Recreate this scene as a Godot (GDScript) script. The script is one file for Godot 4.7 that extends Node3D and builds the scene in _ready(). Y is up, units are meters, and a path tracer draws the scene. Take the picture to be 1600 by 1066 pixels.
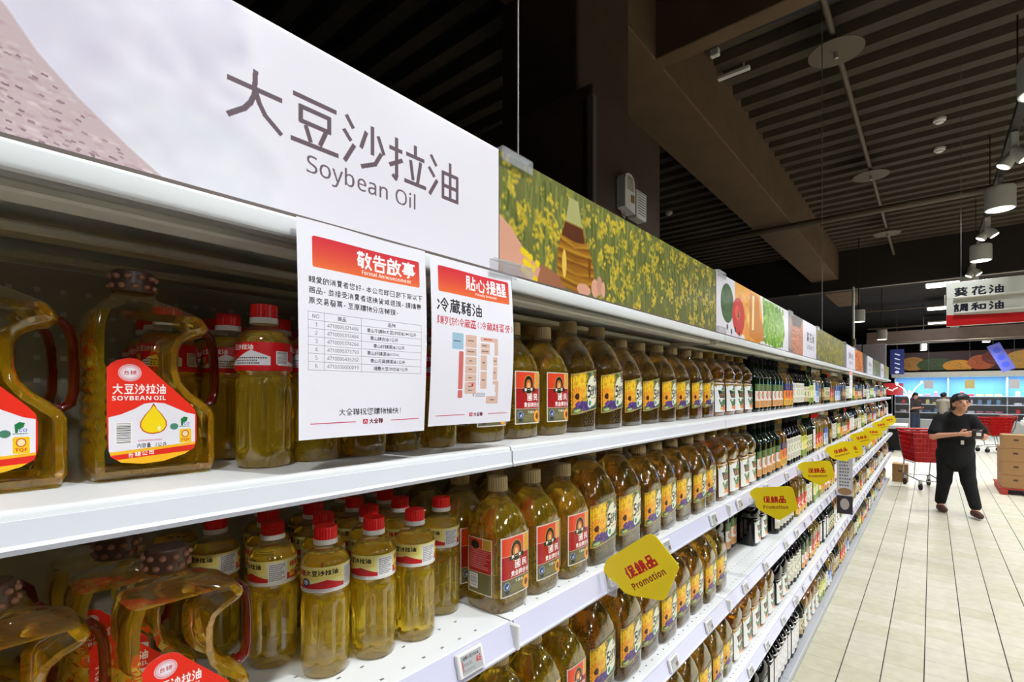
extends Node3D
# A supermarket cooking-oil aisle. Camera stands at x = 0, z = 0; the aisle runs towards -z, the shelves stand on the left (negative x).

const CAM_Y := 1.717
const FOCAL := 777.0
const YAW := 0.7011

const SHELF_X := -0.575      # front edge of the shelves
const BACK_X := -1.03        # back panel of the shelves
const BAY0 := -0.52          # distance along the aisle at which the first bay starts
const BAY := 1.2
const BAYS := 10
const LEVELS := [1.619, 1.307, 0.965, 0.605]
const BASE_Y := 0.13
const CANOPY_Y := 1.925
const CEIL_Y := 4.72
const LAMP_X := 0.51
const LAMP_Y := 3.5

var used := {}
var mats := {}
var glyphs := {}
var text_cache := {}
var rng := RandomNumberGenerator.new()
var font_regular: SystemFont
var font_bold: SystemFont


func _ready() -> void:
	rng.seed = 7
	camera_and_light()
	font_regular = SystemFont.new()
	font_regular.font_names = PackedStringArray(["Droid Sans"])
	font_bold = SystemFont.new()
	font_bold.font_names = PackedStringArray(["Droid Sans"])
	font_bold.font_weight = 700
	make_materials()
	make_glyphs()
	build_shell()
	build_gondola()
	build_posters()
	build_lamps()
	build_products()
	build_notices()
	build_ceiling_things()
	build_person_and_carts()
	build_background()


func camera_and_light() -> void:
	var cam := Camera3D.new()
	cam.name = "camera"
	cam.projection = Camera3D.PROJECTION_FRUSTUM
	cam.near = 0.05
	cam.far = 120.0
	cam.keep_aspect = Camera3D.KEEP_HEIGHT
	cam.size = 1066.0 / FOCAL * cam.near
	cam.frustum_offset = Vector2(0, 79.0 / FOCAL * cam.near)
	cam.position = Vector3(0, CAM_Y, 0)
	cam.rotation.y = YAW
	add_child(cam)
	cam.current = true
	var we := WorldEnvironment.new()
	we.name = "environment"
	var e := Environment.new()
	e.background_mode = Environment.BG_COLOR
	e.background_color = Color(0.0, 0.0, 0.0)
	e.tonemap_mode = Environment.TONE_MAPPER_LINEAR
	e.tonemap_exposure = 1.0
	e.sdfgi_enabled = true
	e.ssao_enabled = true
	e.ssil_enabled = true
	we.environment = e
	add_child(we)


# ---------------------------------------------------------------- naming and tags

func numbered(called: String) -> String:
	if not used.has(called):
		used[called] = 0
		return called
	used[called] += 1
	return "%s_%03d" % [called, used[called]]


func tag(o: Node, label: String, category: String, group := "") -> void:
	o.set_meta("label", label)
	o.set_meta("category", category)
	if group != "":
		o.set_meta("group", group)


func thing(called: String, label: String, category: String, at := Vector3.ZERO, turn := 0.0, group := "") -> Node3D:
	var o := Node3D.new()
	o.name = numbered(called)
	add_child(o)
	o.position = at
	o.rotation.y = turn
	tag(o, label, category, group)
	return o


func part(called: String, mesh: Mesh, m: Material, parent: Node, at := Vector3.ZERO) -> MeshInstance3D:
	var o := MeshInstance3D.new()
	o.name = called
	o.mesh = mesh
	o.material_override = m
	o.position = at
	parent.add_child(o, true)
	return o


func single(called: String, mesh: Mesh, m: Material, label: String, category: String, at := Vector3.ZERO, turn := 0.0, group := "") -> MeshInstance3D:
	var o := MeshInstance3D.new()
	o.name = numbered(called)
	o.mesh = mesh
	o.material_override = m
	add_child(o)
	o.position = at
	o.rotation.y = turn
	tag(o, label, category, group)
	return o


func structure(called: String, mesh: Mesh, m: Material, at := Vector3.ZERO) -> MeshInstance3D:
	var o := MeshInstance3D.new()
	o.name = numbered(called)
	o.mesh = mesh
	o.material_override = m
	add_child(o)
	o.position = at
	o.set_meta("kind", "structure")
	return o


func copy_of(proto: Node3D, at: Vector3, turn: float, label: String, group: String) -> Node3D:
	var base := str(proto.get_meta("base"))
	var o: Node3D = proto.duplicate()
	o.name = numbered(base)
	add_child(o)
	o.position = at
	o.rotation.y = turn
	o.set_meta("label", label)
	o.set_meta("group", group)
	return o


# ---------------------------------------------------------------- mesh building

class Soup:
	# Triangles, counter-clockwise seen from outside.
	var v := PackedVector3Array()
	var t := PackedVector2Array()

	func tri(a: Vector3, b: Vector3, c: Vector3, ua := Vector2.ZERO, ub := Vector2.ZERO, uc := Vector2.ZERO) -> void:
		v.append(a); v.append(b); v.append(c)
		t.append(ua); t.append(ub); t.append(uc)

	func quad(a: Vector3, b: Vector3, c: Vector3, d: Vector3, ua := Vector2(0, 1), ub := Vector2(1, 1), uc := Vector2(1, 0), ud := Vector2(0, 0)) -> void:
		tri(a, b, c, ua, ub, uc)
		tri(a, c, d, ua, uc, ud)

	func box(c: Vector3, s: Vector3) -> void:
		var h := s * 0.5
		var p := []
		for k in 8:
			p.append(c + Vector3(h.x if k & 1 else -h.x, h.y if k & 2 else -h.y, h.z if k & 4 else -h.z))
		quad(p[4], p[5], p[7], p[6])
		quad(p[1], p[0], p[2], p[3])
		quad(p[5], p[1], p[3], p[7])
		quad(p[0], p[4], p[6], p[2])
		quad(p[6], p[7], p[3], p[2])
		quad(p[0], p[1], p[5], p[4])

	func chamfered(c: Vector3, s: Vector3, b: float) -> void:
		# a box with its twelve edges cut
		var h := s * 0.5
		var ax := [Vector3(1, 0, 0), Vector3(0, 1, 0), Vector3(0, 0, 1)]
		var hh := [h.x, h.y, h.z]
		for k in 3:
			var i := (k + 1) % 3
			var j := (k + 2) % 3
			for sg in [-1.0, 1.0]:
				var n: Vector3 = ax[k] * sg * hh[k]
				var u: Vector3 = ax[i] * (hh[i] - b)
				var w: Vector3 = ax[j] * (hh[j] - b)
				if sg > 0:
					quad(c + n - u - w, c + n + u - w, c + n + u + w, c + n - u + w)
				else:
					quad(c + n - u + w, c + n + u + w, c + n + u - w, c + n - u - w)
		for k in 3:
			var i := (k + 1) % 3
			var j := (k + 2) % 3
			for si in [-1.0, 1.0]:
				for sj in [-1.0, 1.0]:
					var e: Vector3 = ax[k] * (hh[k] - b)
					var p1: Vector3 = ax[i] * si * hh[i] + ax[j] * sj * (hh[j] - b)
					var p2: Vector3 = ax[i] * si * (hh[i] - b) + ax[j] * sj * hh[j]
					var q := [c + p1 - e, c + p2 - e, c + p2 + e, c + p1 + e]
					out_quad(q, ax[i] * si + ax[j] * sj)
		for sx in [-1.0, 1.0]:
			for sy in [-1.0, 1.0]:
				for sz in [-1.0, 1.0]:
					var a := c + Vector3(sx * h.x, sy * (h.y - b), sz * (h.z - b))
					var d := c + Vector3(sx * (h.x - b), sy * h.y, sz * (h.z - b))
					var f := c + Vector3(sx * (h.x - b), sy * (h.y - b), sz * h.z)
					if (d - a).cross(f - a).dot(Vector3(sx, sy, sz)) > 0:
						tri(a, d, f)
					else:
						tri(a, f, d)

	func out_quad(q: Array, n: Vector3) -> void:
		if (q[1] - q[0]).cross(q[2] - q[0]).dot(n) > 0:
			quad(q[0], q[1], q[2], q[3])
		else:
			quad(q[3], q[2], q[1], q[0])

	func extrude(poly: PackedVector2Array, origin: Vector3, ux: Vector3, uy: Vector3, depth: Vector3) -> void:
		# poly in the plane of ux, uy; grows along depth
		var p := poly
		if Geometry2D.is_polygon_clockwise(p):
			p = p.duplicate()
			p.reverse()
		var flip := ux.cross(uy).dot(depth) < 0.0
		var idx := Geometry2D.triangulate_polygon(p)
		var lo := Rect2(p[0], Vector2.ZERO)
		for q in p:
			lo = lo.expand(q)
		for k in range(0, idx.size(), 3):
			var a2 := p[idx[k]]
			var b2 := p[idx[k + 1]]
			var c2 := p[idx[k + 2]]
			if (b2 - a2).cross(c2 - a2) < 0:
				var sw := b2
				b2 = c2
				c2 = sw
			var a := origin + ux * a2.x + uy * a2.y
			var b := origin + ux * b2.x + uy * b2.y
			var c := origin + ux * c2.x + uy * c2.y
			var ua := _uv(a2, lo)
			var ub := _uv(b2, lo)
			var uc := _uv(c2, lo)
			if flip:
				tri(a, b, c, ua, ub, uc)
				tri(a + depth, c + depth, b + depth, ua, uc, ub)
			else:
				tri(a, c, b, ua, uc, ub)
				tri(a + depth, b + depth, c + depth, ua, ub, uc)
		for k in p.size():
			var a2 := p[k]
			var b2 := p[(k + 1) % p.size()]
			var a := origin + ux * a2.x + uy * a2.y
			var b := origin + ux * b2.x + uy * b2.y
			if flip:
				quad(b, a, a + depth, b + depth)
			else:
				quad(a, b, b + depth, a + depth)

	func _uv(q: Vector2, r: Rect2) -> Vector2:
		return Vector2((q.x - r.position.x) / maxf(r.size.x, 1e-6), 1.0 - (q.y - r.position.y) / maxf(r.size.y, 1e-6))

	func tube(pts: Array, radii: Array, segs := 10, closed_ends := true, flat := 1.0) -> void:
		var rings := []
		var side := Vector3.ZERO
		for k in pts.size():
			var d: Vector3 = (pts[mini(k + 1, pts.size() - 1)] - pts[maxi(k - 1, 0)]).normalized()
			if side == Vector3.ZERO:
				side = d.cross(Vector3.UP if absf(d.y) < 0.9 else Vector3.RIGHT).normalized()
			else:
				side = (side - d * side.dot(d)).normalized()
			var up := d.cross(side)
			var ring := []
			var r: float = radii[mini(k, radii.size() - 1)]
			for s in segs:
				var a := TAU * s / segs
				ring.append(pts[k] + side * cos(a) * r + up * sin(a) * r * flat)
			rings.append(ring)
		for k in pts.size() - 1:
			for s in segs:
				var s2 := (s + 1) % segs
				quad(rings[k][s], rings[k][s2], rings[k + 1][s2], rings[k + 1][s])
		if closed_ends:
			for s in segs:
				var s2 := (s + 1) % segs
				tri(pts[0], rings[0][s2], rings[0][s])
				tri(pts[-1], rings[-1][s], rings[-1][s2])

	func loft(sections: Array, segs: int, close_top := true, close_bottom := true, at := Vector3.ZERO) -> void:
		# sections: [y, half x, half z, exponent, flute depth, flute count]
		var rings := []
		for s in sections:
			var ring := []
			var n: float = s[3] if s.size() > 3 else 2.0
			for k in segs:
				var a := TAU * k / segs
				var c := cos(a)
				var d := sin(a)
				var m := pow(pow(absf(c), n) + pow(absf(d), n), -1.0 / n)
				if s.size() > 4 and s[4] > 0.0:
					m *= 1.0 - s[4] * pow(maxf(0.0, cos(a * s[5])), 2.0)
				ring.append(at + Vector3(s[1] * c * m, s[0], s[2] * d * m))
			rings.append(ring)
		for r in rings.size() - 1:
			for k in segs:
				var k2 := (k + 1) % segs
				quad(rings[r][k2], rings[r][k], rings[r + 1][k], rings[r + 1][k2])
		if close_bottom:
			var c0: Vector3 = at + Vector3(0, sections[0][0], 0)
			for k in segs:
				tri(c0, rings[0][k], rings[0][(k + 1) % segs])
		if close_top:
			var c1: Vector3 = at + Vector3(0, sections[-1][0], 0)
			for k in segs:
				tri(c1, rings[-1][(k + 1) % segs], rings[-1][k])

	func mesh(angle := 38.0) -> ArrayMesh:
		var n := PackedVector3Array()
		var faces := PackedVector3Array()
		var near := {}
		var cnt := v.size() / 3
		for f in cnt:
			var fn := (v[f * 3 + 1] - v[f * 3]).cross(v[f * 3 + 2] - v[f * 3])
			faces.append(fn)
			for k in 3:
				var key := Vector3i((v[f * 3 + k] * 20000.0).round())
				if not near.has(key):
					near[key] = PackedInt32Array()
				near[key].append(f)
		var lim := cos(deg_to_rad(angle))
		var pos := PackedVector3Array()
		var uv := PackedVector2Array()
		for f in cnt:
			var fu := faces[f].normalized()
			for k in [0, 2, 1]:
				var p := v[f * 3 + k]
				var acc := Vector3.ZERO
				for g in near[Vector3i((p * 20000.0).round())]:
					if faces[g].normalized().dot(fu) > lim:
						acc += faces[g]
				pos.append(p)
				uv.append(t[f * 3 + k])
				n.append(acc.normalized() if acc.length_squared() > 1e-24 else Vector3.UP)
		var arr := []
		arr.resize(Mesh.ARRAY_MAX)
		arr[Mesh.ARRAY_VERTEX] = pos
		arr[Mesh.ARRAY_NORMAL] = n
		arr[Mesh.ARRAY_TEX_UV] = uv
		var am := ArrayMesh.new()
		am.add_surface_from_arrays(Mesh.PRIMITIVE_TRIANGLES, arr)
		return am


func box_mesh(s: Vector3, b := 0.0, c := Vector3.ZERO) -> ArrayMesh:
	var q := Soup.new()
	if b > 0.0:
		q.chamfered(c, s, b)
	else:
		q.box(c, s)
	return q.mesh(20.0)


func tube_mesh(pts: Array, r: float, segs := 10) -> ArrayMesh:
	var q := Soup.new()
	q.tube(pts, [r], segs)
	return q.mesh(50.0)


func lathe_mesh(profile: Array, segs := 24) -> ArrayMesh:
	var s := []
	for p in profile:
		s.append([p[1], p[0], p[0], 2.0])
	var q := Soup.new()
	q.loft(s, segs)
	return q.mesh(40.0)


# ---------------------------------------------------------------- materials

func flat_mat(key: String, c: Color, rough := 0.6, metal := 0.0) -> StandardMaterial3D:
	var m := StandardMaterial3D.new()
	m.resource_name = key
	m.albedo_color = c
	m.roughness = rough
	m.metallic = metal
	mats[key] = m
	return m


func tex_mat(key: String, img: Image, rough := 0.5, tint := Color.WHITE) -> StandardMaterial3D:
	var m := flat_mat(key, tint, rough)
	m.albedo_texture = ImageTexture.create_from_image(img)
	return m


func liquid_mat(key: String, c: Color, solid_share := 0.05, scale := 0.046, rough := 0.02) -> StandardMaterial3D:
	var m := flat_mat(key, Color(c.r, c.g, c.b, solid_share), rough)  # in the clear oils this solid colour stands in for light glowing through
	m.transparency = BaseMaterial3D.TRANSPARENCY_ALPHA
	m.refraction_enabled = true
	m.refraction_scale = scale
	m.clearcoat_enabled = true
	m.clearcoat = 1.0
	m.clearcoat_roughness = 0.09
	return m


func pane_mat(key: String, c: Color, alpha: float, rough := 0.05) -> StandardMaterial3D:
	var m := flat_mat(key, Color(c.r, c.g, c.b, alpha), rough)
	m.transparency = BaseMaterial3D.TRANSPARENCY_ALPHA
	return m


func noise_tex(freq: float, lo: Color, hi: Color, size := 256, sd := 1, octaves := 4) -> NoiseTexture2D:
	var n := FastNoiseLite.new()
	n.seed = sd
	n.frequency = freq
	n.fractal_octaves = octaves
	var t := NoiseTexture2D.new()
	t.width = size
	t.height = size
	t.seamless = true
	t.noise = n
	var g := Gradient.new()
	g.set_color(0, lo)
	g.set_color(1, hi)
	t.color_ramp = g
	return t


func world_noise(m: StandardMaterial3D, tex: Texture2D, scale: float) -> void:
	m.albedo_texture = tex
	m.uv1_triplanar = true
	m.uv1_world_triplanar = true
	m.uv1_scale = Vector3.ONE * scale


func emboss(key: String, depth: float, scale: float, diamonds: bool) -> void:
	# relief moulded into the plastic: small diamonds, or gentle waves
	var m: StandardMaterial3D = mats[key]
	m.heightmap_enabled = true
	m.heightmap_scale = depth
	m.uv1_triplanar = true
	m.uv1_scale = Vector3.ONE * scale
	if diamonds:
		var im := Image.create(128, 128, false, Image.FORMAT_RGBA8)
		for y in 128:
			for x in 128:
				var a := absf(fposmod((x + y) / 64.0, 1.0) - 0.5) * 2.0
				var b := absf(fposmod((x - y) / 64.0, 1.0) - 0.5) * 2.0
				var h := minf(a, b)
				im.set_pixel(x, y, Color(h, h, h))
		m.heightmap_texture = ImageTexture.create_from_image(im)
	else:
		m.heightmap_texture = noise_tex(0.012, Color.BLACK, Color.WHITE, 256, 77, 2)


func make_materials() -> void:
	var m: StandardMaterial3D
	flat_mat("shelf_white", Color(0.87, 0.88, 0.87), 0.32)
	flat_mat("lip_white", Color(0.88, 0.89, 0.91), 0.16)
	flat_mat("rail", Color(0.80, 0.80, 0.87), 0.16)
	flat_mat("panel_beige", Color(0.82, 0.81, 0.74), 0.45)
	flat_mat("back_panel", Color(0.70, 0.69, 0.62), 0.55)
	flat_mat("upright", Color(0.78, 0.77, 0.72), 0.4)
	flat_mat("hole_light_pale", Color(0.85, 0.87, 0.86), 0.3)  # pale colour in place of light seen through the peg holes
	flat_mat("plinth", Color(0.66, 0.67, 0.68), 0.35)
	m = flat_mat("tile", Color.WHITE, 0.42)
	world_noise(m, noise_tex(0.03, Color(0.72, 0.70, 0.61), Color(0.78, 0.76, 0.67), 256, 3), 1.3)
	m = flat_mat("tile_warm", Color.WHITE, 0.42)
	world_noise(m, noise_tex(0.03, Color(0.70, 0.68, 0.58), Color(0.76, 0.74, 0.64), 256, 5), 1.3)
	m = flat_mat("tile_cool", Color.WHITE, 0.42)
	world_noise(m, noise_tex(0.03, Color(0.73, 0.71, 0.63), Color(0.79, 0.77, 0.69), 256, 9), 1.3)
	flat_mat("grout", Color(0.20, 0.18, 0.19), 0.9)
	m = flat_mat("ceiling_deck", Color.WHITE, 0.9)
	world_noise(m, noise_tex(0.02, Color(0.09, 0.07, 0.055), Color(0.13, 0.10, 0.08), 256, 4), 0.5)
	m = flat_mat("ceiling_rib", Color.WHITE, 0.85)
	world_noise(m, noise_tex(0.02, Color(0.24, 0.20, 0.155), Color(0.29, 0.245, 0.185), 256, 6), 0.5)
	m = flat_mat("beam_brown", Color.WHITE, 0.85)
	world_noise(m, noise_tex(0.02, Color(0.38, 0.29, 0.20), Color(0.43, 0.33, 0.23), 256, 8), 0.4)
	m = flat_mat("column_brown", Color.WHITE, 0.6)
	world_noise(m, noise_tex(0.015, Color(0.27, 0.21, 0.16), Color(0.32, 0.25, 0.19), 256, 12), 0.7)
	flat_mat("column_edge", Color(0.40, 0.36, 0.33), 0.35)
	flat_mat("wall_dark", Color(0.16, 0.13, 0.11), 0.9)
	flat_mat("pipe_brown", Color(0.36, 0.31, 0.24), 0.6)
	flat_mat("pipe_dark", Color(0.14, 0.11, 0.09), 0.7)
	flat_mat("cable", Color(0.62, 0.60, 0.58), 0.4, 0.6)
	flat_mat("black", Color(0.03, 0.03, 0.03), 0.5)
	flat_mat("fixture_white", Color(0.80, 0.79, 0.76), 0.4)
	flat_mat("white_plastic", Color(0.88, 0.87, 0.84), 0.4)
	flat_mat("clear_plastic", Color(0.80, 0.81, 0.82), 0.12)
	mats["clear_plastic"].albedo_color.a = 0.25
	mats["clear_plastic"].transparency = BaseMaterial3D.TRANSPARENCY_ALPHA
	m = flat_mat("lamp_glow", Color(1, 1, 1), 0.5)
	m.emission_enabled = true
	m.emission = Color(1.0, 0.97, 0.90)
	m.emission_energy_multiplier = 6.0
	# bottles
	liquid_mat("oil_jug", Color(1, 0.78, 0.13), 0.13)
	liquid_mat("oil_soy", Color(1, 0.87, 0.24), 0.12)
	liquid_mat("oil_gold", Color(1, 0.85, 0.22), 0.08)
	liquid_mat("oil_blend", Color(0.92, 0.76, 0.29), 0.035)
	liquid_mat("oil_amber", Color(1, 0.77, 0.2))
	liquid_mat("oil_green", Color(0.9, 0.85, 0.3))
	emboss("oil_blend", 0.035, 40.0, true)
	emboss("oil_gold", 0.10, 14.0, false)
	emboss("oil_jug", 0.08, 12.0, false)
	emboss("oil_amber", 0.04, 14.0, false)
	pane_mat("clear_shell", Color(0.80, 0.66, 0.40), 0.06)
	flat_mat("board_grey", Color(0.66, 0.62, 0.64), 0.6)
	flat_mat("glass_dark_green", Color(0.05, 0.10, 0.045), 0.06)
	flat_mat("glass_black", Color(0.03, 0.025, 0.025), 0.07)
	flat_mat("cap_red", Color(0.90, 0.08, 0.06), 0.35)
	flat_mat("cap_white", Color(0.88, 0.86, 0.82), 0.4)
	flat_mat("cap_beige", Color(0.70, 0.60, 0.40), 0.5)
	flat_mat("cap_brown", Color(0.30, 0.19, 0.13), 0.35)
	flat_mat("cap_stud", Color(0.55, 0.38, 0.28), 0.3)
	flat_mat("cap_black", Color(0.05, 0.05, 0.05), 0.35)
	flat_mat("cap_gold", Color(0.62, 0.50, 0.24), 0.35, 0.5)
	flat_mat("cap_green", Color(0.10, 0.30, 0.12), 0.35)
	liquid_mat("handle_red", Color(0.62, 0.05, 0.05), 0.35, 0.05, 0.08)
	mats["handle_red"].albedo_color = Color(0.50, 0.03, 0.04, 0.35)
	flat_mat("paper", Color(0.92, 0.91, 0.93), 0.75)
	flat_mat("promo_yellow", Color(0.93, 0.80, 0.05), 0.35)
	flat_mat("carton", Color(0.62, 0.47, 0.30), 0.85)
	flat_mat("carton_tape", Color(0.56, 0.43, 0.27), 0.5)
	flat_mat("pallet_red", Color(0.62, 0.20, 0.13), 0.7)
	flat_mat("cart_red", Color(0.70, 0.035, 0.05), 0.35)
	flat_mat("chrome", Color(0.70, 0.71, 0.72), 0.25, 0.9)
	flat_mat("rubber", Color(0.06, 0.06, 0.06), 0.7)
	flat_mat("skin", Color(0.80, 0.58, 0.46), 0.55)
	flat_mat("cloth_black", Color(0.012, 0.012, 0.015), 0.95)
	flat_mat("hair", Color(0.07, 0.045, 0.04), 0.5)
	flat_mat("shoe", Color(0.30, 0.17, 0.15), 0.7)
	flat_mat("jeans", Color(0.16, 0.20, 0.28), 0.85)
	flat_mat("cloth_grey", Color(0.22, 0.20, 0.20), 0.9)
	flat_mat("cloth_cream", Color(0.78, 0.74, 0.66), 0.9)
	flat_mat("brown_pack", Color(0.20, 0.15, 0.14), 0.25)


# ---------------------------------------------------------------- print: letters and pictures on labels and posters

func canvas(w: int, h: int, c: Color) -> Image:
	var im := Image.create(w, h, false, Image.FORMAT_RGBA8)
	im.fill(c)
	return im


func fill_poly(im: Image, p: PackedVector2Array, c: Color) -> void:
	var lo := 1e9
	var hi := -1e9
	for q in p:
		lo = minf(lo, q.y)
		hi = maxf(hi, q.y)
	var n := p.size()
	for y in range(maxi(0, int(floor(lo))), mini(im.get_height() - 1, int(ceil(hi))) + 1):
		var yc := y + 0.5
		var xs := []
		for k in n:
			var a := p[k]
			var b := p[(k + 1) % n]
			if (a.y <= yc) != (b.y <= yc):
				xs.append(a.x + (yc - a.y) / (b.y - a.y) * (b.x - a.x))
		xs.sort()
		for k in range(0, xs.size() - 1, 2):
			var x0 := int(round(xs[k]))
			var x1 := int(round(xs[k + 1]))
			if x1 > x0:
				im.fill_rect(Rect2i(x0, y, x1 - x0, 1), c)


func fill_ellipse(im: Image, cx: float, cy: float, rx: float, ry: float, c: Color) -> void:
	for y in range(maxi(0, int(cy - ry)), mini(im.get_height() - 1, int(cy + ry)) + 1):
		var d := (y + 0.5 - cy) / ry
		if absf(d) < 1.0:
			var w := rx * sqrt(1.0 - d * d)
			im.fill_rect(Rect2i(int(round(cx - w)), y, maxi(1, int(round(2.0 * w))), 1), c)


func stroke(im: Image, a: Vector2, b: Vector2, w: float, c: Color) -> void:
	var d := (b - a).normalized() * w * 0.5
	var n := Vector2(-d.y, d.x)
	a -= d * 0.7
	b += d * 0.7
	fill_poly(im, PackedVector2Array([a + n, b + n, b - n, a - n]), c)


func fill_round(im: Image, r: Rect2, rad: float, c: Color) -> void:
	im.fill_rect(Rect2i(int(r.position.x), int(r.position.y + rad), int(r.size.x), int(r.size.y - 2 * rad)), c)
	im.fill_rect(Rect2i(int(r.position.x + rad), int(r.position.y), int(r.size.x - 2 * rad), int(r.size.y)), c)
	for k in 4:
		fill_ellipse(im, r.position.x + (rad if k % 2 == 0 else r.size.x - rad), r.position.y + (rad if k < 2 else r.size.y - rad), rad, rad, c)


func soften(im: Image, by: int) -> void:
	var w := im.get_width()
	var h := im.get_height()
	im.resize(maxi(1, w / by), maxi(1, h / by), Image.INTERPOLATE_LANCZOS)
	im.resize(w, h, Image.INTERPOLATE_CUBIC)


func glyph(im: Image, ch: String, x: float, y: float, sx: float, sy: float, w: float, c: Color, lean := 0.0) -> void:
	for s in glyphs[ch]:
		for k in range(0, s.size() - 2, 2):
			var a := Vector2(x + s[k] * sx * 0.01, y + s[k + 1] * sy * 0.01)
			var b := Vector2(x + s[k + 2] * sx * 0.01, y + s[k + 3] * sy * 0.01)
			a.y += (a.x - x) * lean
			b.y += (b.x - x) * lean
			stroke(im, a, b, w, c)


func latin_tris(s: String, bold: bool) -> Array:
	var key := s + ("!b" if bold else "!r")
	if not text_cache.has(key):
		var tm := TextMesh.new()
		tm.font = font_bold if bold else font_regular
		tm.text = s
		tm.font_size = 64
		tm.pixel_size = 1.0
		tm.depth = 0.0
		tm.curve_step = 2.0
		var arr := tm.surface_get_arrays(0)
		var pos: PackedVector3Array = arr[Mesh.ARRAY_VERTEX]
		var idx: PackedInt32Array = arr[Mesh.ARRAY_INDEX] if arr[Mesh.ARRAY_INDEX] != null else PackedInt32Array(range(pos.size()))
		var out := []
		var r := Rect2(Vector2(pos[0].x, -pos[0].y), Vector2.ZERO)
		for k in range(0, idx.size(), 3):
			var t := PackedVector2Array()
			for j in 3:
				var q := Vector2(pos[idx[k + j]].x, -pos[idx[k + j]].y)
				t.append(q)
				r = r.expand(q)
			out.append(t)
		text_cache[key] = [out, r]
	return text_cache[key]


func latin(im: Image, s: String, box: Rect2, c: Color, bold := false, keep := true) -> void:
	# fits the string into the box (keep: its own proportions, left and centre)
	var got: Array = latin_tris(s, bold)
	var r: Rect2 = got[1]
	var kx := box.size.x / r.size.x
	var ky := box.size.y / r.size.y
	if keep:
		kx = minf(kx, ky)
		ky = kx
	var o := box.position + (box.size - Vector2(r.size.x * kx, r.size.y * ky)) * Vector2(0.5, 0.5)
	for t in got[0]:
		var p := PackedVector2Array()
		for q in t:
			p.append(o + Vector2((q.x - r.position.x) * kx, (q.y - r.position.y) * ky))
		fill_poly(im, p, c)


func line_of(im: Image, s: String, x: float, y: float, size: float, pitch: float, w: float, c: Color, bold := false) -> float:
	for ch in s:
		if glyphs.has(ch):
			glyph(im, ch, x, y, size, size, w, c)
			x += pitch
		elif ch == "，" or ch == "。":
			fill_ellipse(im, x + size * 0.25, y + size * 0.6, w * 0.9, w * 0.9, c)
			x += pitch * 0.75
		elif ch == " ":
			x += pitch * 0.4
		else:
			latin(im, ch, Rect2(x + size * 0.02, y + size * 0.12, size * 0.5, size * 0.76), c, bold)
			x += pitch * 0.58
	return x


func put(name_of: String, pieces: Array) -> void:
	# a character: plain strokes, or [component, x0, y0, x1, y1]
	var out := []
	for p in pieces:
		if p[0] is String:
			for s in glyphs[p[0]]:
				var t := []
				for k in range(0, s.size(), 2):
					t.append(p[1] + s[k] * 0.01 * (p[3] - p[1]))
					t.append(p[2] + s[k + 1] * 0.01 * (p[4] - p[2]))
				out.append(t)
		else:
			out.append(p)
	glyphs[name_of] = out


func beside(name_of: String, left: String, right: String, split := 40.0) -> void:
	put(name_of, [[left, 0, 2, split - 3, 98], [right, split + 2, 2, 100, 98]])


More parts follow.
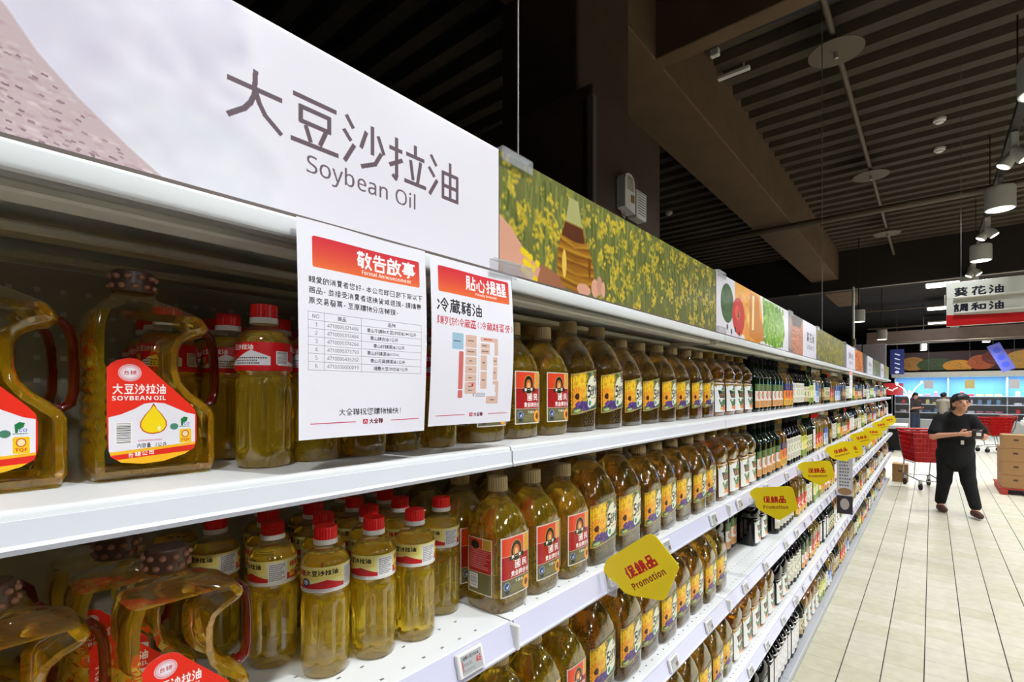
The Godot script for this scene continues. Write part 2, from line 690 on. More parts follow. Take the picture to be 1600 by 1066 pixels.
func make_glyphs() -> void:
	# components
	put("shui", [[30, 5, 75, 22], [10, 36, 55, 50], [15, 95, 45, 80, 85, 60]])
	put("shou", [[10, 28, 90, 28], [55, 4, 55, 85, 48, 93, 30, 88], [8, 66, 92, 48]])
	put("cao", [[5, 50, 95, 50], [32, 10, 32, 95], [68, 10, 68, 95]])
	put("yan", [[50, 2, 50, 12], [5, 20, 95, 20], [20, 36, 80, 36], [20, 50, 80, 50], [20, 66, 80, 66, 80, 94, 20, 94, 20, 66]])
	put("ren", [[75, 4, 15, 55], [50, 35, 50, 97]])
	put("bing", [[20, 20, 70, 36], [15, 85, 75, 60]])
	put("fu", [[15, 97, 15, 6, 75, 6, 40, 38, 78, 66, 66, 78, 40, 74]])
	put("dao", [[25, 16, 25, 70], [80, 4, 80, 90, 55, 95]])
	put("xin3", [[50, 4, 50, 97], [22, 28, 12, 52], [74, 24, 88, 44]])
	put("shi", [[45, 4, 58, 16], [10, 26, 80, 26, 10, 68], [50, 46, 50, 97], [60, 50, 80, 64]])
	put("wen", [[34, 4, 8, 44], [26, 26, 94, 26], [76, 26, 56, 66, 8, 96], [26, 44, 54, 76, 94, 96]])
	put("chuo", [[18, 6, 30, 20], [8, 36, 28, 36, 14, 62, 28, 74, 10, 86], [22, 82, 44, 94, 98, 94]])
	put("口", [[12, 15, 88, 15, 88, 88, 12, 88, 12, 15]])
	put("日", [[15, 5, 85, 5, 85, 95, 15, 95, 15, 5], [15, 50, 85, 50]])
	put("王", [[8, 10, 92, 10], [12, 48, 88, 48], [4, 88, 96, 88], [50, 10, 50, 88]])
	put("貝", [[20, 6, 80, 6, 80, 72, 20, 72, 20, 6], [20, 28, 80, 28], [20, 50, 80, 50], [34, 76, 8, 96], [66, 76, 92, 96]])
	put("立", [[50, 3, 50, 22], [12, 26, 88, 26], [28, 40, 38, 78], [74, 36, 60, 84], [4, 88, 96, 88]])
	put("由", [[15, 32, 85, 32, 85, 92, 15, 92, 15, 32], [50, 5, 50, 92], [15, 62, 85, 62]])
	put("少", [[50, 5, 50, 60], [28, 22, 12, 55], [72, 20, 90, 50], [80, 55, 60, 80, 15, 95]])
	put("周", [[22, 10, 20, 60, 6, 96], [22, 10, 88, 10, 88, 90, 76, 94], [38, 26, 74, 26], [56, 14, 56, 42], [36, 42, 76, 42], [40, 56, 72, 56, 72, 78, 40, 78, 40, 56]])
	put("禾", [[70, 6, 20, 18], [6, 36, 94, 36], [50, 14, 50, 96], [48, 38, 8, 78], [52, 38, 92, 72]])
	put("足", [[22, 8, 78, 8, 78, 36, 22, 36, 22, 8], [50, 36, 50, 88], [50, 60, 84, 60], [26, 52, 22, 74, 6, 96], [20, 80, 44, 90, 96, 92]])
	put("金", [[50, 3, 8, 40], [50, 3, 92, 40], [28, 40, 72, 40], [14, 58, 86, 58], [50, 40, 50, 92], [26, 68, 34, 84], [74, 68, 66, 84], [6, 93, 94, 93]])
	put("肖", [[50, 4, 50, 34], [16, 12, 28, 30], [84, 12, 72, 30], [18, 97, 18, 40, 82, 40, 82, 92, 70, 95], [18, 56, 82, 56], [18, 72, 82, 72]])
	put("或", [[8, 26, 92, 26], [16, 40, 46, 40, 46, 62, 16, 62, 16, 40], [8, 82, 54, 72], [62, 6, 68, 50, 88, 92, 94, 76], [84, 40, 54, 92], [76, 8, 88, 18]])
	put("苟", [[6, 14, 94, 14], [34, 4, 34, 24], [66, 4, 66, 24], [28, 30, 10, 56], [24, 42, 84, 42, 80, 88, 66, 94], [20, 58, 58, 58, 58, 82, 20, 82, 20, 58]])
	put("占", [[50, 4, 50, 48], [50, 24, 92, 24], ["口", 8, 44, 92, 100]])
	put("是", [["日", 12, 2, 88, 44], [8, 52, 92, 52], [50, 52, 50, 90], [50, 70, 82, 70], [28, 62, 22, 80, 6, 96], [22, 80, 46, 92, 96, 94]])
	put("酉", [[6, 8, 94, 8], [14, 96, 14, 28, 86, 28, 86, 96], [14, 94, 86, 94], [38, 8, 38, 44, 20, 56], [62, 8, 62, 50, 80, 52], [14, 72, 86, 72]])
	put("星", [["日", 14, 2, 86, 42], [24, 50, 10, 70], [22, 60, 88, 60], [50, 48, 50, 94], [18, 76, 82, 76], [4, 94, 96, 94]])
	put("令", [[50, 3, 6, 44], [50, 3, 94, 44], [46, 30, 58, 42], [18, 54, 80, 54, 60, 76], [30, 70, 62, 96]])
	put("豕", [[8, 10, 92, 10], [46, 10, 10, 40], [40, 24, 60, 50, 60, 86, 44, 94], [50, 36, 8, 64], [58, 54, 8, 88], [90, 30, 62, 50], [60, 48, 94, 86]])
	put("者", [[18, 16, 78, 16], [48, 3, 48, 34], [6, 34, 94, 34], [84, 8, 8, 64], ["日", 20, 52, 90, 98]])
	put("東", [[8, 14, 92, 14], [22, 28, 78, 28, 78, 60, 22, 60, 22, 28], [22, 44, 78, 44], [50, 3, 50, 97], [46, 60, 8, 88], [54, 60, 92, 88]])
	put("歹", [[4, 10, 96, 10], [44, 10, 10, 56], [36, 30, 86, 30, 70, 70, 16, 96], [34, 50, 56, 66]])
	put("方", [[46, 3, 54, 16], [4, 20, 96, 20], [40, 20, 36, 60, 8, 94], [38, 46, 84, 46, 78, 88, 56, 94]])
	put("ren2", [[50, 4, 6, 50], [50, 4, 94, 46], [40, 46, 58, 56], [36, 70, 62, 86]])
	put("奚", [[80, 4, 20, 12], [20, 20, 28, 30], [48, 18, 52, 28], [80, 16, 68, 30], [50, 34, 24, 46, 60, 46], [64, 38, 20, 62, 78, 62], [4, 74, 96, 74], [50, 62, 46, 78, 8, 97], [54, 76, 94, 97]])
	put("隹", [[36, 4, 8, 44], [26, 28, 26, 97], [60, 4, 68, 18], [26, 22, 94, 22], [60, 22, 60, 92], [26, 45, 90, 45], [26, 68, 90, 68], [26, 92, 96, 92]])
	put("疋", [[10, 12, 88, 12, 78, 36], [50, 12, 50, 72], [50, 42, 80, 42], [26, 36, 18, 60, 4, 90], [20, 62, 44, 80, 96, 86]])
	put("虫", [[20, 20, 80, 20, 80, 56, 20, 56, 20, 20], [50, 4, 50, 86], [8, 90, 84, 84], [70, 70, 92, 97]])
	put("zhen", [[50, 4, 6, 46], [50, 4, 94, 44], [62, 34, 28, 56], [74, 50, 26, 76], [86, 68, 16, 97]])
	put("缶", [[24, 10, 8, 34], [20, 26, 90, 26], [4, 54, 96, 54], [50, 26, 50, 94], [20, 64, 20, 94, 80, 94, 80, 64]])
	put("米", [[6, 44, 94, 44], [50, 4, 50, 97], [22, 12, 34, 34], [78, 12, 66, 34], [46, 46, 8, 84], [54, 46, 92, 84]])
	put("唐", [[50, 2, 56, 10], [12, 14, 94, 14], [12, 14, 12, 60, 2, 96], [28, 28, 80, 28, 80, 54, 28, 54], [20, 41, 94, 41], [54, 20, 54, 66], ["口", 24, 62, 88, 100]])
	put("耳", [[6, 8, 94, 8], [28, 8, 28, 78], [72, 8, 72, 97], [28, 30, 72, 30], [28, 52, 72, 52], [4, 82, 94, 70]])
	put("lian", [[24, 4, 6, 24, 36, 24], [34, 14, 6, 46, 42, 44], [74, 4, 56, 24, 86, 24], [84, 14, 56, 46, 92, 44], [20, 56, 20, 78, 40, 78], [40, 54, 40, 80, 30, 97], [62, 54, 62, 97], [62, 76, 88, 76, 88, 56]])
	put("兄", [["口", 10, 0, 90, 48], [38, 46, 34, 74, 6, 96], [62, 46, 62, 86, 70, 93, 92, 93, 94, 76]])
	put("尔", [[36, 4, 12, 36], [28, 18, 92, 18, 84, 30], [56, 18, 56, 84, 42, 90], [32, 46, 14, 74], [76, 44, 92, 72]])
	put("冓", [[8, 12, 92, 12], [30, 2, 30, 34], [70, 2, 70, 34], [8, 24, 92, 24], [4, 36, 96, 36], [16, 97, 16, 50, 84, 50, 84, 97], [50, 36, 50, 97], [16, 64, 84, 64], [4, 78, 96, 78]])
	put("牛", [[26, 8, 8, 40], [20, 28, 90, 28], [54, 4, 54, 97], [6, 66, 94, 54]])
	put("勿", [[34, 4, 6, 50], [24, 26, 90, 26, 84, 86, 66, 95], [50, 28, 10, 74], [70, 28, 26, 94]])
	put("俞", [[50, 3, 4, 40], [50, 3, 96, 40], [30, 36, 68, 36], [10, 97, 10, 48, 46, 48, 46, 90, 38, 94], [10, 62, 46, 62], [10, 76, 46, 76], [64, 50, 64, 80], [88, 44, 88, 88, 76, 94]])
	put("夬", [[14, 26, 82, 26, 82, 54], [4, 54, 96, 54], [48, 4, 48, 54, 36, 78, 4, 97], [52, 56, 94, 97]])
	put("亲", [[50, 2, 50, 10], [10, 14, 90, 14], [30, 20, 38, 34], [70, 20, 62, 34], [4, 38, 96, 38], [8, 56, 92, 56], [50, 40, 50, 97], [44, 60, 8, 88], [56, 60, 92, 86]])
	put("見", [[18, 6, 82, 6, 82, 62, 18, 62, 18, 6], [18, 24, 82, 24], [18, 43, 82, 43], [38, 64, 32, 80, 6, 96], [62, 64, 62, 88, 70, 94, 92, 94, 96, 80]])
	put("白", [[44, 3, 36, 18], [15, 18, 85, 18, 85, 95, 15, 95, 15, 18], [15, 55, 85, 55]])
	put("勺", [[32, 4, 6, 48], [26, 24, 90, 24, 84, 86, 62, 95], [36, 44, 56, 64]])
	put("弗", [[14, 14, 84, 14, 84, 40, 14, 40, 12, 66, 88, 66, 84, 88], [38, 2, 36, 60, 18, 96], [62, 2, 62, 96]])
	put("女", [[46, 4, 20, 60, 84, 96], [78, 30, 56, 72, 10, 96], [4, 34, 96, 34]])
	put("子", [[16, 10, 84, 10, 54, 38], [54, 38, 54, 88, 36, 95], [4, 52, 96, 52]])
	put("艮", [[16, 6, 80, 6, 80, 48, 16, 48], [16, 27, 80, 27], [16, 6, 16, 90, 60, 74], [56, 56, 84, 88]])
	put("卩", [[20, 97, 20, 10, 84, 10, 84, 66, 64, 70]])
	put("走", [[16, 16, 84, 16], [50, 3, 50, 38], [4, 38, 96, 38], [52, 38, 52, 88], [52, 62, 86, 62], [26, 54, 20, 78, 4, 97], [20, 80, 46, 92, 98, 94]])
	put("己", [[10, 10, 84, 10, 84, 46, 14, 46, 14, 90, 94, 90, 96, 70]])
	put("力", [[8, 26, 84, 26, 78, 86, 58, 94], [44, 4, 40, 50, 8, 96]])
	put("木", [[4, 28, 96, 28], [50, 4, 50, 97], [46, 30, 8, 80], [54, 30, 92, 80]])
	put("匕", [[86, 26, 30, 52], [20, 6, 20, 82, 32, 92, 90, 92, 94, 70]])
	put("奐", [[36, 2, 12, 30], [30, 14, 66, 14, 56, 30], [16, 58, 16, 30, 84, 30, 84, 58], [42, 30, 30, 52], [58, 30, 62, 44, 76, 48], [4, 62, 96, 62], [50, 48, 46, 70, 6, 97], [54, 66, 94, 97]])
	put("青", [[10, 10, 90, 10], [16, 23, 84, 23], [4, 38, 96, 38], [50, 2, 50, 38], [20, 97, 20, 50, 80, 50, 80, 90, 66, 95], [20, 64, 80, 64], [20, 78, 80, 78]])
	put("xie", [[50, 0, 50, 16], [20, 4, 20, 16, 80, 16, 80, 4], ["隹", 15, 18, 90, 60], [8, 98, 8, 64, 92, 64, 92, 94], ["口", 26, 70, 74, 94]])
	put("辛", [[50, 2, 50, 14], [8, 16, 92, 16], [30, 24, 38, 40], [70, 24, 62, 40], [4, 44, 96, 44], [10, 64, 90, 64], [50, 44, 50, 97]])
	put("里", [[16, 6, 84, 6, 84, 54, 16, 54, 16, 6], [16, 30, 84, 30], [50, 6, 50, 92], [10, 72, 90, 72], [2, 92, 98, 92]])
	put("畐", [[6, 6, 94, 6], ["口", 16, 10, 84, 42], [14, 48, 86, 48, 86, 96, 14, 96, 14, 48], [14, 72, 86, 72], [50, 48, 50, 96]])
	# whole characters
	put("大", [[8, 34, 92, 34], [50, 5, 48, 45, 42, 60, 32, 74, 8, 93], [50, 36, 56, 55, 66, 72, 92, 93]])
	put("豆", [[10, 10, 90, 10], [22, 28, 78, 28, 78, 54, 22, 54, 22, 28], [32, 62, 40, 84], [70, 60, 60, 84], [6, 92, 94, 92]])
	beside("沙", "shui", "少", 30)
	beside("拉", "shou", "立", 38)
	beside("油", "shui", "由", 32)
	put("葵", [["cao", 4, 0, 96, 24], [14, 34, 44, 34, 34, 50, 8, 64], [22, 42, 30, 50], [56, 28, 92, 62], [84, 32, 68, 46], [30, 60, 70, 60], [14, 76, 86, 76], [50, 60, 46, 80, 12, 98], [52, 76, 88, 98]])
	put("花", [["cao", 4, 0, 96, 30], ["ren", 2, 30, 42, 100], ["匕", 44, 32, 100, 98]])
	beside("調", "yan", "周", 38)
	put("和", [["禾", 0, 2, 58, 98], ["口", 60, 22, 100, 84]])
	beside("促", "ren", "足", 30)
	beside("銷", "金", "肖", 46)
	put("品", [["口", 22, 0, 78, 46], ["口", 0, 48, 48, 100], ["口", 52, 48, 100, 100]])
	put("國", [[8, 6, 92, 6, 92, 95, 8, 95, 8, 6], ["或", 18, 14, 84, 86]])
	put("民", [[20, 8, 80, 8, 80, 34, 20, 34], [20, 8, 20, 92, 44, 80], [20, 56, 88, 56], [50, 34, 60, 70, 88, 94, 94, 78]])
	put("黃", [[18, 12, 82, 12], [34, 2, 34, 26], [66, 2, 66, 26], [6, 26, 94, 26], [50, 26, 50, 78], [20, 40, 80, 40, 80, 78, 20, 78, 20, 40], [20, 58, 80, 58], [34, 80, 10, 97], [66, 80, 90, 97]])
	put("合", [[50, 3, 6, 44], [50, 3, 94, 44], [30, 42, 70, 42], ["口", 14, 50, 86, 100]])
	beside("敬", "苟", "wen", 52)
	put("告", [[28, 4, 14, 26], [22, 20, 84, 20], [50, 4, 50, 44], [6, 44, 94, 44], ["口", 12, 52, 88, 100]])
	put("啟", [[24, 2, 30, 12], [6, 16, 44, 16, 44, 40, 6, 40], [6, 16, 6, 70, 0, 96], ["口", 10, 50, 50, 98], ["wen", 50, 2, 100, 98]])
	put("事", [[6, 12, 94, 12], [22, 22, 78, 22, 78, 36, 22, 36, 22, 22], [14, 48, 82, 48, 82, 74, 14, 74], [4, 61, 96, 61], [50, 3, 50, 92, 40, 96]])
	beside("貼", "貝", "占", 46)
	put("心", [[10, 46, 6, 74], [30, 34, 30, 82, 40, 92, 74, 92, 78, 72], [46, 14, 58, 32], [76, 34, 92, 58]])
	beside("提", "shou", "是", 36)
	beside("醒", "酉", "星", 48)
	beside("冷", "bing", "令", 26)
	put("藏", [["cao", 4, 0, 96, 24], [14, 34, 14, 70, 4, 96], [14, 34, 94, 34], [28, 48, 62, 48], [28, 48, 28, 88, 64, 88], [46, 48, 46, 62], [46, 74, 46, 88], [28, 62, 60, 62, 60, 74, 28, 74], [70, 26, 74, 64, 92, 96, 98, 82], [88, 46, 66, 94], [82, 24, 92, 32]])
	beside("豬", "豕", "者", 46)
	beside("陳", "fu", "東", 34)
	beside("列", "歹", "dao", 60)
	beside("於", "方", "ren2", 54)
	put("區", [[92, 6, 10, 6, 10, 94, 94, 94], ["口", 30, 10, 78, 46], ["口", 16, 48, 50, 90], ["口", 54, 48, 90, 90]])
	beside("雞", "奚", "隹", 50)
	put("蛋", [["疋", 2, 0, 98, 50], ["虫", 8, 50, 92, 100]])
	put("旁", [[50, 2, 50, 14], [10, 14, 90, 14], [32, 20, 38, 32], [68, 20, 60, 32], [10, 50, 10, 38, 90, 38, 90, 50], ["方", 15, 44, 85, 100]])
	beside("珍", "王", "zhen", 40)
	put("寶", [[50, 0, 50, 10], [8, 26, 8, 14, 92, 14, 84, 24], ["王", 12, 26, 46, 52], ["缶", 52, 26, 90, 54], ["貝", 20, 54, 80, 100]])
	put("台", [[46, 4, 16, 40, 78, 38], [64, 22, 90, 46], ["口", 12, 48, 88, 100]])
	beside("糖", "米", "唐", 44)
	put("公", [[36, 8, 8, 50], [60, 6, 92, 48], [46, 46, 16, 88, 78, 84], [64, 66, 90, 96]])
	put("司", [[10, 10, 86, 10, 86, 88, 68, 94], [10, 30, 66, 30], ["口", 8, 40, 68, 90]])
	put("全", [[50, 3, 6, 44], [50, 3, 94, 44], ["王", 14, 44, 86, 100]])
	beside("聯", "耳", "lian", 38)
	beside("祝", "shi", "兄", 38)
	put("您", [["ren", 0, 0, 30, 58], ["尔", 30, 0, 100, 62], ["心", 5, 60, 95, 100]])
	beside("購", "貝", "冓", 40)
	beside("物", "牛", "勿", 42)
	beside("愉", "xin3", "俞", 28)
	beside("快", "xin3", "夬", 28)
	beside("親", "亲", "見", 52)
	put("愛", [[78, 3, 20, 10], [24, 14, 30, 24], [50, 12, 52, 24], [78, 12, 68, 24], [8, 40, 8, 28, 92, 28, 88, 38], ["心", 20, 32, 84, 58], [36, 58, 14, 78], [30, 68, 74, 68, 54, 84, 10, 98], [34, 72, 60, 86, 92, 97]])
	beside("的", "白", "勺", 46)
	beside("消", "shui", "肖", 30)
	put("費", [["弗", 5, 0, 95, 44], ["貝", 12, 44, 88, 100]])
	beside("好", "女", "子", 48)
	put("本", [[8, 28, 92, 28], [50, 3, 50, 97], [48, 30, 6, 76], [52, 30, 94, 76], [28, 74, 72, 74]])
	beside("即", "艮", "卩", 56)
	put("起", [["走", 0, 0, 70, 100], ["己", 60, 8, 98, 72]])
	put("下", [[4, 10, 96, 10], [48, 10, 48, 97], [52, 36, 82, 62]])
	put("架", [["力", 4, 0, 52, 50], ["口", 56, 4, 96, 50], ["木", 4, 50, 96, 100]])
	put("以", [[16, 16, 16, 80, 46, 62], [40, 12, 54, 36], [82, 8, 76, 50, 36, 94], [66, 60, 92, 90]])
	put("商", [[50, 2, 50, 12], [4, 14, 96, 14], [30, 20, 38, 32], [70, 20, 62, 32], [10, 97, 10, 36, 90, 36, 90, 90, 78, 95], [40, 40, 26, 60], [58, 40, 62, 52, 80, 52], ["口", 26, 58, 74, 92]])
	put("並", [[28, 4, 38, 20], [72, 4, 62, 20], [10, 26, 90, 26], [38, 26, 38, 88], [62, 26, 62, 88], [12, 44, 24, 72], [88, 44, 76, 72], [4, 90, 96, 90]])
	put("接", [["shou", 0, 2, 34, 98], ["立", 38, 0, 100, 48], ["女", 38, 48, 100, 100]])
	put("受", [[80, 3, 18, 12], [22, 18, 30, 32], [48, 16, 52, 30], [80, 16, 70, 32], [8, 54, 8, 40, 92, 40, 86, 52], [22, 60, 76, 60, 54, 80, 8, 97], [30, 66, 58, 86, 94, 97]])
	put("退", [["chuo", 0, 0, 100, 100], ["艮", 40, 2, 96, 84]])
	beside("換", "shou", "奐", 34)
	put("貨", [["ren", 6, 0, 40, 44], ["匕", 44, 0, 96, 44], ["貝", 14, 44, 86, 100]])
	beside("現", "王", "見", 38)
	beside("請", "yan", "青", 38)
	beside("攜", "shou", "xie", 34)
	put("帶", [[4, 20, 96, 20], [22, 4, 22, 34], [40, 2, 40, 34], [60, 2, 60, 34], [78, 4, 78, 34], [22, 34, 84, 34], [8, 58, 8, 46, 92, 46, 90, 56], [22, 90, 22, 62, 78, 62, 78, 88], [50, 48, 50, 98]])
	put("原", [[12, 8, 94, 8], [14, 8, 14, 56, 2, 96], [56, 8, 46, 22], [30, 24, 82, 24, 82, 58, 30, 58, 30, 24], [30, 41, 82, 41], [56, 58, 56, 90, 44, 96], [38, 68, 24, 88], [72, 68, 90, 86]])
	put("交", [[46, 2, 54, 14], [6, 20, 94, 20], [34, 30, 12, 52], [64, 30, 88, 52], [66, 48, 46, 76, 8, 97], [34, 50, 58, 80, 94, 97]])
	put("易", [["日", 16, 2, 84, 46], ["勿", 6, 44, 94, 100]])
	put("發", [[12, 8, 42, 8, 30, 28, 4, 42], [18, 18, 28, 26], [54, 2, 94, 40], [86, 8, 70, 22], [8, 46, 42, 46, 42, 60, 10, 60, 8, 76, 42, 76, 38, 94, 22, 96], [60, 46, 58, 58, 48, 66], [60, 46, 82, 46, 82, 62, 94, 62], [54, 72, 84, 72, 68, 88, 46, 98], [58, 76, 74, 90, 94, 98]])
	put("票", [[6, 6, 94, 6], [16, 16, 84, 16, 84, 40, 16, 40, 16, 16], [38, 6, 38, 40], [62, 6, 62, 40], [20, 52, 80, 52], [4, 66, 96, 66], [50, 66, 50, 96], [30, 74, 14, 92], [70, 74, 88, 92]])
	put("至", [[8, 8, 92, 8], [46, 8, 18, 36, 80, 32], [64, 22, 84, 42], [16, 64, 84, 64], [50, 44, 50, 92], [4, 92, 96, 92]])
	put("分", [[34, 4, 6, 48], [60, 4, 94, 46], [18, 52, 78, 52, 72, 90, 56, 96], [44, 52, 36, 76, 10, 97]])
	put("店", [[50, 2, 56, 12], [12, 16, 94, 16], [12, 16, 12, 60, 2, 96], ["占", 28, 24, 94, 98]])
	put("辦", [["辛", 0, 2, 36, 98], ["力", 36, 14, 64, 88], ["辛", 64, 2, 100, 98]])
	beside("理", "王", "里", 38)
	beside("福", "shi", "畐", 38)
	put("壽", [[14, 8, 86, 8], [50, 0, 50, 18], [24, 18, 76, 18], [6, 28, 94, 28], [80, 28, 80, 39, 14, 39], [6, 50, 94, 50], ["口", 6, 56, 48, 98], [50, 72, 96, 72], [80, 56, 80, 92, 70, 97], [56, 80, 64, 90]])
	put("內", [[12, 97, 12, 26, 88, 26, 88, 90, 76, 95], [50, 3, 50, 40, 22, 76], [50, 40, 78, 72]])
	put("容", [[50, 0, 50, 10], [8, 28, 8, 14, 92, 14, 90, 26], [34, 26, 14, 44], [66, 26, 86, 44], [50, 38, 8, 72], [50, 38, 92, 72], ["口", 20, 64, 80, 100]])
	put("量", [["日", 18, 0, 82, 32], [4, 40, 96, 40], ["里", 8, 46, 92, 100]])
	put("升", [[70, 6, 14, 22], [4, 52, 96, 52], [36, 18, 34, 60, 10, 97], [70, 4, 70, 97]])
	put("泰", [[12, 10, 88, 10], [18, 24, 82, 24], [4, 38, 96, 38], [50, 2, 44, 40, 6, 72], [56, 38, 94, 70], [50, 52, 50, 92], [30, 62, 40, 72], [74, 58, 60, 70], [20, 90, 44, 76], [56, 74, 84, 92]])
	put("山", [[50, 6, 50, 88], [12, 36, 12, 90, 88, 90, 88, 36]])
	put("不", [[6, 10, 94, 10], [56, 10, 8, 64], [50, 36, 50, 97], [60, 40, 92, 66]])
	put("天", [[12, 12, 88, 12], [6, 44, 94, 44], [50, 12, 48, 50, 10, 95], [52, 46, 92, 95]])
	put("第", [[20, 2, 8, 20], [16, 10, 44, 10], [60, 2, 50, 20], [56, 10, 92, 10], [14, 28, 82, 28, 82, 46, 14, 46, 12, 64, 88, 64, 84, 84], [50, 28, 50, 98], [44, 66, 8, 94]])
	put("一", [[6, 50, 94, 50]])
	put("家", [[50, 0, 50, 10], [8, 28, 8, 14, 92, 14, 90, 26], ["豕", 6, 26, 94, 100]])


# ---------------------------------------------------------------- the place: floor, walls, ceiling

func seen_at(p: Vector3) -> Vector3:
	# picture position (1600 x 1066) and depth of a point
	var q := (p - Vector3(0, CAM_Y, 0)).rotated(Vector3.UP, -YAW)
	return Vector3(800.0 + FOCAL * q.x / -q.z, 612.0 - FOCAL * q.y / -q.z, -q.z)


func build_shell() -> void:
	var floor_o := structure("floor", box_mesh(Vector3(26, 0.2, 42), 0.0, Vector3(0, -0.1025, -13)), mats.grout)
	var tile := box_mesh(Vector3(0.1945, 0.012, 0.1970), 0.0012, Vector3(0, -0.006, 0))
	var near := []
	var rest := []
	for i in range(-4, 34):
		for j in range(-12, 130):
			var p := Vector3(-0.036 + 0.2 * i + 0.1, 0, -(3.94 + 0.2 * j + 0.1))
			var s := seen_at(p)
			if s.z > 0.3 and s.x > 1180 and s.x < 1640 and s.y < 1100:
				near.append([s.z, p])
			else:
				rest.append(p)
	near.sort_custom(func(a, b): return a[0] < b[0])
	var tones := ["tile", "tile_warm", "tile_cool"]
	for k in near.size():
		if k < 300:
			part("tile", tile, mats[tones[rng.randi() % 3]], floor_o, near[k][1])
		else:
			rest.append(near[k][1])
	var mm := MultiMesh.new()
	mm.transform_format = MultiMesh.TRANSFORM_3D
	mm.mesh = tile
	mm.instance_count = rest.size()
	for k in rest.size():
		mm.set_instance_transform(k, Transform3D(Basis.IDENTITY, rest[k]))
	var field := MultiMeshInstance3D.new()
	field.name = "tile_field"
	field.multimesh = mm
	field.material_override = mats.tile
	field.set_meta("kind", "stuff")
	floor_o.add_child(field)

	var ceil_o := structure("ceiling", box_mesh(Vector3(26, 0.2, 42), 0.0, Vector3(0, CEIL_Y + 0.1, -13)), mats.ceiling_deck)
	var rib := Soup.new()
	rib.extrude(PackedVector2Array([Vector2(-0.085, 0), Vector2(-0.06, -0.07), Vector2(0.06, -0.07), Vector2(0.085, 0)]), Vector3(-9, 0, 0), Vector3(0, 0, 1), Vector3(0, 1, 0), Vector3(18, 0, 0))
	var rib_mesh := rib.mesh(20.0)
	for k in 56:
		part("rib", rib_mesh, mats.ceiling_rib, ceil_o, Vector3(0, CEIL_Y, 1.0 - 0.283 * k))
	structure("wall_left", box_mesh(Vector3(0.2, 4.9, 42), 0.0, Vector3(-13, 2.4, -13)), mats.wall_dark)
	structure("wall_right", box_mesh(Vector3(0.2, 4.9, 42), 0.0, Vector3(13, 2.4, -13)), mats.wall_dark)
	structure("wall_back", box_mesh(Vector3(26, 4.9, 0.2), 0.0, Vector3(0, 2.4, 7.5)), mats.wall_dark)
	structure("wall_far", box_mesh(Vector3(26, 4.9, 0.2), 0.0, Vector3(0, 2.4, -33)), mats.wall_dark)
	# beams
	structure("trim_1", box_mesh(Vector3(0.5, 0.66, 15.0), 0.008, Vector3(-1.75, 4.08 + 0.33, -3.0 - 6.0)), mats.beam_brown)
	structure("trim_2", box_mesh(Vector3(14.0, 0.66, 0.14), 0.006, Vector3(4.6, 4.08 + 0.33, -3.43)), mats.beam_brown)
	structure("trim_3", box_mesh(Vector3(16.0, 0.9, 0.3), 0.006, Vector3(2.0, 3.85 + 0.45, -12.6)), mats.wall_dark)
	# column with its cladding
	var col := structure("wall_column", box_mesh(Vector3(0.78, 3.27, 0.82), 0.01, Vector3(-1.69, 1.635, -2.57)), mats.column_brown)
	part("corner_guard", box_mesh(Vector3(0.035, 3.2, 0.035), 0.004, Vector3(-1.302, 1.6, -2.164)), mats.column_edge, col)
	part("seam", box_mesh(Vector3(0.012, 3.2, 0.004), 0.0, Vector3(-1.345, 1.6, -2.158)), mats.black, col)
	part("column_shaft", box_mesh(Vector3(0.55, 1.42, 0.6), 0.01, Vector3(-1.75, 3.98, -2.6)), mats.column_brown, col)


# ---------------------------------------------------------------- shelving

func shelf_mesh(y: float, front: float, lip: float, length: float, holed: bool) -> ArrayMesh:
	# a folded steel sheet: thin deck, some with punched holes near the front, and a turned-down front edge
	var q := Soup.new()
	var p := PackedVector2Array([
		Vector2(front - 0.014, y - 0.0016), Vector2(front - 0.014, y), Vector2(front - 0.005, y), Vector2(front - 0.0015, y - 0.0015), Vector2(front, y - 0.005),
		Vector2(front, y - lip + 0.006), Vector2(front - 0.002, y - lip + 0.002), Vector2(front - 0.006, y - lip), Vector2(front - 0.012, y - lip + 0.003), Vector2(front - 0.012, y - 0.0016)])
	q.extrude(p, Vector3.ZERO, Vector3(1, 0, 0), Vector3(0, 1, 0), Vector3(0, 0, -length))
	var x0 := BACK_X + 0.012
	var x1 := front - 0.014
	var yc := y - 0.0008
	if holed:
		for r in 3:
			var hx := front - 0.024 - 0.05 * r
			q.box(Vector3((hx + 0.0024 + x1) * 0.5, yc, -length * 0.5), Vector3(x1 - hx - 0.0024, 0.0016, length))
			for k in 31:
				var za := 0.0 if k == 0 else 0.03 + 0.038 * (k - 1) + 0.0033
				var zb := length if k == 30 else 0.03 + 0.038 * k - 0.0033
				q.box(Vector3(hx, yc, -(za + zb) * 0.5), Vector3(0.0048, 0.0016, zb - za))
			x1 = hx - 0.0024
	q.box(Vector3((x0 + x1) * 0.5, yc, -length * 0.5), Vector3(x1 - x0, 0.0016, length))
	q.box(Vector3(x0 + 0.002, y - 0.012, -length * 0.5), Vector3(0.004, 0.020, length))
	return q.mesh(35.0)


